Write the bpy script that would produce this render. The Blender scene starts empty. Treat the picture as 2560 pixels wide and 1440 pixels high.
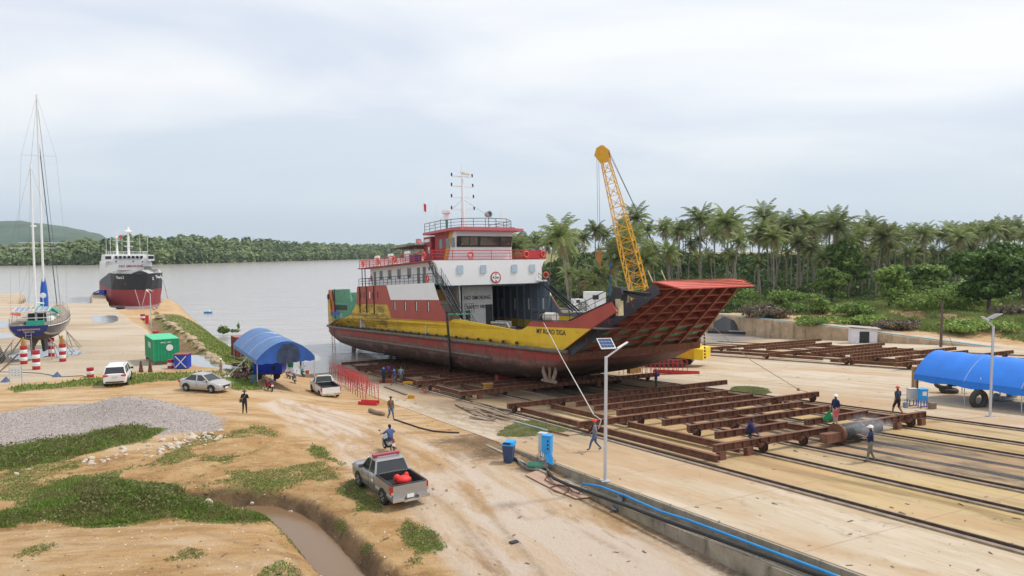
import bpy, bmesh, math, random
import numpy as np
from mathutils import Vector, Matrix, noise as mnoise
R = math.radians
random.seed(7); RNG = np.random.default_rng(7)
S = bpy.context.scene
# ---------------------------------------------------------------- camera, sky, sun, exposure
F = 1800.0; CH = 12.0; PITCH = math.atan(100 / F)
cam_d = bpy.data.cameras.new('camera'); cam = bpy.data.objects.new('camera', cam_d); S.collection.objects.link(cam)
cam_d.sensor_width = 36; cam_d.lens = F / 2560 * 36; cam_d.clip_end = 20000; cam_d.clip_start = .5
cam.location = (0, 0, CH); cam.rotation_euler = (R(90) - PITCH, 0, 0); S.camera = cam
S.view_settings.view_transform = 'Standard'; S.view_settings.look = 'None'
S.view_settings.exposure = 0.27; S.view_settings.gamma = 1
SUN_EL, SUN_AZ = R(56), R(75)          # azimuth clockwise from +Y
W = bpy.data.worlds.new("World"); S.world = W; W.use_nodes = True
nt = W.node_tree; N = nt.nodes; L = nt.links
N.clear()
out = N.new('ShaderNodeOutputWorld'); bg = N.new('ShaderNodeBackground'); bg.inputs[1].default_value = .1
L.new(bg.outputs[0], out.inputs[0])
sky = N.new('ShaderNodeTexSky'); sky.sky_type = 'NISHITA'; sky.sun_disc = False
sky.sun_elevation = SUN_EL; sky.sun_rotation = SUN_AZ; sky.air_density = 1.2; sky.dust_density = 3
tc = N.new('ShaderNodeTexCoord'); sx = N.new('ShaderNodeSeparateXYZ'); L.new(tc.outputs['Generated'], sx.inputs[0])
def wm(op, a, b=None, c=None):
    n = N.new('ShaderNodeMath'); n.operation = op
    for i, q in enumerate((a, b, c)):
        if q is None: continue
        if isinstance(q, (int, float)): n.inputs[i].default_value = q
        else: L.new(q, n.inputs[i])
    return n.outputs[0]
zz = wm('ADD', wm('MAXIMUM', sx.outputs[2], 0), .16)
cx = N.new('ShaderNodeCombineXYZ'); L.new(wm('DIVIDE', sx.outputs[0], zz), cx.inputs[0]); L.new(wm('DIVIDE', sx.outputs[1], zz), cx.inputs[1])
mp = N.new('ShaderNodeMapping'); mp.inputs['Scale'].default_value = (.62, 1.0, 1); mp.inputs['Location'].default_value = (2.3, .4, 0)
mp.inputs['Rotation'].default_value = (0, 0, R(-14)); L.new(cx.outputs[0], mp.inputs[0])
n1 = N.new('ShaderNodeTexNoise'); n1.inputs['Scale'].default_value = .95; n1.inputs['Detail'].default_value = 7; n1.inputs['Roughness'].default_value = .5; n1.inputs['Distortion'].default_value = .35
L.new(mp.outputs[0], n1.inputs[0])
rp = N.new('ShaderNodeValToRGB'); rp.color_ramp.elements[0].position = .38; rp.color_ramp.elements[1].position = .6
rp.color_ramp.elements[0].color = (6.6, 7.15, 8.1, 1); rp.color_ramp.elements[1].color = (8.9, 9.0, 9.1, 1)
L.new(n1.outputs[0], rp.inputs[0])
hz = N.new('ShaderNodeMapRange'); hz.inputs[1].default_value = 0; hz.inputs[2].default_value = .22; hz.inputs[3].default_value = 0; hz.inputs[4].default_value = 1; hz.interpolation_type = 'SMOOTHSTEP'
L.new(sx.outputs[2], hz.inputs[0])
mh = N.new('ShaderNodeMix'); mh.data_type = 'RGBA'; mh.inputs[6].default_value = (5.7, 6.6, 7.5, 1); L.new(hz.outputs[0], mh.inputs[0]); L.new(rp.outputs[0], mh.inputs[7])
mx = N.new('ShaderNodeMix'); mx.data_type = 'RGBA'; mx.inputs[0].default_value = .88
L.new(sky.outputs[0], mx.inputs[6]); L.new(mh.outputs[2], mx.inputs[7]); L.new(mx.outputs[2], bg.inputs[0])
sd = bpy.data.lights.new('sun', 'SUN'); sd.energy = 2.3; sd.angle = R(5); sd.color = (1, .95, .87)
sun = bpy.data.objects.new('sun', sd); S.collection.objects.link(sun)
sdir = Vector((math.sin(SUN_AZ) * math.cos(SUN_EL), math.cos(SUN_AZ) * math.cos(SUN_EL), math.sin(SUN_EL)))
sun.rotation_euler = sdir.to_track_quat('Z', 'Y').to_euler(); sun.location = (60, 20, 120)

# ---------------------------------------------------------------- helpers
COL = S.collection
def V(*a): return Vector(a if len(a) > 1 else a[0])
class MB:
    def __init__(s): s.v = []; s.f = []; s.m = []
    def add(s, vs, fs, mi=0):
        o = len(s.v); s.v += [tuple(p) for p in vs]; s.f += [tuple(i + o for i in f) for f in fs]; s.m += [mi] * len(fs); return s
    def box(s, c, d, mi=0, rz=0, M=None):
        x, y, z = d[0] / 2, d[1] / 2, d[2] / 2
        vs = [V(a * x, b * y, e * z) for a in (-1, 1) for b in (-1, 1) for e in (-1, 1)]
        if M is None and rz: M = Matrix.Rotation(rz, 3, 'Z')
        if M is not None: vs = [M @ p for p in vs]
        vs = [p + V(*c) for p in vs]
        return s.add(vs, [(0, 1, 3, 2), (4, 6, 7, 5), (0, 4, 5, 1), (2, 3, 7, 6), (0, 2, 6, 4), (1, 5, 7, 3)], mi)
    def bar(s, p, q, w, h=None, mi=0, up=(0, 0, 1)):
        p, q = V(*p), V(*q); h = w if h is None else h
        d = (q - p)
        if d.length < 1e-6: return s
        x = d.normalized(); u = V(*up)
        if abs(x.dot(u)) > .98: u = V(0, 1, 0)
        y = u.cross(x).normalized(); z = x.cross(y)
        vs = [b + y * (i * w / 2) + z * (j * h / 2) for b in (p, q) for i in (-1, 1) for j in (-1, 1)]
        return s.add(vs, [(0, 1, 3, 2), (4, 6, 7, 5), (0, 4, 5, 1), (2, 3, 7, 6), (0, 2, 6, 4), (1, 5, 7, 3)], mi)
    def tube(s, p, q, r, r2=None, n=8, mi=0, cap=True):
        p, q = V(*p), V(*q); r2 = r if r2 is None else r2
        d = q - p
        if d.length < 1e-6: return s
        x = d.normalized(); u = V(0, 0, 1) if abs(x.z) < .95 else V(1, 0, 0)
        y = u.cross(x).normalized(); z = x.cross(y)
        vs = [b + (y * math.cos(2 * math.pi * k / n) + z * math.sin(2 * math.pi * k / n)) * rr for b, rr in ((p, r), (q, r2)) for k in range(n)]
        fs = [(k, (k + 1) % n, n + (k + 1) % n, n + k) for k in range(n)]
        if cap: fs += [tuple(range(n))[::-1], tuple(range(n, 2 * n))]
        return s.add(vs, fs, mi)
    def path(s, pts, r, n=6, mi=0):
        pts = [V(*p) for p in pts]; k0 = len(s.v)
        rs = r if isinstance(r, (list, tuple)) else [r] * len(pts)
        vs = []
        for i, p in enumerate(pts):
            t = (pts[min(i + 1, len(pts) - 1)] - pts[max(i - 1, 0)]).normalized()
            u = V(0, 0, 1) if abs(t.z) < .9 else V(1, 0, 0)
            y = u.cross(t).normalized(); z = t.cross(y)
            vs += [p + (y * math.cos(2 * math.pi * k / n) + z * math.sin(2 * math.pi * k / n)) * rs[i] for k in range(n)]
        fs = []
        for i in range(len(pts) - 1):
            for k in range(n): fs.append((i * n + k, i * n + (k + 1) % n, (i + 1) * n + (k + 1) % n, (i + 1) * n + k))
        fs += [tuple(range(n))[::-1], tuple(range((len(pts) - 1) * n, len(pts) * n))]
        return s.add(vs, fs, mi)
    def prism(s, pts, ex, mi=0):
        pts = [V(*p) for p in pts]; e = V(*ex); n = len(pts)
        vs = pts + [p + e for p in pts]
        fs = [tuple(range(n))[::-1], tuple(range(n, 2 * n))] + [(i, (i + 1) % n, n + (i + 1) % n, n + i) for i in range(n)]
        return s.add(vs, fs, mi)
    def lathe(s, prof, c=(0, 0, 0), ax='Z', n=16, mi=0):
        vs = []; c = V(*c)
        for r, z in prof:
            for k in range(n):
                a = 2 * math.pi * k / n; p = (r * math.cos(a), r * math.sin(a), z)
                if ax == 'Y': p = (p[0], p[2], p[1])
                if ax == 'X': p = (p[2], p[0], p[1])
                vs.append(c + V(*p))
        fs = [(i * n + k, i * n + (k + 1) % n, (i + 1) * n + (k + 1) % n, (i + 1) * n + k) for i in range(len(prof) - 1) for k in range(n)]
        fs += [tuple(range(n))[::-1], tuple(range((len(prof) - 1) * n, len(prof) * n))]
        return s.add(vs, fs, mi)
    def ball(s, c, r, n=10, m=6, mi=0, sc=(1, 1, 1), half=False):
        c = V(*c); vs = []; rows = m if not half else m // 2
        for i in range(m + 1):
            t = math.pi * i / m
            if half and t > math.pi / 2 + .01: break
            for k in range(n):
                a = 2 * math.pi * k / n
                vs.append(c + V(math.sin(t) * math.cos(a) * r * sc[0], math.sin(t) * math.sin(a) * r * sc[1], math.cos(t) * r * sc[2]))
        nr = len(vs) // n
        fs = [(i * n + k, (i + 1) * n + k, (i + 1) * n + (k + 1) % n, i * n + (k + 1) % n) for i in range(nr - 1) for k in range(n)]
        return s.add(vs, fs, mi)
    def loft(s, rings, mi=0, closed=True, caps=True):
        n = len(rings[0]); vs = [p for r in rings for p in r]
        fs = []
        for i in range(len(rings) - 1):
            for k in range(n if closed else n - 1):
                fs.append((i * n + k, i * n + (k + 1) % n, (i + 1) * n + (k + 1) % n, (i + 1) * n + k))
        if caps: fs += [tuple(range(n))[::-1], tuple(range((len(rings) - 1) * n, len(rings) * n))]
        return s.add(vs, fs, mi)
    def obj(s, name, mats, parent=None, smooth=False, loc=None, **pr):
        me = bpy.data.meshes.new(name); me.from_pydata(s.v, [], s.f)
        if not isinstance(mats, (list, tuple)): mats = [mats]
        for m in mats: me.materials.append(m)
        if len(mats) > 1: me.polygons.foreach_set('material_index', s.m)
        bm = bmesh.new(); bm.from_mesh(me); bmesh.ops.recalc_face_normals(bm, faces=bm.faces); bm.to_mesh(me); bm.free()
        if smooth: me.shade_smooth(); 
        if smooth == 'auto': 
            me.shade_smooth(); me.set_sharp_from_angle(angle=R(38))
        me.update()
        o = bpy.data.objects.new(name, me); COL.objects.link(o)
        if parent: o.parent = parent
        if loc is not None: o.location = loc
        for k, q in pr.items(): o[k] = q
        return o
def thing(name, label, cat, loc=(0, 0, 0), rz=0, group=None, M=None):
    o = bpy.data.objects.new(name, None); COL.objects.link(o); o.empty_display_size = .3
    if M is not None: o.matrix_world = M
    else: o.location = loc; o.rotation_euler = (0, 0, rz)
    o['label'] = label; o['category'] = cat
    if group: o['group'] = group
    return o
def tag(o, label, cat, group=None):
    o['label'] = label; o['category'] = cat
    if group: o['group'] = group
    return o
CH_OF = {}
def copy_tree(o, parent=None, skip=()):
    c = o.copy(); COL.objects.link(c); c.parent = parent
    for ch in KIDS(o): copy_tree(ch, c)
    return c
def KIDS(o): return [q for q in bpy.data.objects if q.parent == o]
def dup(root, kids, loc=None, rz=None, label=None, scale=None, M=None):
    r = root.copy(); COL.objects.link(r)
    if M is not None: r.matrix_world = M
    if loc is not None: r.location = loc
    if rz is not None: r.rotation_euler = (0, 0, rz)
    if scale: r.scale = (scale,) * 3 if isinstance(scale, (int, float)) else scale
    if label: r['label'] = label
    mp_ = {root: r}
    for k in kids:
        c = k.copy(); COL.objects.link(c); c.parent = mp_[k.parent]; mp_[k] = c
    return r
def tree_of(root):
    res = []; st = [root]
    allo = list(bpy.data.objects)
    while st:
        p = st.pop(0)
        for q in allo:
            if q.parent == p: res.append(q); st.append(q)
    return res
def struct(o, kind='structure'): o['kind'] = kind; return o
# ---------------------------------------------------------------- materials
def nodes(m):
    m.use_nodes = True; t = m.node_tree; return t, t.nodes, t.links, t.nodes['Principled BSDF']
MC = {}
def M(name, col, rough=.6, metal=0, var=.12, sc=2.0, bump=0, rust=0, rcol=(.16, .06, .025), rsc=(1, 1, .25), rs=1.2, spec=.5, alpha=1, dirt=0, dcol=(.12, .09, .06)):
    if name in MC: return MC[name]
    m = bpy.data.materials.new(name); t, N, L, b = nodes(m); MC[name] = m
    b.inputs['Roughness'].default_value = rough; b.inputs['Metallic'].default_value = metal
    b.inputs['Specular IOR Level'].default_value = spec
    tc = N.new('ShaderNodeTexCoord'); cur = None
    no = N.new('ShaderNodeTexNoise'); no.inputs['Scale'].default_value = sc; no.inputs['Detail'].default_value = 6; no.inputs['Roughness'].default_value = .6
    L.new(tc.outputs['Object'], no.inputs[0])
    mr = N.new('ShaderNodeMapRange'); mr.inputs[1].default_value = .28; mr.inputs[2].default_value = .72; L.new(no.outputs[0], mr.inputs[0])
    a = N.new('ShaderNodeMix'); a.data_type = 'RGBA'; L.new(mr.outputs[0], a.inputs[0])
    a.inputs[6].default_value = tuple(c * (1 - var) for c in col) + (1,); a.inputs[7].default_value = tuple(min(1, c * (1 + var)) for c in col) + (1,)
    cur = a.outputs[2]
    for amt, cc, scl, s2 in ((dirt, dcol, (1, 1, .5), rs * .45), (rust, rcol, rsc, rs)):
        if amt:
            mp = N.new('ShaderNodeMapping'); mp.inputs['Scale'].default_value = scl; L.new(tc.outputs['Object'], mp.inputs[0])
            n2 = N.new('ShaderNodeTexNoise'); n2.inputs['Scale'].default_value = s2; n2.inputs['Detail'].default_value = 9; n2.inputs['Roughness'].default_value = .68
            L.new(mp.outputs[0], n2.inputs[0])
            r2 = N.new('ShaderNodeMapRange'); r2.inputs[1].default_value = .72 - .3 * amt; r2.inputs[2].default_value = .84 - .3 * amt; r2.inputs[4].default_value = min(1, .55 + amt * .5)
            L.new(n2.outputs[0], r2.inputs[0])
            x = N.new('ShaderNodeMix'); x.data_type = 'RGBA'; L.new(r2.outputs[0], x.inputs[0]); L.new(cur, x.inputs[6]); x.inputs[7].default_value = tuple(cc) + (1,)
            cur = x.outputs[2]
    L.new(cur, b.inputs['Base Color'])
    if bump:
        bp = N.new('ShaderNodeBump'); bp.inputs['Strength'].default_value = bump; bp.inputs['Distance'].default_value = .05
        n3 = N.new('ShaderNodeTexNoise'); n3.inputs['Scale'].default_value = sc * 6; n3.inputs['Detail'].default_value = 5; L.new(tc.outputs['Object'], n3.inputs[0])
        L.new(n3.outputs[0], bp.inputs['Height']); L.new(bp.outputs[0], b.inputs['Normal'])
    if alpha < 1: b.inputs['Alpha'].default_value = alpha
    return m
def leafmat(name, c1, c2, sc=.5, rnd=.25, trans=.25):
    m = bpy.data.materials.new(name); t, N, L, b = nodes(m); MC[name] = m
    b.inputs['Roughness'].default_value = .55; b.inputs['Specular IOR Level'].default_value = .3
    tc = N.new('ShaderNodeTexCoord'); no = N.new('ShaderNodeTexNoise'); no.inputs['Scale'].default_value = sc; no.inputs['Detail'].default_value = 4
    L.new(tc.outputs['Object'], no.inputs[0]); oi = N.new('ShaderNodeObjectInfo'); gi = N.new('ShaderNodeNewGeometry')
    mr = N.new('ShaderNodeMapRange'); mr.inputs[1].default_value = .3; mr.inputs[2].default_value = .7; L.new(no.outputs[0], mr.inputs[0])
    ad = N.new('ShaderNodeMath'); ad.operation = 'MULTIPLY_ADD'; L.new(gi.outputs['Random Per Island'], ad.inputs[0]); ad.inputs[1].default_value = .5; ad.inputs[2].default_value = -.25
    a2 = N.new('ShaderNodeMath'); a2.operation = 'ADD'; a2.use_clamp = True; L.new(mr.outputs[0], a2.inputs[0]); L.new(ad.outputs[0], a2.inputs[1])
    a = N.new('ShaderNodeMix'); a.data_type = 'RGBA'; a.inputs[6].default_value = tuple(c1) + (1,); a.inputs[7].default_value = tuple(c2) + (1,); L.new(a2.outputs[0], a.inputs[0])
    hs = N.new('ShaderNodeHueSaturation'); mv = N.new('ShaderNodeMapRange'); mv.inputs[3].default_value = 1 - rnd; mv.inputs[4].default_value = 1 + rnd
    L.new(oi.outputs['Random'], mv.inputs[0]); L.new(mv.outputs[0], hs.inputs['Value']); L.new(a.outputs[2], hs.inputs['Color'])
    L.new(hs.outputs[0], b.inputs['Base Color'])
    tr = N.new('ShaderNodeBsdfTranslucent'); L.new(hs.outputs[0], tr.inputs[0]); ms = N.new('ShaderNodeMixShader'); ms.inputs[0].default_value = trans
    o = [n for n in N if n.type == 'OUTPUT_MATERIAL'][0]; L.new(b.outputs[0], ms.inputs[1]); L.new(tr.outputs[0], ms.inputs[2]); L.new(ms.outputs[0], o.inputs[0])
    return m
WHITE = M('white_paint', (.8, .8, .79), .45, rust=.12, rcol=(.4, .3, .2), var=.04)
WHITE2 = M('white_plastic', (.78, .78, .76), .5, var=.05)
BLACK = M('black_paint', (.02, .021, .024), .5, var=.3)
RUBBER = M('rubber', (.025, .025, .026), .8, var=.3)
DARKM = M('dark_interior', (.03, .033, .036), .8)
GLASS = M('dark_glass', (.02, .025, .03), .08, spec=.8, var=.1)
STEEL = M('galvanised_steel', (.5, .52, .54), .45, .4, var=.08)
RUSTY = M('rusty_steel', (.17, .075, .045), .85, sc=2.5, var=.45, bump=.5, rust=.45, rcol=(.2, .085, .04), rsc=(1, 1, 1), rs=3)
RUSTY2 = M('rusty_steel_orange', (.2, .09, .045), .85, sc=2.5, var=.4, bump=.5, rust=.5, rcol=(.3, .17, .09), rsc=(1, 1, 1), rs=2)
RAILST = M('rail_steel', (.09, .06, .045), .7, var=.4, sc=4)
REDP = M('red_paint', (.55, .03, .035), .5, var=.12)
BLUEP = M('blue_paint', (.02, .06, .45), .5, var=.15, sc=3, rust=.15)
CYANP = M('bright_blue_paint', (.02, .32, .75), .45, var=.1)
CONC = M('concrete', (.42, .36, .28), .9, var=.25, sc=1.2, bump=.3, dirt=.5, dcol=(.13, .11, .09), rs=1.5)
WOOD = M('weathered_wood', (.23, .17, .12), .85, var=.35, sc=5)
SKIN = M('skin', (.28, .15, .09), .6, var=.08)

# ---------------------------------------------------------------- frames: pixel rays, slipway plane
cpit, spit = math.cos(PITCH), math.sin(PITCH)
def ray(px, py):
    x = (px - 1280) / F; u = -(py - 720) / F      # camera: right, up, forward = 1
    return V(x, cpit + u * spit, -spit + u * cpit)
def at_z(px, py, z):
    d = ray(px, py); t = (z - CH) / d.z; return V(0, 0, CH) + d * t
def at_y(px, py, y):
    d = ray(px, py); t = y / d.y; return V(0, 0, CH) + d * t
ZW = -4.8
SO = V(-1.2, 44.5, 0); _r = 907 / 1800
EA = V(-_r, 1, -.084 * math.hypot(_r, 1)).normalized(); EB = V(1, _r, 0).normalized(); EN = EB.cross(EA).normalized()
SM = Matrix(((EB.x, EA.x, EN.x, SO.x), (EB.y, EA.y, EN.y, SO.y), (EB.z, EA.z, EN.z, SO.z), (0, 0, 0, 1)))
def sp(px, py, h=0):
    "photo ray -> slipway coordinates (across, down-slope) at height h over the slab"
    d = ray(px, py); o = V(0, 0, CH) - SO; t = (h - o.dot(EN)) / d.dot(EN); p = o + d * t
    return p.dot(EB), p.dot(EA)
def sw(b, a, h=0): return SM @ V(b, a, h)
def plane_z(x, y): return SO.z - (EN.x * (x - SO.x) + EN.y * (y - SO.y)) / EN.z
def smooth(a, b, x): t = np.clip((x - a) / (b - a), 0, 1); return t * t * (3 - 2 * t)
def seg_dist(X, Y, poly, closed=True):
    D = np.full(X.shape, 1e9); n = len(poly)
    for i in range(n if closed else n - 1):
        ax, ay = poly[i][:2]; bx, by = poly[(i + 1) % n][:2]; dx, dy = bx - ax, by - ay
        t = np.clip(((X - ax) * dx + (Y - ay) * dy) / (dx * dx + dy * dy + 1e-9), 0, 1)
        D = np.minimum(D, np.hypot(X - ax - t * dx, Y - ay - t * dy))
    return D
def inside(X, Y, poly):
    r = np.zeros(X.shape, bool); n = len(poly)
    for i in range(n):
        ax, ay = poly[i][:2]; bx, by = poly[(i + 1) % n][:2]
        c = (ay > Y) != (by > Y)
        with np.errstate(divide='ignore', invalid='ignore'): xi = (bx - ax) * (Y - ay) / (by - ay + 1e-12) + ax
        r ^= c & (X < xi)
    return r
def sdf(X, Y, poly): d = seg_dist(X, Y, poly); return np.where(inside(X, Y, poly), d, -d)
def vnoise(X, Y, s, seed=0):
    "cheap smooth value noise"
    x = X / s + seed * 17.3; y = Y / s + seed * 9.1; xi = np.floor(x).astype(np.int64); yi = np.floor(y).astype(np.int64); fx = x - xi; fy = y - yi
    fx = fx * fx * (3 - 2 * fx); fy = fy * fy * (3 - 2 * fy)
    def h(a, b):
        q = (a * 374761393 + b * 668265263 + seed * 974711) & 0x7fffffff; q = ((q ^ (q >> 13)) * 1274126177) & 0x7fffffff; return ((q ^ (q >> 16)) & 0xffff) / 65535.0
    return (h(xi, yi) * (1 - fx) + h(xi + 1, yi) * fx) * (1 - fy) + (h(xi, yi + 1) * (1 - fx) + h(xi + 1, yi + 1) * fx) * fy
def fbm(X, Y, s, seed=0, o=4):
    r = 0; a = .5; t = 0
    for i in range(o): r = r + a * vnoise(X, Y, s / 2 ** i, seed + i); t += a; a *= .5
    return r / t
# ---------------------------------------------------------------- terrain
def P2(pts, z): return [tuple(at_z(x, y, z if len(p) == 2 else p[2])[:2]) for p in pts for x, y in [p[:2]]]
LL = P2([(-420, 733), (65, 731), (22, 759), (222, 757), (226, 728), (264, 728), (283, 771), (330, 779), (385, 776)], -2.3) + \
     P2([(400, 768), (445, 767), (500, 781), (545, 801), (588, 828), (640, 860), (720, 888), (790, 908), (850, 925), (905, 934)], ZW) + \
     [tuple(sw(14, a)[:2]) for a in (56, 20, 0, -60)] + [(-200, -60), (-700, 0), (-700, 300)]
RLW = P2([(1790, 788), (1854, 793), (1990, 808), (2135, 824), (2188, 833), (2560, 881), (3100, 951)], -1.6)      # quay wall line
RL = [(-60, 1700), (0, 900), (8, 400), (6, 215), (30, 178)] + RLW + [(300, 60), (1800, 60), (1800, 1700)]
DITCH = P2([(500, 1275), (600, 1278), (665, 1284), (720, 1302), (765, 1338), (812, 1385), (850, 1430), (900, 1490), (960, 1560)], -.7)
CHAN = P2([(640, 900), (560, 925), (515, 915), (480, 885), (430, 850), (400, 815), (385, 790)], -.8)
STRIP = P2([(388, 778), (500, 781), (588, 828), (660, 880), (640, 935), (600, 960), (560, 935), (520, 900), (470, 850), (400, 800)], -1)
ROAD = P2([(1260, 1560), (1160, 1460), (1097, 1381), (1012, 1287), (985, 1250), (925, 1200), (860, 1160), (803, 1109), (740, 1070), (690, 1035), (640, 1005), (700, 975), (800, 985), (880, 1000), (960, 1045), (1060, 1095), (1120, 1130), (1230, 1140), (1330, 1210), (1480, 1290), (1700, 1400), (1860, 1480), (1960, 1560)], 0)
DIRT = P2([(-300, 1170), (0, 1165), (200, 1140), (400, 1115), (560, 1048), (690, 1058), (800, 1110), (860, 1160), (900, 1200), (985, 1270), (1012, 1290), (1097, 1381), (1170, 1470), (1280, 1600), (-300, 1600)], 0)
PLAT = P2([(-300, 1330), (0, 1322), (200, 1312), (350, 1308), (470, 1302), (560, 1302), (690, 1312), (740, 1355), (790, 1400), (830, 1450), (900, 1600), (-300, 1600)], 0)
GRAV = P2([(-400, 1040), (0, 1035), (120, 1015), (330, 1005), (470, 1035), (560, 1052), (540, 1075), (400, 1090), (0, 1125), (-400, 1160)], 0)
G_M1 = P2([(55, 1262), (95, 1225), (150, 1206), (260, 1196), (330, 1208), (400, 1210), (480, 1228), (545, 1260), (600, 1280), (690, 1298), (560, 1304), (420, 1296), (250, 1316), (0, 1322), (-250, 1330), (-250, 1300), (0, 1290)], 0)
G_M2 = P2([(-250, 1160), (0, 1122), (100, 1100), (200, 1090), (300, 1066), (350, 1062), (405, 1072), (400, 1092), (300, 1112), (190, 1142), (60, 1172), (-250, 1205)], 0)
G_D = P2([(640, 1268), (700, 1272), (780, 1282), (830, 1300), (880, 1330), (930, 1400), (960, 1480), (905, 1440), (860, 1380), (800, 1325), (730, 1295), (660, 1280)], 0)
G_E = P2([(778, 1098), (800, 1105), (830, 1130), (870, 1160), (850, 1168), (800, 1150), (760, 1125)], 0)
G_R = P2([(990, 1290), (1030, 1300), (1085, 1350), (1100, 1385), (1060, 1388), (1010, 1350)], 0)
G_R2 = P2([(880, 1200), (950, 1255), (960, 1290), (900, 1280), (860, 1240)], 0)
G_Y = P2([(30, 968), (120, 958), (230, 944), (330, 936), (430, 932), (540, 930), (545, 945), (470, 948), (380, 958), (250, 966), (120, 975), (40, 982)], 0)
G_T = P2([(545, 925), (640, 940), (650, 960), (600, 968), (560, 955)], 0)
QUAY = P2([(-500, 733), (65, 731), (22, 759), (222, 757), (226, 728), (264, 728), (283, 771)], -2.3) + P2([(330, 790), (395, 830), (380, 870), (480, 925), (380, 932), (230, 942), (30, 966), (-500, 1000)], -.2)
PILE = at_z(312, 1040, 0)
SRA = EA; 
def ab(X, Y):
    x = X - SO.x; y = Y - SO.y; h = math.hypot(EA.x, EA.y)
    b = x * EB.x + y * EB.y; a = (x * EA.x + y * EA.y) / h / h
    return b, a
def terrain(X, Y):
    X = np.asarray(X, float); Y = np.asarray(Y, float)
    b, a = ab(X, Y); pz = plane_z(X, Y)
    yard = -.02 * np.clip(Y - 70, 0, 125)
    dt = sdf(X, Y, DIRT); yard = yard + .12 * (fbm(X, Y, 3.5, 3) - .5) * smooth(0, 3, dt) + .3 * smooth(.2, 1.6, sdf(X, Y, PLAT)) + .05 * (fbm(X, Y, 1.1, 13) - .5) * smooth(0, 3, dt)
    yard = yard + np.where(a < 0, .036 * (-a) * smooth(-16, -1, b), 0)
    yard = np.where(a > 0, yard + (np.minimum(pz - .03, 0) - yard) * smooth(-15, -.5, b), yard)
    r = np.hypot((X - PILE.x) / 2.1, Y - PILE.y); yard = yard + 1.2 * np.exp(-(r / 1.7) ** 2) * (1 + .15 * (fbm(X, Y, 1.5, 5) - .5))
    r = np.hypot((X - PILE.x - 4) / 3.2, Y - PILE.y); yard = yard + .3 * np.exp(-(r / 1.8) ** 2)
    m1 = sdf(X, Y, G_M1); yard = yard + .5 * smooth(-.2, 2.4, m1) * (.6 + .8 * fbm(X, Y, 2.5, 6)); m2 = sdf(X, Y, G_M2); yard = yard + .25 * smooth(0, 2, m2)
    dd = seg_dist(X, Y, DITCH, False) + .5 * (fbm(X, Y, 1.6, 8) - .5); yard = yard - (1.0 + .3 * smooth(.2, 1.6, sdf(X, Y, PLAT))) * (1 - smooth(.5, 1.35, dd)) + .04 * np.exp(-((dd - 2.1) / .5) ** 2)
    dc = seg_dist(X, Y, CHAN, False) + .9 * (fbm(X, Y, 3, 9) - .5); yard = yard - .8 * (1 - smooth(.8, 2.6, dc))
    yard = yard - .9 * smooth(0, 5, sdf(X, Y, STRIP)) * 0 
    d = sdf(X, Y, LL); steep = np.where((X < -60) & (Y > 150), 6.0, .62)
    hl = np.where(d > 0, np.minimum(yard, ZW - .25 + d * steep), ZW - .25 + np.maximum(d * 1.2, -4))
    # right bank
    dr = sdf(X, Y, RL); dw = seg_dist(X, Y, RLW, False)
    rb = -1.6 + smooth(9, 22, dw + 6 * (fbm(X, Y, 30, 22) - .5)) * (.4 + 2.6 * fbm(X, Y, 17, 21)) + smooth(30, 160, dw) * 2.2 + .25 * (fbm(X, Y, 5, 23) - .5) * smooth(8, 14, dw)
    hr = np.where(dr > 0, np.where(Y > 160, np.minimum(rb, ZW + dr * .45), rb), -9)
    s = (b > .3) & (b < 90) & (a > -75)
    h = np.where(dr > 0, hr, hl)
    return np.where(s & (dr <= 0), np.maximum(pz - .35, -9), h)
def surf(X, Y):
    b, a = ab(np.asarray(X, float), np.asarray(Y, float)); t = terrain(X, Y)
    s = (b > -.35) & (b < 90) & (sdf(np.asarray(X, float), np.asarray(Y, float), RL) <= 0); return np.where(s, plane_z(np.asarray(X, float), np.asarray(Y, float)), t)
def hit(px, py, lo=12, hi=420, fn=None):
    d = ray(px, py); ts = np.geomspace(lo, hi, 5000); X = d.x * ts; Y = d.y * ts; Z = CH + d.z * ts
    h = (fn or surf)(X, Y); i = int(np.argmax(Z < h)) or 4999
    return V(float(X[i]), float(Y[i]), float(h[i]))
def grid_mesh(name, xs, ys, fn, polar=False):
    Yg, Tg = np.meshgrid(ys, xs, indexing='ij'); Xg = Tg * Yg if polar else Tg
    Zg = fn(Xg, Yg); nr, nc = Xg.shape
    co = np.stack([Xg, Yg, Zg], -1).reshape(-1, 3)
    i = np.arange((nr - 1) * (nc - 1)); r = i // (nc - 1); c = i % (nc - 1); a = r * nc + c
    f = np.stack([a, a + 1, a + nc + 1, a + nc], -1)
    me = bpy.data.meshes.new(name); me.vertices.add(len(co)); me.vertices.foreach_set('co', co.ravel())
    me.loops.add(f.size); me.loops.foreach_set('vertex_index', f.ravel().astype(np.int32)); me.polygons.add(len(f))
    me.polygons.foreach_set('loop_start', np.arange(0, f.size, 4, dtype=np.int32)); me.polygons.foreach_set('loop_total', np.full(len(f), 4, np.int32))
    me.update(); me.shade_smooth(); return me, Xg.ravel(), Yg.ravel(), Zg.ravel()
def attr(me, name, vals): a = me.attributes.new(name, 'FLOAT', 'POINT'); a.data.foreach_set('value', np.asarray(vals, np.float32))
ys = np.concatenate([np.linspace(3, 14, 20)[:-1], np.geomspace(14, 330, 560), np.geomspace(333, 1700, 50)])
gm, GX, GY, GZ = grid_mesh('ground', np.concatenate([np.linspace(-1.6, -.8, 24)[:-1], np.linspace(-.8, .8, 560), np.linspace(.8, 1.6, 24)[1:]]), ys, terrain, True)
gm_o = struct(bpy.data.objects.new('ground', gm)); COL.objects.link(gm_o)
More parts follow.
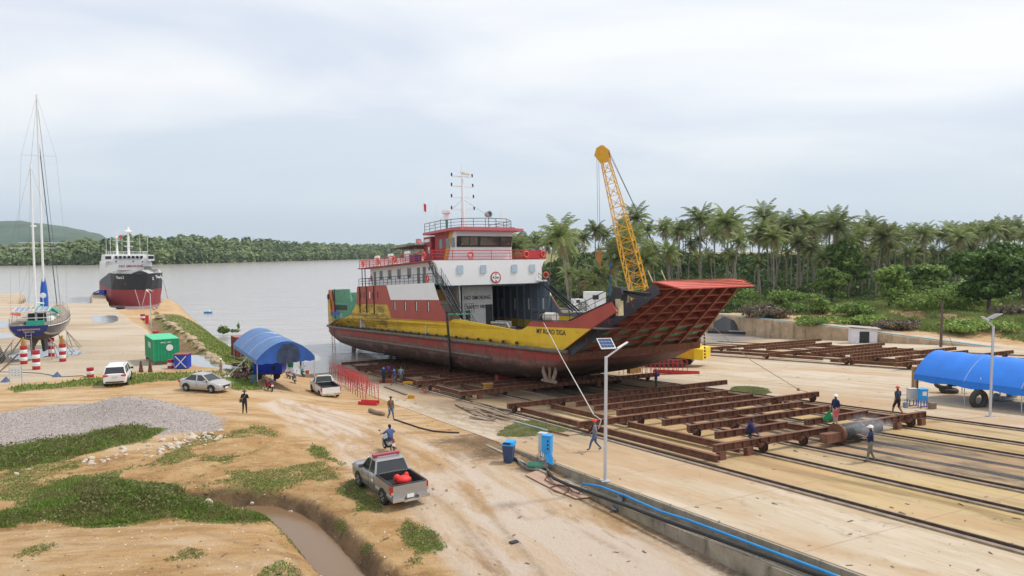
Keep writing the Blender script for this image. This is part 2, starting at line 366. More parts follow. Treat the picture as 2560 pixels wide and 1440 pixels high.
def clumpmask(X, Y):
    g = np.zeros(X.shape)
    w = 2.6 * (fbm(X, Y, 2.4, 31, 5) - .5)
    for p, e, k in ((G_M1, .5, 1), (G_M2, .5, 1), (G_D, .3, .95), (G_E, .4, .95), (G_R, .4, .95), (G_R2, .4, .8), (G_Y, .5, .85), (G_T, .6, .9), (STRIP, 1.5, 1)):
        g = np.maximum(g, k * smooth(-e, e, sdf(X, Y, p) + w * (1 if p is not G_Y else .9)))
    inD = smooth(0, 1.5, sdf(X, Y, DIRT)) * (1 - smooth(-.5, .8, sdf(X, Y, PLAT)))
    g = np.maximum(g, inD * .62 * smooth(.5, .64, fbm(X, Y, 3.2, 33, 5)) * (.55 + .9 * fbm(X, Y, .7, 37)))
    g = np.maximum(g, smooth(.3, 1.2, sdf(X, Y, PLAT)) * .5 * smooth(.6, .72, fbm(X, Y, 2.0, 34, 5)))
    g = g * (1 - .97 * smooth(.35, .6, np.exp(-(np.hypot((X - PILE.x) / 2.1, Y - PILE.y) / 2.1) ** 2)))
    dw = seg_dist(X, Y, RLW, False); rr = (sdf(X, Y, RL) > 0)
    gr = smooth(9, 14, dw + 9 * (fbm(X, Y, 22, 22) - .5)) * smooth(.27, .4, fbm(X, Y, 9, 36, 4))
    gr = np.maximum(gr, smooth(150, 162, Y)); g = np.where(rr, gr, g)
    dd = seg_dist(X, Y, DITCH, False); g = g * smooth(.85, 1.2, dd)
    return g
GR = clumpmask(GX, GY)
attr(gm, 'grass', GR)
attr(gm, 'road', np.maximum(.95 * smooth(-1.0, 1.0, sdf(GX, GY, ROAD) + 1.2 * (fbm(GX, GY, 4, 41) - .5)), np.maximum(smooth(-.8, .8, sdf(GX, GY, QUAY)), (sdf(GX, GY, RL) > 0) * (1 - smooth(4, 7, seg_dist(GX, GY, RLW, False))) * smooth(150, 115, GY))))
attr(gm, 'quay', smooth(-.8, .8, sdf(GX, GY, QUAY)))
attr(gm, 'gravel', smooth(-1.2, 1.0, sdf(GX, GY, GRAV) + 2.2 * (fbm(GX, GY, 5, 42) - .5)))
attr(gm, 'dirt', np.maximum(smooth(-1, 2, sdf(GX, GY, DIRT)) * (1 - .65 * smooth(0, 1.2, sdf(GX, GY, PLAT))), .3 * (sdf(GX, GY, RL) > 0)))
_b, _a = ab(GX, GY)
mud = np.maximum(1 - smooth(.7, 1.7, seg_dist(GX, GY, DITCH, False)), .8 * (1 - smooth(0, 4, seg_dist(GX, GY, CHAN, False))))
mud = np.maximum(mud, .75 * smooth(-5.5, -1.5, _b + 2.5 * (fbm(GX, GY, 5, 43) - .5)) * (_b < .5) * smooth(6, 2, np.abs(_a + 1)) )
mud = np.maximum(mud, .6 * smooth(-2.6, -.9, _b + 1.2 * (fbm(GX, GY, 3, 44) - .5)) * (_b < .5) * (_a < 3))
mud = np.maximum(mud, smooth(-3.9, -4.7, GZ)); attr(gm, 'mud', mud)
TR = [[(1330, 1500), (1180, 1300), (1060, 1170), (900, 1060), (760, 1000), (600, 990), (300, 1000), (-100, 1010)], [(1560, 1500), (1330, 1300), (1180, 1180), (1000, 1080), (850, 1020), (700, 980), (560, 985)], [(1750, 1500), (1450, 1320), (1260, 1190), (1120, 1110), (960, 1030)], [(1250, 1500), (1100, 1300), (960, 1160), (800, 1050), (640, 1020), (420, 1020), (100, 1030)], [(1340, 1300), (1200, 1160), (1110, 1100), (1040, 1030), (960, 985)], [(900, 1290), (760, 1180), (560, 1120), (300, 1190), (0, 1230)], [(700, 1420), (450, 1360), (200, 1350), (0, 1370)], [(560, 985), (400, 968), (200, 985), (0, 1000)]]
trk = np.zeros(GX.shape)
for k_, q in enumerate(TR):
    dq = seg_dist(GX, GY, P2(q, .1), False) + .35 * (fbm(GX, GY, 6, 120 + k_) - .5)
    trk = np.maximum(trk, (np.exp(-((dq - .75) / .17) ** 2)) * smooth(.32, .6, fbm(GX, GY, 5, 130 + k_)))
attr(gm, 'track', trk * (GZ > -1.2))
m = bpy.data.materials.new('ground_soil'); t, N, L, bs = nodes(m); gm.materials.append(m)
def nd(ty, **k):
    n = N.new(ty)
    for q, v_ in k.items(): setattr(n, q, v_)
    return n
tc = nd('ShaderNodeTexCoord')
def noi(sc, det=6, scl=(1, 1, 1), rot=0, rough=.6):
    mp = nd('ShaderNodeMapping'); mp.vector_type = 'TEXTURE'; mp.inputs['Scale'].default_value = tuple(1 / q for q in scl); mp.inputs['Rotation'].default_value = (0, 0, rot); L.new(tc.outputs['Object'], mp.inputs[0])
    n = nd('ShaderNodeTexNoise'); n.inputs['Scale'].default_value = sc; n.inputs['Detail'].default_value = det; n.inputs['Roughness'].default_value = rough; L.new(mp.outputs[0], n.inputs[0]); return n.outputs[0]
def rng(x, a, b, c=0, d=1):
    n = nd('ShaderNodeMapRange'); n.inputs[1].default_value = a; n.inputs[2].default_value = b; n.inputs[3].default_value = c; n.inputs[4].default_value = d; L.new(x, n.inputs[0]); return n.outputs[0]
def mixc(f, a, b):
    n = nd('ShaderNodeMix', data_type='RGBA')
    for i, q in ((0, f), (6, a), (7, b)):
        if isinstance(q, tuple): n.inputs[i].default_value = q + (1,)
        elif isinstance(q, float): n.inputs[i].default_value = q
        else: L.new(q, n.inputs[i])
    return n.outputs[2]
def at(nm): n = nd('ShaderNodeAttribute', attribute_name=nm); return n.outputs['Fac']
def mth(op, a, b):
    n = nd('ShaderNodeMath', operation=op)
    for i, q in ((0, a), (1, b)):
        if isinstance(q, (int, float)): n.inputs[i].default_value = q
        else: L.new(q, n.inputs[i])
    return n.outputs[0]
def soft(x, nse, k=.7):      # break a mask's edge with noise
    return rng(mth('ADD', x, mth('MULTIPLY', mth('SUBTRACT', nse, .5), k)), .3, .7)
fine = noi(3.0, 9, rough=.72); med = noi(.55, 8, rough=.65); lar = noi(.13, 7); strk = noi(.5, 9, (1, .12, 1), R(27), .68); vf = noi(14, 5, rough=.85); clod = noi(1.6, 10, (1, .6, 1), R(20), .8); hstr = noi(.8, 10, (.25, 1, 1), R(8), .75)
sand = mixc(rng(lar, .38, .6), (.56, .40, .235), (.50, .31, .145)); sand = mixc(rng(hstr, .5, .6, 0, .75), sand, (.36, .205, .085)); sand = mixc(rng(hstr, .5, .38, 0, .6), sand, (.60, .48, .35)); sand = mixc(rng(clod, .6, .68, 0, .5), sand, (.25, .14, .06))
dirt = mixc(rng(med, .38, .6), (.52, .34, .165), (.40, .23, .095)); dirt = mixc(rng(hstr, .52, .6, 0, .6), dirt, (.24, .125, .05)); dirt = mixc(rng(clod, .56, .64, 0, .75), dirt, (.17, .095, .045)); dirt = mixc(rng(clod, .44, .36, 0, .7), dirt, (.56, .38, .2)); dirt = mixc(rng(noi(.9, 9, rough=.75), .54, .62, 0, .6), dirt, (.21, .19, .07))
c = mixc(soft(at('dirt'), med), sand, dirt)
grv = mixc(rng(vf, .35, .65), (.24, .2, .185), (.56, .49, .455)); grv = mixc(rng(noi(5, 8, rough=.85), .56, .7), grv, (.15, .13, .12)); c = mixc(soft(at('gravel'), fine, 1.1), c, grv)
pale = mixc(rng(strk, .46, .62), (.60, .49, .395), (.54, .38, .22)); pale = mixc(rng(noi(.3, 9, (1, .35, 1), R(24), .7), .5, .6, 0, .85), pale, (.44, .27, .125)); pale = mixc(rng(noi(.7, 9, (1, .2, 1), R(30), .75), .58, .66, 0, .7), pale, (.33, .2, .1))
pale = mixc(rng(clod, .6, .7, 0, .6), pale, (.26, .17, .1)); pale = mixc(rng(noi(2.6, 10, rough=.85), .68, .73, 0, .7), pale, (.15, .1, .06))
qc = mixc(rng(noi(.12, 8, (.35, 1, 1), 0), .35, .65), (.55, .47, .37), (.47, .37, .26)); qc = mixc(rng(noi(.3, 9, (.15, 1, 1), R(5), .7), .54, .64, 0, .65), qc, (.33, .25, .17)); qc = mixc(rng(noi(.08, 8, (.3, 1, 1), R(4), .7), .55, .62, 0, .6), qc, (.4, .28, .17))
c = mixc(soft(at('road'), noi(1.1, 8, rough=.7), .9), c, mixc(at('quay'), pale, qc))
c = mixc(mth('MULTIPLY', at('track'), rng(fine, .35, .55, .2, .55)), c, (.3, .19, .1))
mud_ = mixc(rng(med, .4, .6), (.26, .165, .09), (.16, .105, .06)); mud_ = mixc(rng(clod, .52, .6, 0, .7), mud_, (.1, .07, .045)); c = mixc(soft(at('mud'), fine, .9), c, mud_)
c = mixc(rng(noi(7, 4, rough=.9), .74, .78, 0, .8), c, (.62, .56, .48))
grs = mixc(rng(fine, .38, .62), (.1, .13, .035), (.24, .21, .08)); c = mixc(rng(mth('ADD', at('grass'), mth('MULTIPLY', mth('SUBTRACT', noi(2.5, 9, rough=.85), .5), 1.4)), .3, .7, 0, .85), c, grs)
L.new(c, bs.inputs['Base Color']); bs.inputs['Roughness'].default_value = .95; bs.inputs['Specular IOR Level'].default_value = .2
bp = nd('ShaderNodeBump'); bp.inputs['Strength'].default_value = .8; bp.inputs['Distance'].default_value = .16
L.new(mth('ADD', mth('ADD', mth('MULTIPLY', fine, .8), mth('MULTIPLY', vf, .35)), mth('MULTIPLY', clod, 1.0)), bp.inputs['Height']); L.new(bp.outputs[0], bs.inputs['Normal'])
# water
def watermat(name, col, rough=.12, bump=.25, sc=1.0, spec=.5):
    m = bpy.data.materials.new(name); t, N_, L_, b = nodes(m); b.inputs['Base Color'].default_value = tuple(col) + (1,); b.inputs['Roughness'].default_value = rough; b.inputs['Specular IOR Level'].default_value = spec
    tc = N_.new('ShaderNodeTexCoord'); hs = []
    for s_, q in ((sc, 1), (sc * .12, 3.5)):
        mp = N_.new('ShaderNodeMapping'); mp.inputs['Scale'].default_value = (.45, 1, 1); L_.new(tc.outputs['Object'], mp.inputs[0])
        n = N_.new('ShaderNodeTexNoise'); n.inputs['Scale'].default_value = s_; n.inputs['Detail'].default_value = 4; L_.new(mp.outputs[0], n.inputs[0])
        k = N_.new('ShaderNodeMath'); k.operation = 'MULTIPLY'; k.inputs[1].default_value = q; L_.new(n.outputs[0], k.inputs[0]); hs.append(k.outputs[0])
    ad = N_.new('ShaderNodeMath'); L_.new(hs[0], ad.inputs[0]); L_.new(hs[1], ad.inputs[1])
    bp = N_.new('ShaderNodeBump'); bp.inputs['Strength'].default_value = bump; bp.inputs['Distance'].default_value = .12; L_.new(ad.outputs[0], bp.inputs['Height']); L_.new(bp.outputs[0], b.inputs['Normal'])
    return m
WAT = watermat('river_water', (.37, .33, .3), .18, .8, .9)
w = MB(); w.add([(-3500, 60, ZW), (2500, 60, ZW), (2500, 9000, ZW), (-3500, 9000, ZW)], [(0, 1, 2, 3)]); struct(w.obj('water', WAT))
def flat_poly(name, pts, mat, kind='structure', wob=0, seed=1):
    w = MB(); n = len(pts); c = sum(pts, V(0, 0, 0)) / n; vs = []
    for i in range(n):      # rounded outline
        for k in range(6):
            t = k / 6; p0, p1, p2, p3 = pts[i - 1], pts[i], pts[(i + 1) % n], pts[(i + 2) % n]
            q = .5 * ((2 * p1) + (-p0 + p2) * t + (2 * p0 - 5 * p1 + 4 * p2 - p3) * t * t + (-p0 + 3 * p1 - 3 * p2 + p3) * t ** 3)
            vs.append(q + (q - c).normalized() * wob * (mnoise.noise(q * .8) ))
    w.add(vs, [tuple(range(len(vs)))]); return struct(w.obj(name, mat), kind)
PUD = watermat('puddle_water', (.34, .34, .36), .03, .06, 2.0, .5)  # pale base colour stands in for part of the reflected sky
MUDW = watermat('muddy_water', (.2, .125, .07), .2, .08, 1.5, .35)
zz_ = -.68
_d = [V(x, y, 0) for x, y in DITCH]; lft = []; rgt = []
for i in range(1, len(_d)):
    tg = (_d[min(i + 1, len(_d) - 1)] - _d[i - 1]).normalized(); nn = V(-tg.y, tg.x, 0); lft.append(_d[i] + nn * 1.5 + V(0, 0, zz_)); rgt.append(_d[i] - nn * 1.5 + V(0, 0, zz_))
w = MB(); w.add(lft + rgt, [(i, i + 1, len(lft) + i + 1, len(lft) + i) for i in range(len(lft) - 1)]); struct(w.obj('ditch_water', MUDW))
w = MB(); cp = [V(x, y, -.62 - .02 * max(0, y - 70)) for x, y in CHAN[1:4]]
w.add([p + V(-1.8, -.8, 0) for p in cp] + [p + V(1.8, .8, 0) for p in cp], [(i, i + 1, 4 + i, 3 + i) for i in range(2)]); struct(w.obj('channel_water', PUD))
for i, q in enumerate(([(230, 793), (262, 789), (290, 790), (296, 800), (275, 808), (240, 806)], [(20, 893), (60, 878), (120, 872), (180, 872), (208, 880), (190, 889), (120, 893), (60, 899)], [(-40, 800), (10, 803), (40, 806), (20, 818), (-40, 822)], [(-40, 836), (20, 834), (50, 838), (20, 846), (-40, 849)])):
    pts = [hit(x, y) for x, y in q]; zc = sum(p.z for p in pts) / len(pts)
    flat_poly('puddle', [V(p.x, p.y, -.02 * max(0, p.y - 70) + .02) for p in pts], PUD, wob=.6)
# ---------------------------------------------------------------- slipway slab, rails, walls
m = bpy.data.materials.new('slipway_concrete'); t, N, L, bs = nodes(m); SLIPM = m
tc = nd('ShaderNodeTexCoord')
s1 = noi(.35, 10, (1, .1, 1), R(2), .7); s2 = noi(.8, 10, (1, .14, 1), R(-2), .75); s3 = noi(.9, 10, (1, .5, 1), 0, .8); yb = noi(.14, 7, (1, .3, 1)); s4 = noi(1.6, 10, (1, .3, 1), R(5), .8)
c = mixc(rng(s1, .42, .58), (.53, .45, .35), (.45, .35, .23)); c = mixc(rng(s2, .5, .42, 0, .5), c, (.6, .52, .43)); xyz = nd('ShaderNodeSeparateXYZ'); L.new(tc.outputs['Object'], xyz.inputs[0])
def band(x, a, b, e):
    return mth('MULTIPLY', rng(x, a - e, a + e), rng(x, b - e, b + e, 1, 0))
jn = mth('PINGPONG', xyz.outputs[1], 3.0); jl = mth('MULTIPLY', rng(jn, .03, .05, 1, 0), rng(s4, .38, .5, .2, .8)); jx = mth('PINGPONG', xyz.outputs[0], 2.9); jl = mth('MAXIMUM', jl, mth('MULTIPLY', rng(jx, .025, .04, 1, 0), .5))
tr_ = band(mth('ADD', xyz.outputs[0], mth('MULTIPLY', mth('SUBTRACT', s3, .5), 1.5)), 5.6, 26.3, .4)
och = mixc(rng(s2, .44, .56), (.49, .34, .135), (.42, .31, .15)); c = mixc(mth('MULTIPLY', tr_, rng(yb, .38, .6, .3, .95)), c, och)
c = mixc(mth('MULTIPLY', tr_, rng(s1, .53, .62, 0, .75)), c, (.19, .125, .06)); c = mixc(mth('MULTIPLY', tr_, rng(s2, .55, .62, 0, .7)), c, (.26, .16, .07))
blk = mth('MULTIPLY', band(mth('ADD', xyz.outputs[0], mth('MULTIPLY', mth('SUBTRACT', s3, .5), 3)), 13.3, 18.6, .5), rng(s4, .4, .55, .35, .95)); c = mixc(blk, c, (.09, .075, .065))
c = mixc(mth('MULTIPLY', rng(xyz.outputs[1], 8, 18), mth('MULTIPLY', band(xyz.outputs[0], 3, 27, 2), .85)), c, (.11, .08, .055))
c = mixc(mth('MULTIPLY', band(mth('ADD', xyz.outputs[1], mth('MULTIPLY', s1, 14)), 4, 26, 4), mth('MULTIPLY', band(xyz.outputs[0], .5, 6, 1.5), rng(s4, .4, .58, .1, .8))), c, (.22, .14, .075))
c = mixc(rng(s3, .55, .64, 0, .6), c, (.26, .18, .11)); c = mixc(rng(s4, .6, .68, 0, .7), c, (.17, .11, .065)); c = mixc(rng(noi(2.6, 10, (1, .4, 1), 0, .85), .67, .72, 0, .85), c, (.1, .065, .045))
c = mixc(rng(noi(.12, 8, (1, .3, 1), R(14), .65), .5, .6, 0, .7), c, (.43, .275, .15)); c = mixc(rng(xyz.outputs[1], 52, 62), c, (.12, .095, .07))
c = mixc(mth('MULTIPLY', jl, .4), c, (.16, .12, .08))
L.new(c, bs.inputs['Base Color']); bs.inputs['Roughness'].default_value = .9; bs.inputs['Specular IOR Level'].default_value = .25
bp = nd('ShaderNodeBump'); bp.inputs['Strength'].default_value = .3; bp.inputs['Distance'].default_value = .04; L.new(noi(5, 7, rough=.75), bp.inputs['Height']); L.new(bp.outputs[0], bs.inputs['Normal'])
def wall_b(a):      # across-coordinate of the right wall at down-slope a
    pts = [(ab(np.array(x), np.array(y))) for x, y in RLW]; pa = [float(q[1]) for q in pts][::-1]; pb = [float(q[0]) for q in pts][::-1]
    return float(np.interp(a, pa, pb))
sl = MB(); As = list(range(-62, 104, 6)); ring = []
for a in As: ring.append((a, -.0 if a < 40 else -.0, min(wall_b(a) + .3, 96)))
vs = []
for a, b0, b1 in ring: vs += [V(b0, a, 0), V(b1, a, 0), V(b1, a, -.5), V(b0, a, -.5)]
sl.loft([vs[i * 4:i * 4 + 4] for i in range(len(ring))])
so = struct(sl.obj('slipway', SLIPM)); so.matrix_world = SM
def slip(o): o.matrix_world = SM; return o
SLOT = M('rail_bed_concrete', (.26, .2, .15), .9, var=.3, sc=2, bump=.3, dirt=.6, rs=2)
ki = 0
for b in (5.8, 10.0, 13.0, 19.2, 22.2, 26.2, 51.2, 56.2, 59.2, 65.2, 68.2, 72.2):
    w = MB(); a1 = 50 if b < 30 else 70
    a0 = -62
    for i in range(20):
        p = a0 + (a1 - a0) * i / 20; q = a0 + (a1 - a0) * (i + 1) / 20
        w.box((b, (p + q) / 2, .012), (.13, q - p, .02)); w.box((b, (p + q) / 2, .062), (.02, q - p, .08)); w.box((b, (p + q) / 2, .12), (.07, q - p, .04))
    root = w.obj('slipway_rail', RAILST); slip(root)
    lab = {5.8: 'rusty rail nearest the lamp on the near slipway edge', 10.0: 'rusty rail second from the near slipway edge under the cradle wheels', 13.0: 'rusty rail just before the dark greasy track in the slab', 19.2: 'rusty rail just beyond the dark greasy track in the slab', 22.2: 'rusty rail under the far wheels of the near cradle', 26.2: 'rusty rail at the far side of the near track, nearest the blue awning'}.get(b, 'rusty rail of the far slipway under the right cradle')
    tag(root, lab, 'rail', 'rails of the slipway' if b < 30 else 'rails under the far cradle')
    w = MB(); w.box((b - .26, (a0 + a1) / 2, .035), (.22, a1 - a0, .07)); w.box((b + .24, (a0 + a1) / 2, .004), (.22, a1 - a0, .008)); o = w.obj('rail_bed', SLOT, root)
w = MB()      # greasy chain track
for b in (15.0, 17.0): w.box((b, -6, .006), (.5, 112, .012))
o = slip(w.obj('haul_track', M('black_grease', (.03, .028, .027), .75, var=.4, sc=1, rust=.75, rcol=(.15, .11, .075), rsc=(1, .3, 1), rs=1.2))); struct(o)
# slab edge wall with service ledge
w = MB(); 
def lw(pts2, mi=0): w.loft(pts2, mi)
WALLC = M('stained_wall_concrete', (.3, .26, .2), .9, var=.3, sc=1.2, bump=.5, rust=.55, rcol=(.06, .05, .04), rsc=(1, 1, .3), rs=1.4, dirt=.5, dcol=(.16, .12, .07))
rings = []
for a in np.linspace(-62, -1, 40):
    g = -(.036 * -a)  # ground rise
    zt = float(surf(np.array(sw(-1.3, a).x), np.array(sw(-1.3, a).y))) - sw(-1.3, a).z
    lip = -.42 + max(0, (a + 12) * .035)
    rings.append([V(-.003, a, -.02), V(-.003, a, -1.6), V(-1.0, a, -1.9 + 0), V(-1.0, a, min(lip + .03, .0)), V(-.82, a, min(lip + .03, .0)), V(-.8, a, lip - .12), V(-.12, a, lip - .12), V(-.12, a, -.02)])
w.loft(rings); o = slip(w.obj('retaining_wall', WALLC)); tag(o, 'low stained concrete retaining wall along the near edge of the slipway slab', 'wall')
# ---------------------------------------------------------------- ferry (local: x forward, y port, z up from the rubbing strake)
SHIPC = M('ship_red_brown', (.36, .06, .042), .55, var=.12, sc=.5, bump=.35, dirt=.2, dcol=(.16, .05, .04), rust=.3, rs=.8, rsc=(1, 1, .2), rcol=(.2, .035, .025))
SHIPW = M('ship_white', (.8, .8, .8), .5, var=.04, sc=.4, bump=.2, dirt=.08, dcol=(.5, .48, .45), rust=.22, rs=.5, rcol=(.5, .4, .3), rsc=(1, 1, .15))
def hull_mat():
    m = bpy.data.materials.new('hull_antifouling'); t, N, L, b = nodes(m); b.inputs['Roughness'].default_value = .75
    tc = N.new('ShaderNodeTexCoord'); sp_ = N.new('ShaderNodeSeparateXYZ'); L.new(tc.outputs['Object'], sp_.inputs[0])
    def no(sc, scl, d=8, r=.7):
        mp = N.new('ShaderNodeMapping'); mp.inputs['Scale'].default_value = scl; L.new(tc.outputs['Object'], mp.inputs[0]); n = N.new('ShaderNodeTexNoise'); n.inputs['Scale'].default_value = sc; n.inputs['Detail'].default_value = d; n.inputs['Roughness'].default_value = r; L.new(mp.outputs[0], n.inputs[0]); return n.outputs[0]
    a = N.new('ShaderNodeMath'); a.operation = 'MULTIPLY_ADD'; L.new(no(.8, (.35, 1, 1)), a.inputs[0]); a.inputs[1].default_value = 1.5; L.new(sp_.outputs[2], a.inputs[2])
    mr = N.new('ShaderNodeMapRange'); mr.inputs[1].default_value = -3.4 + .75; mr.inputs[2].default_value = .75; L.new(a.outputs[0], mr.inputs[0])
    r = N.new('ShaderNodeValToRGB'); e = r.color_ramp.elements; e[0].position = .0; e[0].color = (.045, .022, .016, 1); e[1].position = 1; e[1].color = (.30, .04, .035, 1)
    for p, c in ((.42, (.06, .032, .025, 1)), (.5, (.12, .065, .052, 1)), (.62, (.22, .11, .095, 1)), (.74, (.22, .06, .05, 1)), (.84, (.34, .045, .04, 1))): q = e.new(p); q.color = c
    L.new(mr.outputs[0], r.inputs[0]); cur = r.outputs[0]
    for sc, scl, lo, hi, col in ((1.4, (1, 1, .25), .52, .64, (.07, .045, .035)), (.5, (.4, 1, 1), .55, .62, (.24, .13, .11)), (3, (1, 1, 1), .6, .7, (.35, .16, .06))):
        x = N.new('ShaderNodeMapRange'); x.inputs[1].default_value = lo; x.inputs[2].default_value = hi; x.inputs[4].default_value = .75; L.new(no(sc, scl), x.inputs[0])
        q = N.new('ShaderNodeMix'); q.data_type = 'RGBA'; L.new(x.outputs[0], q.inputs[0]); L.new(cur, q.inputs[6]); q.inputs[7].default_value = col + (1,); cur = q.outputs[2]
    bq = N.new('ShaderNodeBump'); bq.inputs['Strength'].default_value = .5; bq.inputs['Distance'].default_value = .12; wv = N.new('ShaderNodeTexBrick'); wv.inputs['Scale'].default_value = .22; wv.inputs['Mortar Size'].default_value = .006; wv.inputs['Color1'].default_value = (1, 1, 1, 1); wv.inputs['Color2'].default_value = (1, 1, 1, 1); wv.inputs['Mortar'].default_value = (.5, .5, .5, 1)
    mq = N.new('ShaderNodeMapping'); mq.inputs['Rotation'].default_value = (R(90), 0, 0); L.new(tc.outputs['Object'], mq.inputs[0]); L.new(mq.outputs[0], wv.inputs[0]); aq = N.new('ShaderNodeMath'); L.new(wv.outputs['Color'], aq.inputs[0]); L.new(no(.9, (1, 1, 1), 3, .5), aq.inputs[1]); L.new(aq.outputs[0], bq.inputs['Height']); L.new(bq.outputs[0], b.inputs['Normal'])
    L.new(cur, b.inputs['Base Color']); return m
HULLM = hull_mat()
def yellow_mat():
    m = bpy.data.materials.new('ship_yellow'); t, N, L, b = nodes(m); b.inputs['Roughness'].default_value = .5
    tc = N.new('ShaderNodeTexCoord'); sp_ = N.new('ShaderNodeSeparateXYZ'); L.new(tc.outputs['Object'], sp_.inputs[0]); cur = None
    def no(sc, scl, d=8, r=.7):
        mp = N.new('ShaderNodeMapping'); mp.inputs['Scale'].default_value = scl; L.new(tc.outputs['Object'], mp.inputs[0]); n = N.new('ShaderNodeTexNoise'); n.inputs['Scale'].default_value = sc; n.inputs['Detail'].default_value = d; n.inputs['Roughness'].default_value = r; L.new(mp.outputs[0], n.inputs[0]); return n.outputs[0]
    def mr(x, a, b_, c=0, d=1):
        n = N.new('ShaderNodeMapRange'); n.inputs[1].default_value = a; n.inputs[2].default_value = b_; n.inputs[3].default_value = c; n.inputs[4].default_value = d; L.new(x, n.inputs[0]); return n.outputs[0]
    def mul(a, c):
        n = N.new('ShaderNodeMath'); n.operation = 'MULTIPLY'; L.new(a, n.inputs[0]); L.new(c, n.inputs[1]); return n.outputs[0]
    def mix(f, a, c):
        n = N.new('ShaderNodeMix'); n.data_type = 'RGBA'; L.new(f, n.inputs[0])
        for i, q in ((6, a), (7, c)):
            if isinstance(q, tuple): n.inputs[i].default_value = q + (1,)
            else: L.new(q, n.inputs[i])
        return n.outputs[2]
    cur = mix(mr(no(.6, (1, 1, 1)), .35, .65), (.76, .51, .015), (.66, .42, .015))
    aft = mr(sp_.outputs[0], -8, -20)
    cur = mix(mul(mr(no(.55, (.5, 1, 2.2)),   .48, .62), aft), cur, (.06, .04, .025)); cur = mix(mul(mr(no(1.3, (.8, 1, 3), 9, .8), .45, .62, 0, .8), aft), cur, (.13, .085, .02))
    cur = mix(mr(no(1.0, (.45, 1, 2.0), 9, .75), .57, .72, 0, .75), cur, (.22, .14, .04))
    cur = mix(mr(no(1.8, (1, 1, .08)), .6, .7, 0, .7), cur, (.3, .11, .02))
    low = mr(sp_.outputs[2], .7, .1); cur = mix(mul(mr(no(1.2, (.5, 1, 1)), .35, .6), low), cur, (.12, .07, .03))
    bq = N.new('ShaderNodeBump'); bq.inputs['Strength'].default_value = .5; bq.inputs['Distance'].default_value = .12; wv = N.new('ShaderNodeTexBrick'); wv.inputs['Scale'].default_value = .22; wv.inputs['Mortar Size'].default_value = .006; wv.inputs['Color1'].default_value = (1, 1, 1, 1); wv.inputs['Color2'].default_value = (1, 1, 1, 1); wv.inputs['Mortar'].default_value = (.5, .5, .5, 1)
    mq = N.new('ShaderNodeMapping'); mq.inputs['Rotation'].default_value = (R(90), 0, 0); L.new(tc.outputs['Object'], mq.inputs[0]); L.new(mq.outputs[0], wv.inputs[0]); aq = N.new('ShaderNodeMath'); L.new(wv.outputs['Color'], aq.inputs[0]); L.new(no(.9, (1, 1, 1), 3, .5), aq.inputs[1]); L.new(aq.outputs[0], bq.inputs['Height']); L.new(bq.outputs[0], b.inputs['Normal'])
    L.new(cur, b.inputs['Base Color']); return m
YEL = yellow_mat()
GREENP = M('ship_green', (.08, .27, .17), .6, var=.25, rust=.5, rs=.6, rcol=(.35, .13, .07), rsc=(1, .4, 1))
BLKR = M('rail_black', (.02, .025, .03), .5)
REDR = M('rail_red', (.5, .035, .04), .5)
DECKM = M('steel_deck', (.09, .075, .065), .8, var=.3, rust=.5)
INNER = M('inner_blue_grey', (.17, .21, .25), .6, var=.15, rust=.2)
GREYW = M('faded_white_wall', (.58, .58, .56), .7, var=.12, rust=.35, rcol=(.2, .15, .1), rs=.8, dirt=.3)
RAMPM = M('ramp_red_oxide', (.24, .032, .024), .65, var=.25, rust=.55, rcol=(.13, .05, .025), rs=1.6, rsc=(1, 1, 1))
RIBM = M('ramp_rib', (.3, .085, .05), .7, var=.3, rust=.5, rcol=(.2, .1, .05), rs=2.5, rsc=(1, 1, 1))
RAMPG = M('ramp_green_rust', (.2, .45, .3), .7, var=.3, rust=.38, rcol=(.15, .07, .03), rs=1.4, rsc=(1, 1, 1))
FWD = V(.5145, -.8575, .062).normalized(); PRT = V(.8575, .5145, 0).normalized(); SUP = FWD.cross(PRT).normalized()
BW = 7.9
nc = at_y(1087, 846, 83.7)        # strake at the front corner of the deckhouse, starboard side
FO = nc + PRT * BW
FM = Matrix(((FWD.x, PRT.x, SUP.x, FO.x), (FWD.y, PRT.y, SUP.y, FO.y), (FWD.z, PRT.z, SUP.z, FO.z), (0, 0, 0, 1)))
ferry = thing('car_ferry', 'large landing-craft car ferry in yellow, red-brown and white, hauled out with its bow ramp raised', 'ferry', M=FM)
def ribbon(mb, pts, th, mi=0): mb.prism(pts, th, mi)
# hull
st = [(-46.4, 6.6, .9, .0), (-44, 7.2, 1.5, .2), (-38, 7.8, 2.6, .55), (-30, BW, 3.4, 1.1), (-15, BW, 3.5, 1.3), (14, BW, 3.45, 1.3), (20, BW, 3.0, 1.3), (24, 7.8, 1.9, .9), (26.4, 7.6, .75, .4)]
rings = []
for u, w_, dp, k in st:
    s = [(w_, 0), (w_, -dp * .45), (w_ - .25 * k, -dp * .72), (w_ - k, -dp * .93), (w_ - 2.1 * k, -dp), (0, -dp - .12)]
    rings.append([V(u, y, z) for y, z in s] + [V(u, -y, z) for y, z in s[-2::-1]])
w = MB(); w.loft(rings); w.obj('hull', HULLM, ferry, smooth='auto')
STRK = M('rubbing_strake', (.14, .115, .095), .85, var=.4, sc=3, bump=.5, rust=.3)
w = MB()
for s in (-1, 1):
    pts = [V(-46.6, s * 6.75, .02), V(-44, s * 7.35, .02), V(-38, s * 7.98, .02)] + [V(x, s * (BW + .12), .02) for x in (-30, -15, 0, 14, 20)] + [V(24, s * 7.95, .02), V(26.6, s * 7.8, .02)]
    w.path(pts, .2, 8)
w.path([V(-46.6, -6.75, .02), V(-46.8, 0, .02), V(-46.6, 6.75, .02)], .2, 8); w.obj('rubbing_strake', STRK, ferry, smooth=True)
w = MB()
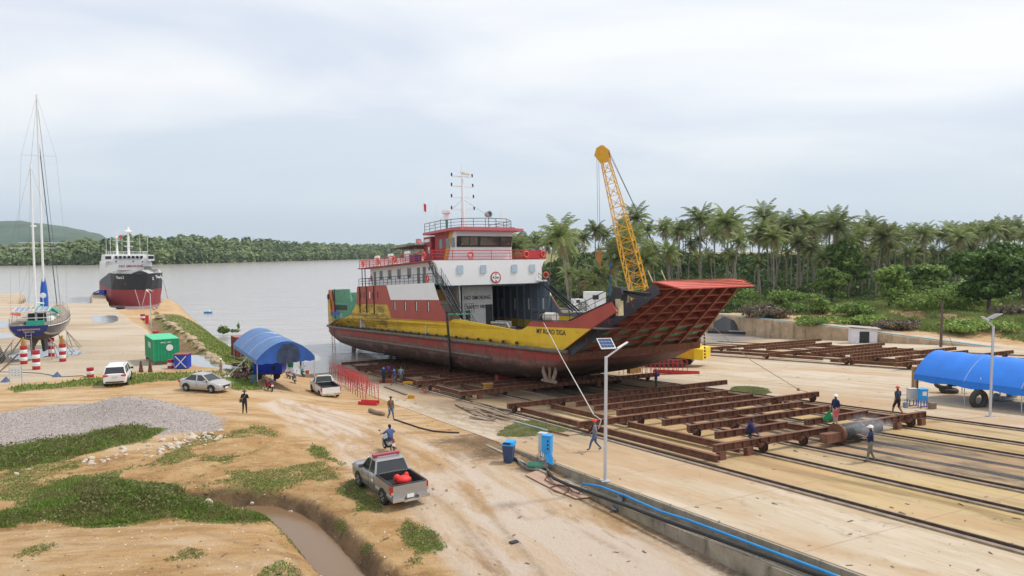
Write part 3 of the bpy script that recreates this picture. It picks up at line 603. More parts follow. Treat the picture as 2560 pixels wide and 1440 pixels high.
for s in (-1, 1): w.path([V(-43, s * 7.35, -.75)] + [V(x, s * (BW + .06), -1.35) for x in (-34, -15, 0, 10)] + [V(13.5, s * (BW + .05), -1.35)], .17, 8)
w.obj('rubbing_strake', STRK, ferry, smooth=True)
w = MB(); w.prism([(-46.2, -6.5, .3), (-38, -7.7, .3), (26.2, -7.7, .3), (26.2, 7.7, .3), (-38, 7.7, .3), (-46.2, 6.5, .3)], (0, 0, .06)); w.obj('car_deck', DECKM, ferry)
for k in range(24):
    u = -40 + k * 2.55; w = MB(); w.box((u, -BW - .13 + (.1 if u < -37 else 0), .42), (.32, .14, .28)); w.obj('freeing_port', DARKM, ferry)
# side plating by paint colour
def side(s, nm, polys, mat):
    for p in polys: w = MB(); w.prism([(x if s < 0 or x < 27 else 27 + (x - 27) * .1, s * BW if x > -38.5 else s * (BW - (-38 - x) * .15), z) for x, z in p], (0, -s * .12, 0)); w.obj(nm, mat, ferry)
for s in (-1, 1):
    side(s, 'yellow_side_plating', [[(-46.3, .05), (-46.4, 4.2), (-45.2, 4.6), (-44.0, 4.6), (-43.6, 2.3), (-42, 1.4), (-38, 1.3), (-34, 1.6), (-30.5, 2.2), (-27.6, 3.88), (-14.9, 3.88), (-13.6, 2.05), (3.9, 2.05), (5, 2.35), (6.7, 2.35), (18.3, 1.65), (19.5, 1.72), (20.4, 2.05), (30.1, 2.15), (25.8, .05)]], YEL)
    side(s, 'red_side_plating', [[(-27.6, 3.88), (-27.0, 6.5), (-15, 6.5), (-14.9, 3.88)], [(-14.9, 3.88), (-15, 6.5), (-13.6, 4.5), (1.2, 4.5), (3.9, 2.05), (-13.6, 2.05)], [(20.4, 2.05), (21.1, 2.55), (27, 2.65), (32.8, 4.35), (33.5, 3.6), (30.1, 2.15)]], SHIPC)
    side(s, 'white_side_plating', [[(-15, 6.5), (0, 6.5), (1.2, 4.5), (-13.6, 4.5)]], SHIPW)
    for u in (-12.2, -8.65, -5.1, -1.6):
        w = MB(); pts = [(u - .26, -s * 0, 3.1)]; y = s * (BW + .02)
        ar = [V(u - .3, y, 3.1), V(u + .3, y, 3.1), V(u + .3, y, 4.1), V(u + .2, y, 4.38), V(u, y, 4.5), V(u - .2, y, 4.38), V(u - .3, y, 4.1)]
        w.prism(ar, (0, -s * .05, 0)); o = w.obj('arched_opening', DARKM, ferry)
        w = MB(); w.box((u + .17, y + s * .01, 3.72), (.16, .03, 1.15)); w.obj('painted_daylight', WHITE2, o)  # white strip painted in as daylight showing through the opening
    for u, z in ((-25.5, 5.2), (-24.0, 5.2), (-21.6, 5.2), (-20.4, 5.1), (-18.4, 5.2)): w = MB(); w.box((u, s * (BW + .005), z), (.32, .03, .95)); w.obj('slot_window', WHITE2 if u == -21.6 else DARKM, ferry)
    for u, t in ((-25.8, 6.5), (-22.9, 6.5), (-19.8, 6.5)): w = MB(); w.tube((u, s * (BW + .08), 2.6), (u, s * (BW + .08), t), .07, n=6); w.obj('drain_pipe', BLACK, ferry, smooth=True)
for pl in ([(-26, .5), (-26, 6.4), (-.1, 6.4), (1.1, 4.5), (3.6, 2.3), (6.7, 2.3), (14, 2.4), (21, 2.4), (26.8, 2.6), (26.8, .5)],): w = MB(); w.prism([(x, 7.74, z) for x, z in pl], (0, .03, 0)); w.obj('inner_lining', INNER, ferry)
w = MB(); w.prism([(-46.35, -6.5, .05), (-46.35, 6.5, .05), (-46.4, 6.5, 1.4), (-46.4, -6.5, 1.4)], (.12, 0, 0)); w.obj('transom', YEL, ferry)
# casings on both sides of the car lane: inner faces and deck structure above
w = MB()
w.box((-13.3, -4.2, 3.4), (25.6, .12, 6.1)); w.box((-26.2, -6.0, 3.4), (.12, 3.7, 6.1)); w.obj('casing_wall', GREYW, ferry)
w = MB(); w.box((-3.0, -.5, 3.25), (.12, 4.3, 5.7)); fw = w.obj('casing_front', GREYW, ferry)
w = MB(); w.box((-2.93, -1.9, 1.7), (.04, .6, 2.5)); w.obj('dark_doorway', DARKM, fw); w = MB(); w.box((-2.93, 1.1, 2.0), (.04, 1.0, 3.2)); w.obj('dark_doorway', DARKM, fw)
w = MB(); w.box((-3.2, -5.2, 3.0), (.1, 4.9, 5.2)); w.obj('side_panel', GREYW, ferry); w = MB(); w.box((-3.1, -5.2, 5.0), (.1, 4.6, 1.4)); w.obj('weathered_panel', M('weathered_panel', (.5, .3, .12), .8, var=.3, rust=.5, dirt=.5), ferry)
w = MB(); w.box((-12.3, 7.5, 3.3), (27.5, .12, 5.9)); iw = w.obj('inner_side_wall', INNER, ferry)
for k in range(16):
    w = MB(); w.box((-25.5 + k * 1.75, 7.32, 3.3), (.14, .3, 5.9)); w.obj('wall_rib', INNER, iw)
w = MB(); w.box((-12.3, 7.38, 2.4), (27.4, .2, .12)); w.box((-12.3, 7.38, 4.4), (27.4, .2, .1)); w.obj('wall_stringer', INNER, iw)
for k in range(6): w = MB(); w.box((-17.5 + k * 3.5, 7.42, 3.4), (.3, .04, 1.5)); w.obj('bright_slot', WHITE2, iw)
w = MB(); w.box((-26.5, 1, 3.3), (.2, 12, 5.9)); w.box((-12, -3.2, 2.2), (9, 1.6, 3.6)); w.obj('aft_bulkhead', DARKM, ferry)
w = MB(); w.box((-13.3, 0, 6.35), (26.6, 15.4, .2)); 
for k in range(9): w.box((-25 + k * 3.0, 0, 6.1), (.16, 11, .35))
w.obj('upper_deck', INNER, ferry)
# white front block across the lane
w = MB()
zt = 9.1; zb = 6.12
f = [(-7.95, zt), (-7.55, zt - .35), (-7.3, zt - .9), (-7.25, 7.7), (-6.45, zb), (7.2, zb), (7.25, zb + 2), (7.3, zt - .9), (7.6, zt - .3), (8.1, zt)]
w.prism([(.15, y, z) for y, z in f], (-.5, 0, 0)); w.obj('front_fascia', SHIPW, ferry)
w = MB(); w.box((-1.6, .0, 7.6), (2.6, 13.0, 2.7)); w.obj('passenger_cabin', SHIPW, ferry)
for y in (-4.4, -1.25, 3.15, 6.0 - .2):
    w = MB(); x0 = .2
    r_ = [V(x0, y + a, 8.0 + b) for a, b in ((-.36, -.5), (.36, -.5), (.4, -.4), (.4, .4), (.36, .5), (-.36, .5), (-.4, .4), (-.4, -.4))]
    w.prism(r_, (.05, 0, 0)); w.obj('shuttered_window', M('pale_blue_shutter', (.42, .53, .6), .35), ferry)
def text(s_, size, parent, loc, rot, mat, name='lettering', ext=.01, align='CENTER', sx=1):
    c = bpy.data.curves.new(name, 'FONT'); c.body = s_; c.size = size; c.extrude = ext; c.align_x = align; c.align_y = 'CENTER'; c.offset = size * .012; c.resolution_u = 3
    c.materials.append(mat); o = bpy.data.objects.new(name, c); COL.objects.link(o); o.parent = parent; o.location = loc; o.rotation_euler = rot; o.scale = (sx, 1, 1)
    me = bpy.data.meshes.new_from_object(o.evaluated_get(bpy.context.evaluated_depsgraph_get())); q = bpy.data.objects.new(name, me); COL.objects.link(q); q.parent = parent; q.matrix_basis = o.matrix_basis.copy(); q.location = loc; q.rotation_euler = rot; q.scale = (sx, 1, 1)
    bpy.data.objects.remove(o); return q
RX, RZ = R(90), R(90)
w = MB(); w.lathe([(0, 0), (.72, 0), (.72, .04), (0, .04)], (.17, .45, 6.95), 'X', 28); sg = w.obj('height_limit_sign', M('sign_red', (.5, .04, .05), .4), ferry)
w = MB(); w.lathe([(0, 0), (.56, 0), (.56, .02), (0, .02)], (.215, .45, 6.95), 'X', 28); w.obj('sign_face', WHITE2, sg)
w = MB(); w.prism([(.24, .45 - .17, 7.44), (.24, .45 + .17, 7.44), (.24, .45, 7.24)], (.01, 0, 0)); w.prism([(.24, .45 - .17, 6.46), (.24, .45 + .17, 6.46), (.24, .45, 6.66)], (.01, 0, 0)); w.obj('sign_arrow', BLACK, sg)
text('4.5m', .46, sg, (.245, .45, 6.95), (RX, 0, RZ), BLACK)
text('NO SMOKING', .66, fw, (-2.9, -.5, 4.5), (RX, 0, RZ), BLACK, sx=.9)
text('SAFETY FIRST', .58, fw, (-2.9, -.5, 3.35), (RX, 0, RZ), BLACK, sx=.9)
text('MY RORO TIGA', .62, ferry, (24.3, -BW - .015, 1.66), (RX, 0, 0), BLACK, sx=1.05)
# upper deckhouse
w = MB(); w.box((-13.2, -.0, 7.75), (23.8, 12.9, 2.6)); dh = w.obj('deckhouse', SHIPW, ferry)
for s in (-1, 1):
    y = s * 6.47
    for u in (-20.6, -17.3, -13.9, -10.4):
        w = MB(); w.box((u, y, 7.95), (1.25, .06, 1.35)); fr = w.obj('window', STEEL, dh); w = MB(); w.box((u, y + s * .02, 7.95), (1.1, .06, 1.2)); w.box((u, y + s * .03, 7.95), (.05, .07, 1.25)); w.obj('pane', GLASS, fr)
    for u in (-7.4, -5.6, -2.0, -23.2):
        w = MB(); w.box((u, y, 7.55), (.8, .06, 2.0)); d_ = w.obj('door', M('grey_door', (.2, .2, .18), .6), dh); w = MB(); w.box((u, y + s * .03, 8.0), (.4, .04, .6)); w.obj('pane', GLASS, d_)
    for u in (-4.1, -3.2): w = MB(); w.lathe([(0, 0), (.26, 0), (.26, .06), (0, .06)], (u, y - s * .0, 8.3), 'Y', 14); w.obj('porthole', GLASS, dh)
w = MB(); w.box((-24.6, -6.52, 7.6), (.5, .1, .8)); w.obj('fire_box', REDP, dh)
# roof deck
w = MB(); w.prism([(-26.7, -BW + .1, 9.05), (0.1, -BW + .0, 9.05), (0.1, BW, 9.05), (-26.7, BW - .1, 9.05)], (0, 0, .14)); w.obj('roof_deck', M('red_deck_edge', (.36, .04, .045), .6, rust=.3), ferry)
w = MB()
for s in (-1, 1):
    for u in (-26.3, -25): w.tube((u, s * 7.3, 6.5), (u, s * 7.3, 9.05), .07, n=6)
w.obj('deck_post', BLKR, ferry)
def railing(name, pts, h, mids, mat, parent, sp_=1.6, r=.028, top=None):
    w = MB()
    for i in range(len(pts) - 1):
        p, q = V(*pts[i]), V(*pts[i + 1]); n = max(1, round((q - p).length / sp_))
        for k in range(n + (i == len(pts) - 2)): a = p.lerp(q, k / n); w.tube(a, a + V(0, 0, h), r, n=5)
        for j in range(mids + 1):
            z = h * (j + 1) / (mids + 1); w.tube(p + V(0, 0, z), q + V(0, 0, z), r * (1.2 if j == mids else .8), n=5)
    return w.obj(name, mat, parent)
Z9 = 9.19
railing('red_railing', [(-.1, -7.6, Z9), (-26.5, -7.6, Z9), (-26.5, 7.6, Z9), (-.1, 7.6, Z9)], 1.1, 3, REDR, ferry, 1.5, .04)
railing('red_railing', [(0, -7.9, Z9), (0, 8.0, Z9)], 1.1, 2, REDR, ferry, 2.6, .038)
for s in (-1, 1): railing('black_railing', [(-.3, s * 7.75, 6.5), (-26.6, s * 7.75, 6.5), (-26.6, s * 1, 6.5)], 1.1, 2, BLKR, ferry, 1.5, .034)
w = MB()      # solid red screens on the wing rails
for s in (-1, 1):
    w.box((-1.6, s * 7.62, Z9 + .55), (3.0, .03, .95)) if s > 0 else None
w.box((0.03, 6.2, Z9 + .52), (.03, 3.2, .9)); w.obj('rail_screen', REDR, ferry)
# wheelhouse
WY0, WY1 = -4.05, 3.85
w = MB(); 
def ring(x0, x1, y0, y1, z): return [V(x0, y0, z), V(x1, y0, z), V(x1, y1, z), V(x0, y1, z)]
w.loft([ring(-7.2, -1.5, WY0, WY1, Z9), ring(-7.2, -1.5, WY0, WY1, 10.75), ring(-7.2, -1.25, WY0 - .05, WY1 + .05, 12.2), ring(-7.2, -1.45, WY0, WY1, 12.75)]); wh = w.obj('wheelhouse', SHIPW, ferry)
w = MB(); w.prism([(-1.42, WY0 + .1, 10.8), (-1.42, WY1 - .1, 10.8), (-1.17, WY1 - .05, 12.1), (-1.17, WY0 + .05, 12.1)], (.03, 0, 0)); wb = w.obj('window_band', BLACK, wh)
for i, (a, b_) in enumerate(((-3.4, -2.3), (-2.2, -1.15), (-.75, 1.75), (2.15, 3.3 - .3), (3.05 - .0, 3.6))):
    w = MB(); w.prism([(-1.36, a, 10.98), (-1.36, b_, 10.98), (-1.17, b_, 11.95), (-1.17, a, 11.95)], (.03, 0, 0)); w.obj('window_pane', M('bridge_glass', (.07, .06, .05), .05, var=.5, sc=1.2, spec=.9), wb)
for s, Y in ((-1, WY0), (1, WY1)):
    w = MB(); y = Y + s * .055
    w.prism([(-7.2, y, Z9), (-4.9, y, Z9), (-2.9, y, 12.7), (-7.2, y, 12.7)], (0, s * .02, 0)); w.obj('red_panel', M('wheelhouse_red', (.33, .03, .035), .5), wh)
    w = MB(); w.prism([(-4.9, y, Z9), (-3.9, y, Z9), (-2.0, y, 12.7), (-2.9, y, 12.7)], (0, s * .02, 0)); w.obj('yellow_stripe', M('stripe_yellow', (.62, .36, .02), .5), wh)
    for u in (-5.4, -3.5, -2.1): w = MB(); w.box((u, y + s * .03, 11.4), (.85, .06, 1.15)); w.obj('side_window', M('side_glass', (.16, .22, .2), .1), wh)
w = MB(); w.prism([(-9.0, -5.0, 12.75), (-.6, -4.95, 12.75), (-.1, -4.0, 12.72), (0.0, 3.8, 12.72), (-.5, 5.1, 12.72), (-9.0, 5.0, 12.75)], (0, 0, .32))
w.prism([(-2.0, -4.6, 13.06), (-.4, -3.9, 13.06), (-.3, 3.7, 13.06), (-2, 4.6, 13.06)], (0, 0, .12)); w.obj('wheelhouse_roof', M('roof_pink_red', (.5, .12, .13), .5, var=.08), ferry)
railing('roof_railing', [(-8.8, -4.8, 13.07), (-4, -4.8, 13.07), (-2.2, -2.8, 13.2), (-1.2, 0, 13.2), (-1.5, 3.2, 13.2), (-3, 4.8, 13.07), (-8.8, 4.8, 13.07)], 1.15, 2, BLKR, ferry, 1.7, .034)
w = MB(); w.box((-9.4, -3.4, 10.9), (2.4, 1.6, 3.4)); ca = w.obj('funnel_casing', M('wheelhouse_red', ()), ferry)
w = MB(); w.box((-9.4, -4.24, 12.1), (1.6, .05, .4)); w.obj('name_plate', WHITE2, ca)
w = MB(); w.box((-8.9, -4.24, 10.8), (.5, .05, .9)); w.obj('vent_window', WHITE2, ca)
w = MB(); w.box((-14, -2, 11.55), (8.5, 8, .08)); 
for u, y in ((-18, -5.8), (-14, -5.8), (-10.2, -5.8), (-18, 1.8), (-10.2, 1.8)): w.tube((u, y, Z9), (u, y, 11.55), .05, n=6)
w.obj('awning', M('grey_awning', (.13, .13, .13), .7), ferry)
# mast
w = MB(); mx, my = -4.2, -1.5
w.tube((mx, my, 13.1), (mx, my, 15.5), .27, .24, 12); w.tube((mx, my, 15.5), (mx, my, 19.6), .22, .12, 12); w.tube((mx, my, 19.6), (mx, my, 21.3), .06, .04, 8)
w.box((mx + .1, my, 20.4), (.3, .5, .3)); ms = w.obj('mast', WHITE, ferry, smooth='auto')
for z, l in ((15.7, 3.2), (17.2, 3.1), (18.6, 3.0), (20.0 - .15, 2.9)):
    w = MB(); w.bar((mx, my - l / 2, z), (mx, my + l / 2, z), .1, .12); ya = w.obj('yardarm', WHITE, ms)
    for s in (-1, 1): w = MB(); w.tube((mx, my + s * l / 2, z), (mx, my + s * l / 2, z + .4), .1, n=8); w.obj('navigation_light', BLACK, ya)
w = MB(); w.box((mx + .5, my + .3, 20.15), (.25, 1.5, .22), rz=.5); w.obj('radar_scanner', M('scanner_cream', (.6, .55, .42), .5), ms)
w = MB()
for a, b_ in (((-4.2, -1.5, 17.0), (-8, -4.6, 13.3)), ((-4.2, -1.5, 17.0), (-2, 3.5, 13.3)), ((-4.2, -1.5, 15.5), (-8, 1, 13.3))): w.tube(a, b_, .015, n=4)
w.obj('stay_wire', BLACK, ms)
w = MB(); w.tube((-5.5, -3.2, 13.1), (-5.5, -3.2, 14.4), .16, n=10, mi=1); w.lathe([(.0, 0), (.55, .05), (.6, .3), (.5, .5), (0, .55)], (-5.5, -3.2, 15.2), n=16); w.tube((-5.5, -3.2, 14.4), (-5.5, -3.2, 15.2), .3, n=10); w.obj('radar_dome', [WHITE, GREENP], ferry, smooth='auto')
w = MB(); w.lathe([(0, -.45), (.35, -.4), (.42, .3), (.3, .32), (.28, 0)], (-2.5, 1.2, 15.0), 'X', 16); w.tube((-2.5, 1.2, 13.2), (-2.5, 1.2, 14.7), .07, n=6); w.obj('searchlight', M('searchlight_grey', (.35, .36, .37), .3, .6), ferry, smooth='auto')
for x, y, h in ((-8.6, -4.6, 2.4), (-7, -3.9, 3.2), (-3, 3.3, 2.5), (-4.5, 4.4, 3.1), (-5.5, 4.6, 2.2), (-6, 3.6, 2.8), (-3.2, 4.7, 1.9)): w = MB(); w.tube((x, y, 13.1), (x, y, 13.1 + h), .035, .02, 5); w.obj('whip_antenna', WHITE2, ferry)
# stairs
def stairs(name, p, q, wid, mat, parent, rail=True, n=None):
    p, q = V(*p), V(*q); w = MB(); d = q - p; hd = V(d.x, d.y, 0).normalized(); sd_ = V(-hd.y, hd.x, 0) * wid / 2
    for s in (-1, 1): w.bar(p + sd_ * s, q + sd_ * s, .06, .22)
    n = n or int(abs(d.z) / .28)
    for k in range(1, n): c = p.lerp(q, k / n); w.bar(c - sd_, c + sd_, .24, .04)
    if rail:
        for s in (-1, 1):
            w.tube(p + sd_ * s + V(0, 0, 1), q + sd_ * s + V(0, 0, 1), .03, n=5)
            w.tube(p + sd_ * s + V(0, 0, .5), q + sd_ * s + V(0, 0, .5), .02, n=5)
            for k in range(n // 2 + 1): c = p.lerp(q, k / (n // 2)) + sd_ * s; w.tube(c, c + V(0, 0, 1), .022, n=4)
    return w.obj(name, mat, parent)
stairs('stairway', (-1.6, -7.3, 9.1), (.9, -7.3, 6.4), .8, BLKR, ferry)
stairs('stairway', (1.0, -7.2, 6.4), (4.9, -7.2, 2.9), .8, BLKR, ferry)
stairs('stairway', (6.4, -5.8, .4), (3.2, -5.8, 2.9), .8, BLKR, ferry)
stairs('stairway', (-1.9, -5.2, 5.9), (.4, -5.2, 2.9), .7, BLKR, ferry)
railing('landing_railing', [(1.6, -7.75, 2.9), (5.3, -7.75, 2.9), (5.3, -5.4, 2.9)], 1.1, 3, BLKR, ferry, .3, .02)
w = MB(); w.box((3.5, -6.6, 2.85), (3.6, 2.2, .08)); w.box((.6, -7.2, 6.35), (1.2, 1.0, .08)); w.obj('stair_landing', GREENP, ferry)
stairs('stairway', (0.3, 7.1, 6.4), (7.5, 7.1, 2.6), .9, BLKR, ferry); stairs('stairway', (8.8, 7.1, 2.6), (12, 7.1, .4), .9, BLKR, ferry)
railing('landing_railing', [(7.5, 7.6, 2.6), (9.2, 7.6, 2.6), (9.2, 6.2, 2.6)], 1.1, 3, BLKR, ferry, .3, .022)
railing('black_railing', [(-.1, 7.6, 6.5), (.5, 7.6, 6.5)], 1.1, 2, BLKR, ferry, .5, .03)
w = MB(); w.box((8.4, 7.1, 2.55), (1.6, 1.1, .06)); w.box((.1, 7.1, 6.4), (1.0, 1.3, .2)); w.obj('stair_landing', WHITE, ferry)
w = MB(); w.bar((1.0, -6.9, 5.6), (7.5, -6.9, .45), .09, .09); w.bar((.3, 7.5, 6.2), (10.5, 7.5, .6), .09, .2); w.obj('stair_brace', BLKR, ferry)
# bow walkway rails on top of the red bulwark, starboard and port
for s in (-1, 1):
    railing('bow_railing', [(21.2, s * 7.75, 2.6), (27, s * 7.75, 2.7), (32.4, s * 7.75, 4.3)] if s < 0 else [(14, 7.75, 2.6), (26.5, 7.75, 2.7)], 1.0, 1, BLKR, ferry, 2.2, .03)
    w = MB(); w.bar((20.9, s * 7.84, 2.6), (27, s * 7.84, 2.72), .22, .07); w.bar((27, s * 7.84, 2.72), (32.8, s * 7.84, 4.42), .22, .07) if s < 0 else None; w.obj('bulwark_cap', BLACK, ferry)
# mooring deck gear
w = MB(); w.box((22.6, -6.8, 2.3), (1.5, .9, .3), mi=1); w.tube((22.0, -6.8, 2.9), (23.5, -6.8, 2.9), .42, n=12); w.tube((21.4, -6.8, 2.7), (21.7, -6.8, 2.7), .5, n=12, mi=2); w.obj('anchor_winch', [M('rope_white', (.6, .57, .5), .9), REDP, BLACK], ferry, smooth='auto')
w = MB(); w.prism([(20, -7.7, 2.0), (31.5, -7.7, 2.1), (31.5, -5.6, 2.1), (20, -5.6, 2.0)], (0, 0, .08)); w.prism([(14, 7.7, 2.0), (26.5, 7.7, 2.1), (26.5, 5.6, 2.1), (14, 5.6, 2.0)], (0, 0, .08)); w.obj('fore_platform', DECKM, ferry)
w = MB(); w.ball((26.2, -7.0, 2.45), .35, sc=(1.4, .8, .9)); w.ball((26.8, -6.9, 2.65), .2); w.obj('rope_coil', M('rope_white', ()), ferry, smooth=True)
# ramp arm (pillar and ram) both sides
for s in (-1,):
    y = s * 7.3
    w = MB(); w.prism([(31.6, y, 3.0), (32.9, y, 3.6), (33.5, y, 4.9), (33.3, y, 5.45), (32.5, y, 5.5), (32.0, y, 4.8), (30.9, y, 3.8)], (0, -s * .55, 0)); ar = w.obj('ramp_post', BLACK, ferry)
    w = MB(); w.prism([(33.0, y - s * .2, 5.3), (33.5, y - s * .2, 5.2), (34.9, y * .8, 4.95), (34.8, y * .8, 4.7), (34.0, y - s * .5, 4.6)], (0, -s * .25, 0)); w.obj('lifting_link', BLACK, ar)
    w = MB(); w.box((33.1, y, 3.9), (.35, .5, 1.3)); w.obj('fender_pad', M('pad_cream', (.6, .5, .3), .7, rust=.4), ar)
# bow ramp: tapered grillage
RU0, RZ0, RU1, RZ1 = 25.9, .05, 34.3, 5.55; W0, W1 = 7.7, 4.55
def rp_(s, t, d=0):
    dx, dz = RU1 - RU0, RZ1 - RZ0; l = math.hypot(dx, dz); nx, nz = dz / l, -dx / l
    return V(RU0 + dx * t + nx * d, s * (W0 + (W1 - W0) * t), RZ0 + dz * t + nz * d)
w = MB(); w.prism([rp_(-1, 0), rp_(-1, 1), rp_(1, 1), rp_(1, 0)], (0.0, 0, .08)); rmp = w.obj('bow_ramp', RAMPM, ferry)
for s in (-1, 1):
    w = MB(); a, b_, c_, d_ = (rp_(s, -.02, -.15), rp_(s, 1.0, -.15), rp_(s, 1.0, .75), rp_(s, .02, .75)) if s < 0 else (rp_(s, 0, 0), rp_(s, 1.0, 0), rp_(s, 1.0, .5), rp_(s, .02, .5)); w.prism([a, b_, c_, d_], (0, -s * .14, 0)); w.obj('ramp_side_beam', M('ramp_side_grey', (.045, .05, .065), .6, rust=.3) if s < 0 else RIBM, rmp)
for k in range(1, 6):
    s = -1 + 2 * k / 6; w = MB(); w.prism([rp_(s, 0, .02), rp_(s, 1, .02), rp_(s, 1, .5), rp_(s, 0, .5)], (0, .06, 0)); w.prism([rp_(s, 0, .5) - V(0, .07, 0), rp_(s, 1, .5) - V(0, .07, 0), rp_(s, 1, .54) - V(0, .07, 0), rp_(s, 0, .54) - V(0, .07, 0)], (0, .22, 0)); w.obj('ramp_girder', RIBM, rmp)
for k in range(0, 9):
    t = k / 8; w = MB(); w.prism([rp_(-1, t, .02), rp_(1, t, .02), rp_(1, t, .38), rp_(-1, t, .38)], (.05, 0, .03)); w.prism([rp_(-1, t - .008, .38), rp_(1, t - .008, .38), rp_(1, t + .012, .38), rp_(-1, t + .012, .38)], (.03, 0, -.045)); w.obj('ramp_cross_rib', RIBM, rmp)
for k in range(6):
    for j in range(2):
        s0 = -1 + 2 * k / 6 + .03; t = .03 + j * .125
        for q in (0, .12): w = MB(); w.prism([rp_(s0 + q, t, .12), rp_(s0 + q + .07, t, .12), rp_(s0 + q + .09, t + .09, .3), rp_(s0 + q + .02, t + .09, .3)], (.02, 0, -.03)); w.obj('green_bracket', RAMPG, rmp)
w = MB()
w.prism([rp_(-.97, .01, .06), rp_(-.97, .34, .06), rp_(.97, .34, .06), rp_(.97, .01, .06)], (.01, 0, -.02))
w.obj('green_underplate', RAMPG, rmp)
tip = rp_(0, 1, 0); FLP = M('ramp_flap_red', (.55, .09, .06), .55, var=.15, rust=.35, rs=1.5)
w = MB(); z0 = tip.z + .05; x0 = tip.x
w.prism([(x0 - .25, -4.75, z0 + .12), (x0 + .5, -4.9, z0 + .1), (x0 + 2.2, -4.0, z0 - .45), (x0 + 2.0, 4.3, z0 - .45), (x0 + .6, 4.6, z0 + .1), (x0 - .25, 4.75, z0 + .12)], (0, 0, .09)); fl = w.obj('ramp_flap', FLP, rmp)
w = MB()
for k in range(5): w.bar((x0 + .1 + k * .42, -4.0, z0 + .27 - k * .13), (x0 + .1 + k * .42, 4.2, z0 + .27 - k * .13), .07, .06)
w.obj('flap_strip', M('strip_rust', (.3, .1, .05), .8, rust=.5), fl)
for y in (-4.6, -3.2): w = MB(); w.tube((x0 - .3, y, z0 + .2), (x0 - .5, y - .3, z0 + 1.1), .05, n=6); w.obj('tip_post', M('pad_cream', ()), rmp)
w = MB()
for k in range(9): w.lathe([(.05, -.02), (.11, -.02), (.11, .02), (.05, .02)], rp_(.93, .3, .5) + V(0, 0, -.25 - k * .3), 'X' if k % 2 else 'Y', 8)
w.obj('ramp_chain', RUSTY2, rmp)
w = MB(); w.prism([(25.6, -7.8, .05), (26.7, -7.8, -.1), (26.5, -7.7, -.75), (25.4, -7.7, -.7)], (0, 15.6, 0)); w.obj('bow_sill', M('sill_rust', (.16, .06, .03), .8, rust=.6, var=.4), ferry)
# anchor
w = MB(); ax, ay, az = 24.2, -8.05, -1.5
w.bar((ax, ay, az + .1), (ax, ay - .05, az - 1.1), .1, .2); w.bar((ax - .85, ay, az - 1.15), (ax + .85, ay, az - 1.15), .2, .24)
for s in (-1, 1): w.prism([(ax + s * .2, ay, az - 1.2), (ax + s * .8, ay, az - 1.0), (ax + s * 1.15, ay, az - .35), (ax + s * .95, ay, az + .15), (ax + s * .75, ay, az - .3), (ax + s * .4, ay, az - .85)], (0, -.12, 0)); w.ball((ax + s * 1.0, ay - .1, az - 1.15), .16)
w.obj('anchor', M('anchor_grey', (.24, .17, .13), .8, var=.3, rust=.4), ferry)
# stern ramp and gear
w = MB(); w.prism([(-46.0, -6.3, 1.0), (-46.2, -6.2, 5.6), (-46.2, 6.0, 5.6), (-46.0, 6.0, 1.0)], (-.15, 0, 0)); sr = w.obj('stern_ramp', GREENP, ferry)
w = MB(); w.prism([(-45.9, -6.4, 4.2), (-45.0, -6.4, 6.2), (-36.0, -6.2, 6.2), (-35, -6.2, 4.2)], (0, .2, 0)); w.obj('green_screen', GREENP, ferry)
w = MB()
for k in range(7): w.box((-42.3 + k * .95, -6.52, 3.2), (.7, .06, .8))
w.obj('vent_louvre', DARKM, ferry)
w = MB(); w.box((-39.5, -6.45, 3.2), (8.6, .1, 1.5)); w.obj('stern_bulwark', GREENP, ferry)
w = MB(); w.prism([(-46.1, -6.75, 4.3), (-45.3, -6.75, 6.2), (-44.2, -6.75, 6.2), (-42.2, -6.75, 2.2), (-43.0, -6.75, 2.2)], (0, .18, 0)); w.obj('ramp_stanchion', M('stanchion_orange', (.5, .12, .06), .6, rust=.4), ferry)
w = MB(); w.tube((-41.5, -6.9, 1.3), (-41.5, -6.9, 6.3), .09, n=6); w.bar((-43.4, -6.9, 2.2), (-39.4, -6.9, 2.2), .1, .5, mi=1); w.obj('stern_derrick', [BLACK, BLUEP], ferry)
w = MB(); w.tube((-45.3, -6.9, 5.0), (-45.3, -6.6, 5.0), .5, n=14); w.obj('tyre_fender', RUBBER, ferry)
for y in (-3.4, 3.4):
    w = MB(); w.prism([(-43.8, y - .12, -.9), (-42.0, y - .12, -1.0), (-42.1, y - .12, -3.8), (-43.6, y - .12, -3.8)], (0, .24, 0)); w.obj('rudder', M('skeg_rust', (.12, .05, .035), .8, rust=.5), ferry)
    w = MB(); w.prism([(-41.2, y - .15, -1.2), (-30, y - .15, -3.3), (-32, y - .15, -3.9), (-40.4, y - .15, -3.3)], (0, .3, 0)); w.obj('skeg', M('skeg_rust', ()), ferry)
w = MB(); w.bar((-40.9, -7.75, .2), (-40.3, -7.9, -4.2), .07); w.bar((-39.6, -7.75, .2), (-38.7, -7.9, -4.2), .07)
for k in range(12): w.bar((-40.85 + k * .05, -7.78, -k * .36), (-39.6 + k * .07, -7.78, -k * .36), .05)
w.obj('boarding_ladder', RUSTY, ferry)
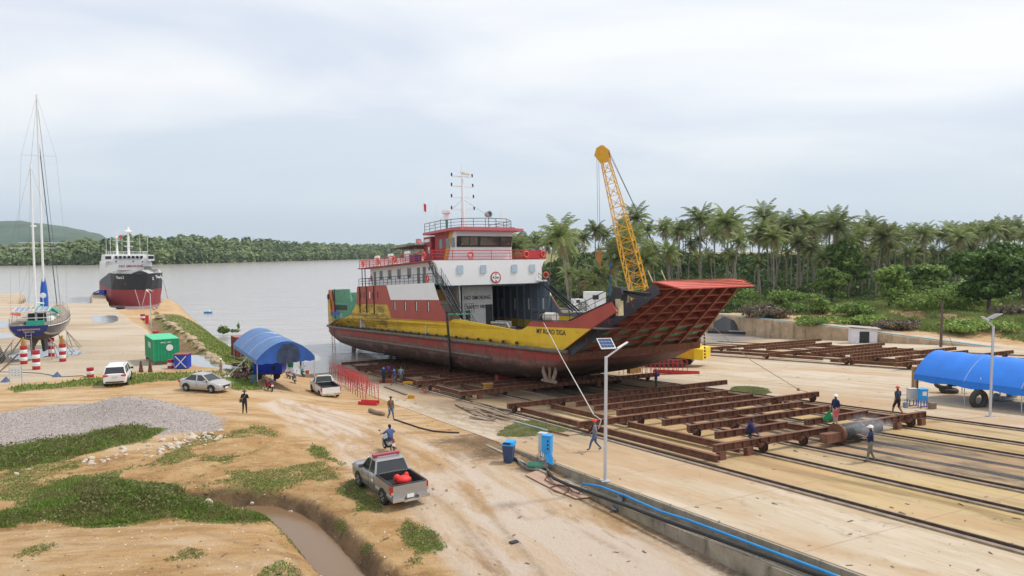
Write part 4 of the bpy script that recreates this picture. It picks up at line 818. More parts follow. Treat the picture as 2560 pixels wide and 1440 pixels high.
# big dark post and access ladder against the near side
def gpt(u, y, z): return FM @ V(u, y, z)
p = gpt(4.3, -8.35, 3.2); q = gpt(5.2, -8.5, -1.5); g = sw(*sp(1126, 942, 0)[:2], 0) 
w = MB(); w.tube(p, q, .13, .14, 8); w.tube(q, g, .15, .2, 8); tag(w.obj('mooring_post', M('post_black', (.03, .025, .022), .7, var=.5, rust=.3), smooth='auto'), 'tall dark steel post leaning against the ferry side below the outside stairs', 'post')
w = MB(); a = sw(*sp(1112, 945, 0), 0); b_ = sw(*sp(1128, 944, 0), 0); up = V(0, 0, 3.6)
w.bar(a, a + up, .06); w.bar(b_, b_ + up, .06)
for k in range(12): w.bar(a + V(0, 0, .3 * k), b_ + V(0, 0, .3 * k), .04)
tag(w.obj('ladder', RUSTY2), 'rusty upright ladder beside the dark post at the ferry side', 'ladder')
# life buoys (hung on the rails)
def torus(mb, c, Rr, r, ax='Y', n=18, k=6, mi=0):
    c = V(*c); vs = []
    for i in range(n):
        a = 2 * math.pi * i / n
        for j in range(k):
            b = 2 * math.pi * j / k; rad = Rr + r * math.cos(b); z = r * math.sin(b)
            p_ = (rad * math.cos(a), z, rad * math.sin(a)) if ax == 'Y' else ((z, rad * math.cos(a), rad * math.sin(a)) if ax == 'X' else (rad * math.cos(a), rad * math.sin(a), z))
            vs.append(c + V(*p_))
    mb.add(vs, [(i * k + j, ((i + 1) % n) * k + j, ((i + 1) % n) * k + (j + 1) % k, i * k + (j + 1) % k) for i in range(n) for j in range(k)], mi)
ORG = M('buoy_orange', (.75, .1, .06), .5)
w = MB(); torus(w, (0, 0, 0), .36, .1); lb0 = w.obj('life_buoy', ORG, smooth=True); lb0['group'] = 'life buoys on the ferry rails'; lb0['category'] = 'life buoy'
bl = [((-1.6, -7.9, 7.05), 0, 'orange life buoy on the black upper-deck rail by the outside stairs of the ferry'), ((-24.5, -7.75, 9.8), 0, 'aftmost orange life buoy on the red roof-deck rail of the ferry'),
      ((-18.2, -7.75, 9.8), 0, 'orange life buoy on the red roof-deck rail between the two aft white raft canisters'), ((-12.2, -7.75, 9.8), 0, 'orange life buoy on the red roof-deck rail between the two forward white raft canisters'),
      ((-2.6, -7.75, 9.8), 0, 'orange life buoy on the red side rail just left of the wheelhouse'), ((.12, 5.0, 9.75), 90, 'orange life buoy on the red screen to the right of the wheelhouse windows'),
      ((.12, 7.6, 9.8), 90, 'orange life buoy at the right outer corner of the red front rail'), ((.3, 7.75, 7.1), 90, 'orange life buoy at the head of the far outside stairs, right of the white front'),
      ((.12, -2.9, 9.7), 90, 'dull red ring hung on the front rail below the wheelhouse')]
for i, (lc, rz, lab) in enumerate(bl):
    o = lb0 if i == 0 else lb0.copy()
    if i: COL.objects.link(o)
    o['label'] = lab; o.matrix_world = FM @ Matrix.Translation(V(*lc)) @ Matrix.Rotation(R(rz), 4, 'Z')
# life rafts in cradles
t0 = thing('life_raft', 'aftmost white life raft canister pair on the ferry roof deck', 'life raft', M=FM @ Matrix.Translation(V(-20.8, -6.9, Z9)), group='life rafts on the ferry roof deck')
w = MB(); 
for s in (-.32, .32): w.lathe([(0, -.62), (.24, -.58), (.3, -.4), (.3, .4), (.24, .58), (0, .62)], (s, 0, .95), 'Z', 12)
w.obj('canister', WHITE2, t0, smooth='auto'); w = MB(); w.bar((-.9, 0, 0), (-.2, 0, 1.2), .1); w.bar((.9, 0, 0), (.2, 0, 1.2), .1); w.box((0, 0, .12), (1.8, .5, .2)); w.obj('cradle', WHITE2, t0)
k0 = tree_of(t0)
for u, lab in ((-15.6, 'middle white life raft canister pair on the ferry roof deck'), (-9.8, 'white life raft canister pair on the ferry roof deck nearest the wheelhouse')): dup(t0, k0, M=FM @ Matrix.Translation(V(u, -6.9, Z9)), label=lab)
w = MB(); w.box((0, 0, .45), (1.5, 1, .9)); w.box((0, 0, .95), (1.6, 1.1, .1)); o = tag(w.obj('deck_box', M('purple', (.09, .05, .2), .6)), 'purple box on the ferry roof deck beside the forward life rafts', 'box'); o.matrix_world = FM @ Matrix.Translation(V(-7.9, -6.6, Z9))
# engine on deck
et = thing('engine_block', 'grey ship engine standing on the car deck behind the low yellow bulwark', 'engine', M=FM @ Matrix.Translation(V(13.5, -6.4, .36)))
EG = M('engine_grey', (.08, .08, .08), .6, .2, var=.4, rust=.3)
w = MB(); w.box((0, 0, .9), (3.2, 1.0, 1.0)); w.box((0, 0, .35), (2.8, .8, .3)); w.obj('crankcase', EG, et)
for k in range(6): w = MB(); w.tube((-1.3 + k * .5, 0, 1.4), (-1.3 + k * .5, 0, 1.95), .2, n=10); w.box((-1.3 + k * .5, -.52, 1.3), (.25, .12, .5)); w.obj('cylinder_head', M('engine_light', (.25, .25, .24), .5, .2, var=.5, sc=6), et)
w = MB(); w.path([(-1.6, -.5, 1.75), (1.6, -.5, 1.75), (2.0, -.5, 1.3)], .12, 8); w.obj('exhaust_pipe', M('engine_light', ()), et); w = MB(); w.tube((-1.1, -.7, .3), (-1.1, -.7, 1.2), .16, n=8); w.tube((-.6, -.7, .3), (-.6, -.7, 1.2), .16, n=8); w.obj('filter', REDP, et)
w = MB(); w.box((0, 0, .5), (1.6, 1.0, .9)); w.box((0, 0, .98), (1.7, 1.1, .08)); o = tag(w.obj('crate', GREENP), 'green bin on the ferry car deck below the no smoking wall', 'bin'); o.matrix_world = FM @ Matrix.Translation(V(2.2, -3.4, .36))
w = MB(); w.ball((0, 0, .3), .5, sc=(1.5, .8, .8)); w.ball((.7, .2, .25), .35, sc=(1.4, .9, .8)); o = tag(w.obj('tarp_bundle', M('red_tarp', (.55, .06, .05), .7), smooth=True), 'red bundle beside the engine on the ferry car deck', 'bundle'); o.matrix_world = FM @ Matrix.Translation(V(16.9, -6.9, .6))
w = MB(); w.box((0, 0, .5), (1.2, .8, 1.0)); w.box((0, 0, 1.02), (1.3, .9, .06)); o = tag(w.obj('storage_locker', GREENP), 'pale green locker by the foot of the ferry side stairs', 'locker'); o.matrix_world = FM @ Matrix.Translation(V(5.6, -7.0, 1.2))
# flags
w = MB(); w.tube((0, 0, 0), (0, 0, 3.4), .03, n=5); fp = tag(w.obj('flagpole', WHITE2), 'thin staff with a striped flag on the aft roof deck of the ferry', 'flagpole'); fp.matrix_world = FM @ Matrix.Translation(V(-12.5, -4.5, Z9)); w = MB(); w.prism([(0, 0, 2.7), (.15, .45, 2.75), (.05, .85, 2.6), (.05, .85, 3.3), (.1, .4, 3.4), (0, 0, 3.35)], (.02, 0, 0)); w.obj('flag', M('flag_striped', (.65, .25, .25), .7), fp)
w = MB(); w.tube((0, 0, 0), (0, 0, 4.6), .025, n=5); fp = tag(w.obj('flagpole', WHITE2), 'thin staff with a red flag left of the ferry mast', 'flagpole'); fp.matrix_world = FM @ Matrix.Translation(V(-10.2, -4.2, 12.6)); w = MB(); w.prism([(0, 0, 3.5), (.05, .3, 3.3), (.05, .35, 4.3), (0, 0, 4.5)], (.02, 0, 0)); w.obj('flag', REDP, fp)
# ---------------------------------------------------------------- steel cradles
def ibeam(mb, b0, b1, a, top, dep=.4, fl=.3, step=.62):
    "beam across the slip, at down-slope a"
    L_ = b1 - b0; c = (b0 + b1) / 2
    mb.box((c, a, top - .015), (L_, fl, .03)); mb.box((c, a, top - dep + .015), (L_, fl, .03)); mb.box((c, a, top - dep / 2), (L_ - .02, .03, dep - .06))
    n = int(L_ / step)
    for k in range(n + 1):
        x = b0 + .02 + (L_ - .04) * k / n; mb.box((x, a, top - dep / 2), (.025, fl - .03, dep - .062))
def lbeam(mb, a0, a1, b, top, dep=.36, fl=.26):
    L_ = a1 - a0; c = (a0 + a1) / 2
    mb.box((b, c, top - .015), (fl, L_, .03)); mb.box((b, c, top - dep + .015), (fl, L_, .03)); mb.box((b, c, top - dep / 2), (.03, L_ - .02, dep - .06))
def wheelset(root, b, a, mat=None):
    w = MB(); r = .26
    for s in (-.09, .09): w.lathe([(.05, -.03), (r, -.03), (r + .03, 0), (r, .03), (.05, .03)], (b + s, a, .14 + r), 'X', 18)
    o = w.obj('wheel', M('wheel_iron', (.07, .04, .03), .6, .4, var=.4), root, smooth='auto')
    w = MB(); w.prism([(b - .2, a + .55, .3), (b - .2, a + .55, .55), (b - .2, a - .3, .62), (b - .2, a - .1, .36)], (.06, 0, 0)); w.prism([(b + .14, a + .55, .3), (b + .14, a + .55, .55), (b + .14, a - .3, .62), (b + .14, a - .1, .36)], (.06, 0, 0)); w.tube((b - .24, a, .4), (b + .24, a, .4), .06, n=8)
    w.obj('wheel_bracket', root_mat, root)
def cradle(name, label, group, beams, longs, wheels, feet, mat):
    global root_mat; root_mat = mat
    r = thing(name, label, 'slipway cradle', M=SM, group=group)
    for b0, b1, a in beams: w = MB(); ibeam(w, b0, b1, a, .82); w.obj('cross_beam', mat, r)
    for a0, a1, b in longs: w = MB(); lbeam(w, a0, a1, b, .5); w.obj('long_beam', mat, r)
    for b, a in wheels: wheelset(r, b, a)
    for b, a in feet: w = MB(); w.box((b, a, .22), (.42, .3, .42)); w.obj('foot', mat, r)
    return r
cradle('steel_cradle', 'large rusty steel cradle of parallel I-beams on wheels in front of the ferry bow', 'steel slipway cradles',
       [(5.3, 27.4, 8.6), (9.9, 22.5, 6.0), (9.8, 22.5, 3.3), (9.8, 22.4, .5), (5.1, 26.8, -1.9), (9.7, 22.0, -4.6), (9.6, 21.6, -7.1), (9.4, 14.9, -9.7), (16.3, 21.8, -9.9), (6.9, 24.0, -12.3)],
       [(-1.7, 8.4, 6.3), (-13.2, -2.1, 6.3), (-1.7, 8.4, 9.0), (-12.1, -2.1, 8.8), (-1.7, 8.4, 23.2), (-12.1, -2.1, 22.9), (-12.1, 8.4, 16.0)],
       [(10.0, -12.6), (13.0, -12.6), (19.2, -12.6), (22.2, -12.6), (10.0, -7.4), (10.0, -1.9), (22.2, -1.9), (5.8, 8.4), (5.8, -2.4), (13, -7.4), (26.2, -1.9), (10, 8.3), (22.2, 8.3)],
       [(7.3, -12.35), (9.2, -12.35), (15.2, -12.35), (21.3, -12.35), (23.6, -12.35)], RUSTY)
for i, (a, l) in enumerate(((19.5, 0), (31, 1), (43.5, 2), (55.5, 3))):
    lab = ('rusty steel cradle section under the ferry bow, next to the large open cradle', 'rusty steel cradle section under the middle of the ferry hull beside the dark post', 'rusty steel cradle section under the aft hull beside the group of workers', 'wet rusty steel cradle section at the water edge under the ferry stern')[i]
    cradle('steel_cradle', lab, 'steel slipway cradles', [(5.3, 27.4, a - 1.2), (5.4 if i else 7.2, 27.2, a + 8.5 - 1.2)] + [(9.9, 22.4, a + 1.5), (9.9, 22.4, a + 4.2)], [(a - 1.1, a + 8, 6.6), (a - 1.1, a + 8, 9.2), (a - 1.1, a + 8, 22.8), (a - 1.1, a + 8, 16)],
           [(5.8, a - .9), (10, a - .9), (13, a - .9), (22.2, a - .9), (5.8, a + 7.6), (26.2, a - .9)], [(7.3, a - 1.2), (20, a - 1.2)], RUSTY)
for i, a in enumerate((40.6, 15.4, -6.0)):
    lab = ('orange-rusted cradle of long I-beams nearest the water basin', 'orange-rusted cradle of long I-beams in front of the white shed', 'rusty cradle partly hidden behind the long blue awning')[i]
    top = a; A = [a, a - 4.5, a - 8.5, a - 12.8] if i == 0 else [a, a - 4.8, a - 9.6, a - 14]
    mids = [(54.5, 70, a - 3.2), (56, 72, a - 6.4)] if i == 0 else []
    if i == 0: bm_ = [(54.2, 77.6, 40.6), (58.4, 71.5, 33.6), (51.9, 74.3, 27.0), (55.9, 69.3, 23.8), (55.6, 68, 20.7), (57.5, 72, 37)]; ln = [(20, 40.5, 53.5), (20, 40.5, 57.4), (20, 40.5, 70)]
    elif i == 1: bm_ = [(50.4, 71.7, 15.2), (55.9, 67.4, 18.0), (49.5, 70.3, 7.7), (55, 68, 11.5)]; ln = [(7.8, 18, 52.3), (7.8, 18, 56.4), (7.8, 18, 67)]
    else: bm_ = [(49.5, 72, -3), (54, 68, -6), (50, 71, -10), (50, 71, -17)]; ln = [(-17, -3, 52), (-17, -3, 68)]
    cradle('steel_cradle', lab, 'steel slipway cradles', bm_, ln, [(b, bm_[0][2] - .3) for b in (51.2, 56.2, 65.2)] + [(b, bm_[2][2] - .3) for b in (51.2, 56.2, 65.2, 68.2)], [(52.5, bm_[0][2])], RUSTY2)
# haul drum on the cradle front
dr = thing('cable_drum', 'dark ribbed steaming haul drum under the front beam of the large cradle', 'drum', M=SM @ Matrix.Translation(V(15.9, -13.3, 0)))
w = MB(); w.tube((-.9, 0, .62), (.9, 0, .62), .42, n=20); w.obj('barrel', M('drum_dark', (.03, .03, .032), .5, var=.4), dr, smooth='auto')
w = MB()
for k in range(9): torus(w, (-.75 + k * .18, 0, .62), .44, .022, 'X', 20, 5)
w.obj('coil', M('coil_grey', (.18, .18, .18), .5, .5), dr, smooth=True)
w = MB(); w.box((-1.6, -.1, .5), (1.3, .5, .5)); w.tube((-1.1, 0, .62), (-.9, 0, .62), .55, n=20); w.obj('bearing_block', RUSTY, dr); w = MB(); w.box((1.35, .1, .45), (.5, .5, .55)); w.obj('bearing_block', RUSTY, dr)
# blocks and steel beams under the ferry
w = MB(); w.box((0, 0, 0), (2.1, .7, .9)); kb = tag(w.obj('keel_block', M('keel_block_red', (.2, .035, .03), .7, rust=.3)), 'dull red keel block hanging under the flat bottom of the ferry near the bow', 'block'); p = at_y(1264, 946, 74); kb.location = p; kb.rotation_euler = (0, 0, R(29))
for i, (x, y, z, c, lab) in enumerate(((1585, 920, .5, 0, 'ochre steel box under the ferry bow sill'), (1220, 965, .4, 1, 'ochre jack head between the rusty beams under the hull'))):
    w = MB(); w.box((0, 0, .35), (1.5 if i == 0 else .7, .6, .6)); w.box((0, 0, .68), (1.0, .4, .1)); o = tag(w.obj('jack_box', M('ochre_paint', (.4, .22, .05), .7, rust=.5)), lab, 'jack'); o.location = hit(x, y + 20) + V(0, 0, .3); o.rotation_euler = (0, 0, R(27))
# ---------------------------------------------------------------- vegetation
def quads_mesh(name, cen, dx, dy, mats, mi=None, tri=False):
    n = len(cen)
    if tri: co = np.stack([cen - dx, cen + dx, cen + dy], 1).reshape(-1, 3); k = 3
    else: co = np.stack([cen - dx - dy, cen + dx - dy, cen + dx + dy, cen - dx + dy], 1).reshape(-1, 3); k = 4
    me = bpy.data.meshes.new(name); me.vertices.add(len(co)); me.vertices.foreach_set('co', co.astype(np.float32).ravel()); me.loops.add(n * k); me.loops.foreach_set('vertex_index', np.arange(n * k, dtype=np.int32))
    me.polygons.add(n); me.polygons.foreach_set('loop_start', np.arange(0, n * k, k, dtype=np.int32)); me.polygons.foreach_set('loop_total', np.full(n, k, np.int32))
    if mi is not None: me.polygons.foreach_set('material_index', np.asarray(mi, np.int32))
    for m in (mats if isinstance(mats, (list, tuple)) else [mats]): me.materials.append(m)
    me.update(); me.validate(); return me
def link(name, me, parent=None):
    o = bpy.data.objects.new(name, me); COL.objects.link(o); o.parent = parent; return o
# palms
FROND = leafmat('palm_frond', (.08, .125, .03), (.28, .31, .11), .35, .35, .4); FROND_D = leafmat('dry_frond', (.22, .15, .06), (.32, .24, .11), .4, .2)
BARK = M('palm_bark', (.28, .24, .2), .9, var=.3, sc=2)
def palm_crown(seed, n=26, ln=4.4):
    rg = random.Random(seed); vs = []; fs = []; mi = []
    for k in range(n):
        az = k * 2.399 + rg.uniform(-.2, .2); el = R(72) - (k / n) ** 1.1 * R(112) + rg.uniform(-.12, .12); L_ = ln * rg.uniform(.8, 1.08); dead = k > n - 5 and rg.random() < .6
        if dead: el = R(-55); L_ *= .8
        p = V(0, 0, 0); d = V(math.cos(az) * math.cos(el), math.sin(az) * math.cos(el), math.sin(el)); side = V(-math.sin(az), math.cos(az), 0); seg = 9; pts = [p]; droop = rg.uniform(.10, .17)
        for i in range(seg): p = p + d * (L_ / seg); pts.append(p); d = (d + V(0, 0, -droop * (.5 + i * .18))).normalized()
        for i in range(seg):
            a, b = pts[i], pts[i + 1]; t = (i + .5) / seg; wl = 1.0 * math.sin(math.pi * min(1, t * .85 + .12)) ** .7
            ax_ = (b - a).normalized(); up = side.cross(ax_)
            for s in (-1, 1):
                for h in (0, 1):
                    a2 = a.lerp(b, h * .5); b2 = a.lerp(b, h * .5 + .42)
                    tipd = (side * s * .8 + ax_ * .55 - up * 0 + V(0, 0, -.42 - .25 * rg.random())).normalized() * wl * rg.uniform(.8, 1.1)
                    o = len(vs); vs += [a2, b2, b2 + tipd * .98, a2.lerp(b2, .4) + tipd]; fs.append((o, o + 1, o + 2, o + 3)); mi.append(1 if dead else 0)
    me = bpy.data.meshes.new('palm_crown'); me.from_pydata([tuple(v) for v in vs], [], fs); me.materials.append(FROND); me.materials.append(FROND_D); me.polygons.foreach_set('material_index', mi); me.update(); return me
PC = [palm_crown(i, 24 + i % 3 * 3, 4.2 + .25 * (i % 3)) for i in range(7)]
def palm_trunk(seed, h, lean):
    rg = random.Random(seed); az = rg.uniform(0, 6.28); pts = []
    for i in range(9): t = i / 8; pts.append(V(math.cos(az) * lean * t ** 1.6, math.sin(az) * lean * t ** 1.6, h * t - .3 * (i == 0)))
    w = MB(); w.path(pts, [.26 - .13 * i / 8 for i in range(9)], 6); me_o = w.obj('trunk', BARK, smooth=True); me = me_o.data; bpy.data.objects.remove(me_o); return me, pts[-1]
PT = [palm_trunk(i, 1.0 * (15 + i % 4), [0.4, 1.2, 2.2, .8, 3.0, 1.6][i % 6]) for i in range(12)]
npalm = 0; CS = 1.12
def palm(x, y, z, k, sc, label, group='coconut palms of the grove'):
    global npalm
    e = thing('coconut_palm', label, 'palm tree', (x, y, z), random.uniform(0, 6.28), group); me, top = PT[k % 12]
    e.scale = (sc,) * 3; link('trunk', me, e); c = link('crown', PC[npalm % 7], e); c.location = top; c.scale = (CS,) * 3; c.rotation_euler = (0, 0, random.uniform(0, 6.28)); npalm += 1
# named palms: pixel of crown centre and trunk foot row
named = [(1925, 540, 205, 1, 'tallest coconut palm of the grove, its crown standing clear above all others'), (1940, 572, 190, 4, 'tall coconut palm leaning beside the tallest one, bare pale trunk'), (1753, 548, 205, 0, 'full-crowned coconut palm above the grove between crane and tallest palm'), (1490, 575, 215, 3, 'coconut palm whose crown shows left of the crane boom'), (1585, 545, 215, 1, 'coconut palm whose crown shows just right of the crane boom'),
         (1328, 605, 270, 2, 'leftmost coconut palm of the grove, low behind the ferry front'), (2038, 560, 200, 2, 'coconut palm with round crown right of the tallest pair'), (2092, 548, 210, 3, 'coconut palm with ragged crown above the large leafy tree'), (2185, 565, 215, 5, 'coconut palm standing a little above the right part of the grove'), (1440, 600, 240, 1, 'coconut palm right of the ferry front with spread dark crown')]
for px, py, y, k, lab in named:
    top = at_y(px, py, y); gz = float(terrain(np.array(top.x), np.array(y))); me, tp = PT[k]; sc = (top.z - gz) / tp.z; palm(top.x, y, gz, k, min(sc, 1.9) , lab)
rg = random.Random(11); NB = 0; used_ = [(at_y(n[0], n[1], n[2]).x, n[2]) for n in named]
tries = 0
while NB < 262 and tries < 9000:
    tries += 1; row = rg.random()
    y = 168 + 190 * rg.random() ** 1.5; px = rg.uniform(1290, 2600) if rg.random() < .78 else rg.uniform(2150, 2600)
    if px < 1420 and y < 230: continue
    if px > 2250 and y < 185: continue
    x = (px - 1280) / F * y
    if min(math.hypot(x - a, y - b) for a, b in used_) < 3.6: continue
    # keep the skyline of the photograph
    sk = float(np.interp(px, [1290, 1400, 1470, 1560, 1700, 1800, 1900, 2000, 2100, 2200, 2300, 2450, 2600], [608, 588, 575, 552, 560, 560, 545, 560, 562, 570, 572, 568, 572])) + rg.uniform(2, 26) + (0 if rg.random() < .3 else 20 + 120 * rg.random())
    gz = float(terrain(np.array(x), np.array(y))); k = rg.randrange(12); top = at_y(px, sk, y).z; h = top - gz
    if h < 6: continue
    used_.append((x, y)); NB += 1
    palm(x, y, gz, k, max(.55, min(h / PT[k][1].z, 1.5)), 'coconut palm among the many of the dense grove behind the yard', 'coconut palms of the dense grove')
# broadleaf trees and bushes
LEAF_D = leafmat('leaf_dark', (.035, .08, .015), (.11, .19, .035), .35, .15); LEAF_M = leafmat('leaf_mid', (.1, .18, .035), (.25, .35, .08), .4, .2); LEAF_L = leafmat('leaf_light', (.13, .22, .04), (.28, .38, .08), .5, .15); LEAF_DRY = leafmat('leaf_dry', (.13, .1, .06), (.24, .2, .14), .5, .15)
TRB = M('tree_bark', (.14, .11, .09), .9, var=.3)
def leaf_blob(name, blobs, n, size, mat, seed=0, surf_=.55):
    rg = np.random.default_rng(seed); vol = np.array([b[3] * b[4] * b[5] for b in blobs]) ** .7; k = rg.choice(len(blobs), n, p=vol / vol.sum()); B = np.array([b[:6] for b in blobs], float)[k]
    d = rg.normal(size=(n, 3)); d /= np.linalg.norm(d, axis=1)[:, None]; r = surf_ + (1 - surf_) * rg.random(n) ** .5; d2 = d * r[:, None] * (1 + .25 * np.sin(d[:, :1] * 7 + k[:, None]) * np.sin(d[:, 1:2] * 6 + d[:, 2:] * 5))
    c = B[:, :3] + d2 * B[:, 3:6]; nn = d + rg.normal(size=(n, 3)) * .8; nn[:, 2] += .5; nn /= np.linalg.norm(nn, axis=1)[:, None]
    u = np.cross(nn, rg.normal(size=(n, 3))); u /= np.linalg.norm(u, axis=1)[:, None]; v = np.cross(nn, u); s = size * (.5 + rg.random(n))[:, None]
    return quads_mesh(name, c, u * s * .5, v * s * .32, mat)
def tree(px, py_base, y, h, w_, mat, label, seed, n=5000, size=.5, trunk=.25, group=None):
    x = (px - 1280) / F * y; gz = float(terrain(np.array(x), np.array(float(y)))) if py_base is None else py_base
    t = thing('broadleaf_tree', label, 'tree', (x, y, gz), 0, group); rg = random.Random(seed); bl = []
    for i in range(16):
        a = rg.uniform(0, 6.28); rr = rg.random() ** .6 * w_ * .36; zz = h * (trunk + (1 - trunk) * (.12 + .76 * rg.random())); q = 1 - abs(zz / h - (trunk + .45 * (1 - trunk))) * 1.1
        bl.append((math.cos(a) * rr * q, math.sin(a) * rr * q, zz, w_ * rg.uniform(.14, .24), w_ * rg.uniform(.14, .24), h * rg.uniform(.08, .14)))
    w = MB(); w.path([(0, 0, -.3), (.1, 0, h * .3), (0, .1, h * .7)], [h * .028, h * .02, h * .008], 8)
    for b in bl[:9]: w.path([(0, 0, h * trunk * .8), (b[0] * .5, b[1] * .5, (h * trunk + b[2]) / 2), (b[0], b[1], b[2])], [h * .012, h * .008, h * .004], 5)
    w.obj('trunk', TRB, t, smooth=True); link('crown', leaf_blob('crown', bl, n, size, mat, seed, .35), t); return t
tree(2475, None, 128, 12.8, 14, LEAF_D, 'large dark leafy tree at the right edge above the grassy mound', 1, 15000, .55, .22)
tree(2560, None, 150, 12, 11, LEAF_M, 'mid-green leafy tree cut by the right edge of the picture behind the dark one', 2, 8000, .6, .2)
tree(2110, None, 172, 14.5, 12, LEAF_M, 'tall loose green tree in front of the palms, right of the tallest palm', 3, 8000, .6, .3)
tree(2320, None, 165, 9, 12, LEAF_M, 'broad bright green tree left of the large dark tree', 4, 8000, .55, .15)
tree(2225, None, 140, 8.5, 8, LEAF_L, 'small pale thin-leaved tree on the mound above the white shed', 5, 4500, .4, .25)
tree(2080, None, 150, 7.5, 8, LEAF_M, 'bushy small tree among the trunks left of the mound', 6, 5000, .4, .12)
tree(1950, None, 140, 5.0, 4.5, LEAF_M, 'young green tree beside the dirt track behind the ramp', 7, 3000, .35, .15)
tree(2055, None, 142, 3.6, 4.5, LEAF_L, 'light green young tree by the left wooden pole', 8, 2500, .3, .1)
def bush(px, y, w_, h, mat, label, seed, n=1600, size=.3, name='bush', group='bushes on the right bank'):
    x = (px - 1280) / F * y; gz = float(surf(np.array(x), np.array(float(y)))); rg = random.Random(seed)
    bl = [(rg.uniform(-.4, .4) * w_, rg.uniform(-.3, .3) * w_, h * rg.uniform(.25, .6), w_ * rg.uniform(.18, .32), w_ * rg.uniform(.18, .3), h * rg.uniform(.25, .42)) for i in range(9)]
    o = link(name, leaf_blob(name, bl, n, size, mat, seed, .3)); o.location = (x, y, gz); return tag(o, label, 'bush', group)
bs_ = [(1905, 140, 9, 3.0, LEAF_DRY, 'leafless grey-brown bush right of the raised ramp'), (2350, 132, 14, 4.2, LEAF_L, 'broad bright yellow-green bush left of the large dark tree'), (2290, 138, 9, 3.4, LEAF_M, 'mid-green bush in the middle of the right bank'), (2400, 140, 10, 3.5, LEAF_L, 'light bush under the left side of the large dark tree'), (2000, 146, 6, 2.4, LEAF_M, 'low bush behind the left wooden pole'), (2140, 138, 7, 2.6, LEAF_M, 'dense bush on the mound left of the small pale tree'), (2245, 120, 7, 2.0, LEAF_DRY, 'dry brownish bush on the grass mound above the shed'), (2160, 128, 8, 1.8, LEAF_L, 'low spreading light shrub on the mound over the shed'), (2540, 118, 8, 2.6, LEAF_DRY, 'brown dry bush on the bank at the right edge'), (1700, 175, 10, 3, LEAF_M, 'bush under the palms behind the crane boom foot'), (1600, 190, 12, 3, LEAF_M, 'bush under the palms left of the crane boom foot'), (1470, 205, 14, 3.5, LEAF_M, 'bush under the palms right of the ferry front'), (1820, 168, 12, 3, LEAF_M, 'bush behind the top of the raised ramp'), (2050, 128, 8, 1.5, LEAF_L, 'low light green scrub beside the sandy track'), (2450, 112, 9, 1.9, LEAF_L, 'bushy tall grass clump in front of the dark tree'), (1985, 158, 10, 3.2, LEAF_M, 'bush among the pale trunks under the tallest palm'), (2430, 150, 14, 6, LEAF_M, 'tall bush behind the large dark tree')]
for i, (px, y, w_, h, mt, lab) in enumerate(bs_): bush(px, y, w_, h, mt, lab, 50 + i, 2600 if w_ > 8 else 1600, .38)
# undergrowth below the palms as one mass
rg_ = np.random.default_rng(5); n = 90000; y = 150 + 125 * rg_.random(n); px = rg_.uniform(1290, 2650, n); x = (px - 1280) / F * y; z = terrain(x, y); hgt = 2.4 * (fbm(x, y, 9, 70) ** 1.3) * smooth(150, 172, y) + 7.5 * smooth(225, 262, y) * (.6 + .6 * fbm(x, y, 12, 71))
c = np.stack([x, y, z + hgt * rg_.random(n)], -1); nn = rg_.normal(size=(n, 3)); u = np.cross(nn, rg_.normal(size=(n, 3))); u /= np.linalg.norm(u, axis=1)[:, None]; v = np.cross(nn, u); v /= np.linalg.norm(v, axis=1)[:, None]; s = (.45 + .6 * rg_.random(n) + .7 * smooth(215, 250, y))[:, None]
o = link('undergrowth', quads_mesh('undergrowth', c, u * s * .5, v * s * .35, leafmat('undergrowth_leaf', (.045, .08, .02), (.13, .19, .05), .2, .1))); o['kind'] = 'stuff'
# grass blades
def grass(name, X, Y, h, wd, mat):
    n = len(X); rg = np.random.default_rng(len(name)); Z = surf(X, Y); az = rg.random(n) * 6.28; d = np.stack([np.cos(az), np.sin(az), 0 * az], -1) * (wd * (.6 + .8 * rg.random(n)))[:, None]
    hh = h * (.45 + .8 * rg.random(n)); t = rg.normal(size=(n, 3)) * .38; t[:, 2] = 1; o = link(name, quads_mesh(name, np.stack([X, Y, Z - .01], -1), d, t * hh[:, None], mat, tri=True)); o['kind'] = 'stuff'; return o
GRS = leafmat('grass_blade', (.23, .21, .085), (.16, .27, .04), .9, .05, .3); GRS2 = leafmat('grass_bright', (.11, .2, .03), (.25, .34, .07), .9, .05, .3)
def scatter(n, pxr, yr, seed, power=1.0, fn=None, thr=.55):
    rg = np.random.default_rng(seed); y = yr[0] * (yr[1] / yr[0]) ** rg.random(n); px = rg.uniform(pxr[0], pxr[1], n); x = (px - 1280) / F * y; k = (fn or clumpmask)(x, y) + .75 * (rg.random(n) - .5) > thr; return x[k], y[k], rg
X, Y, _ = scatter(420000, (-150, 1300), (19, 56), 1); m1 = np.maximum(sdf(X, Y, G_M1), sdf(X, Y, G_M2)); hh = np.where(m1 > 0, .1 + .5 * fbm(X, Y, 1.6, 61) ** 3, .07); grass('grass', X, Y, hh, .018 + Y * .0006, GRS)
X, Y, _ = scatter(60000, (-100, 700), (56, 170), 2); grass('grass', X, Y, np.full(len(X), .22), .07, GRS2)
X, Y, _ = scatter(260000, (1300, 2750), (85, 230), 3); X, Y = X[sdf(X, Y, RL) > 0], Y[sdf(X, Y, RL) > 0]; grass('tall_grass', X, Y, .35 + .9 * fbm(X, Y, 6, 62) ** 2, .1, leafmat('bank_grass', (.13, .2, .045), (.32, .37, .12), .25, .05, .3))
SG = [np.array([sp(x, y) for x, y in q]) for q in ([(1240, 1090), (1285, 1058), (1350, 1046), (1430, 1072), (1400, 1082), (1300, 1092)], [(1808, 980), (1835, 966), (1900, 967), (1930, 982), (1880, 992)])]
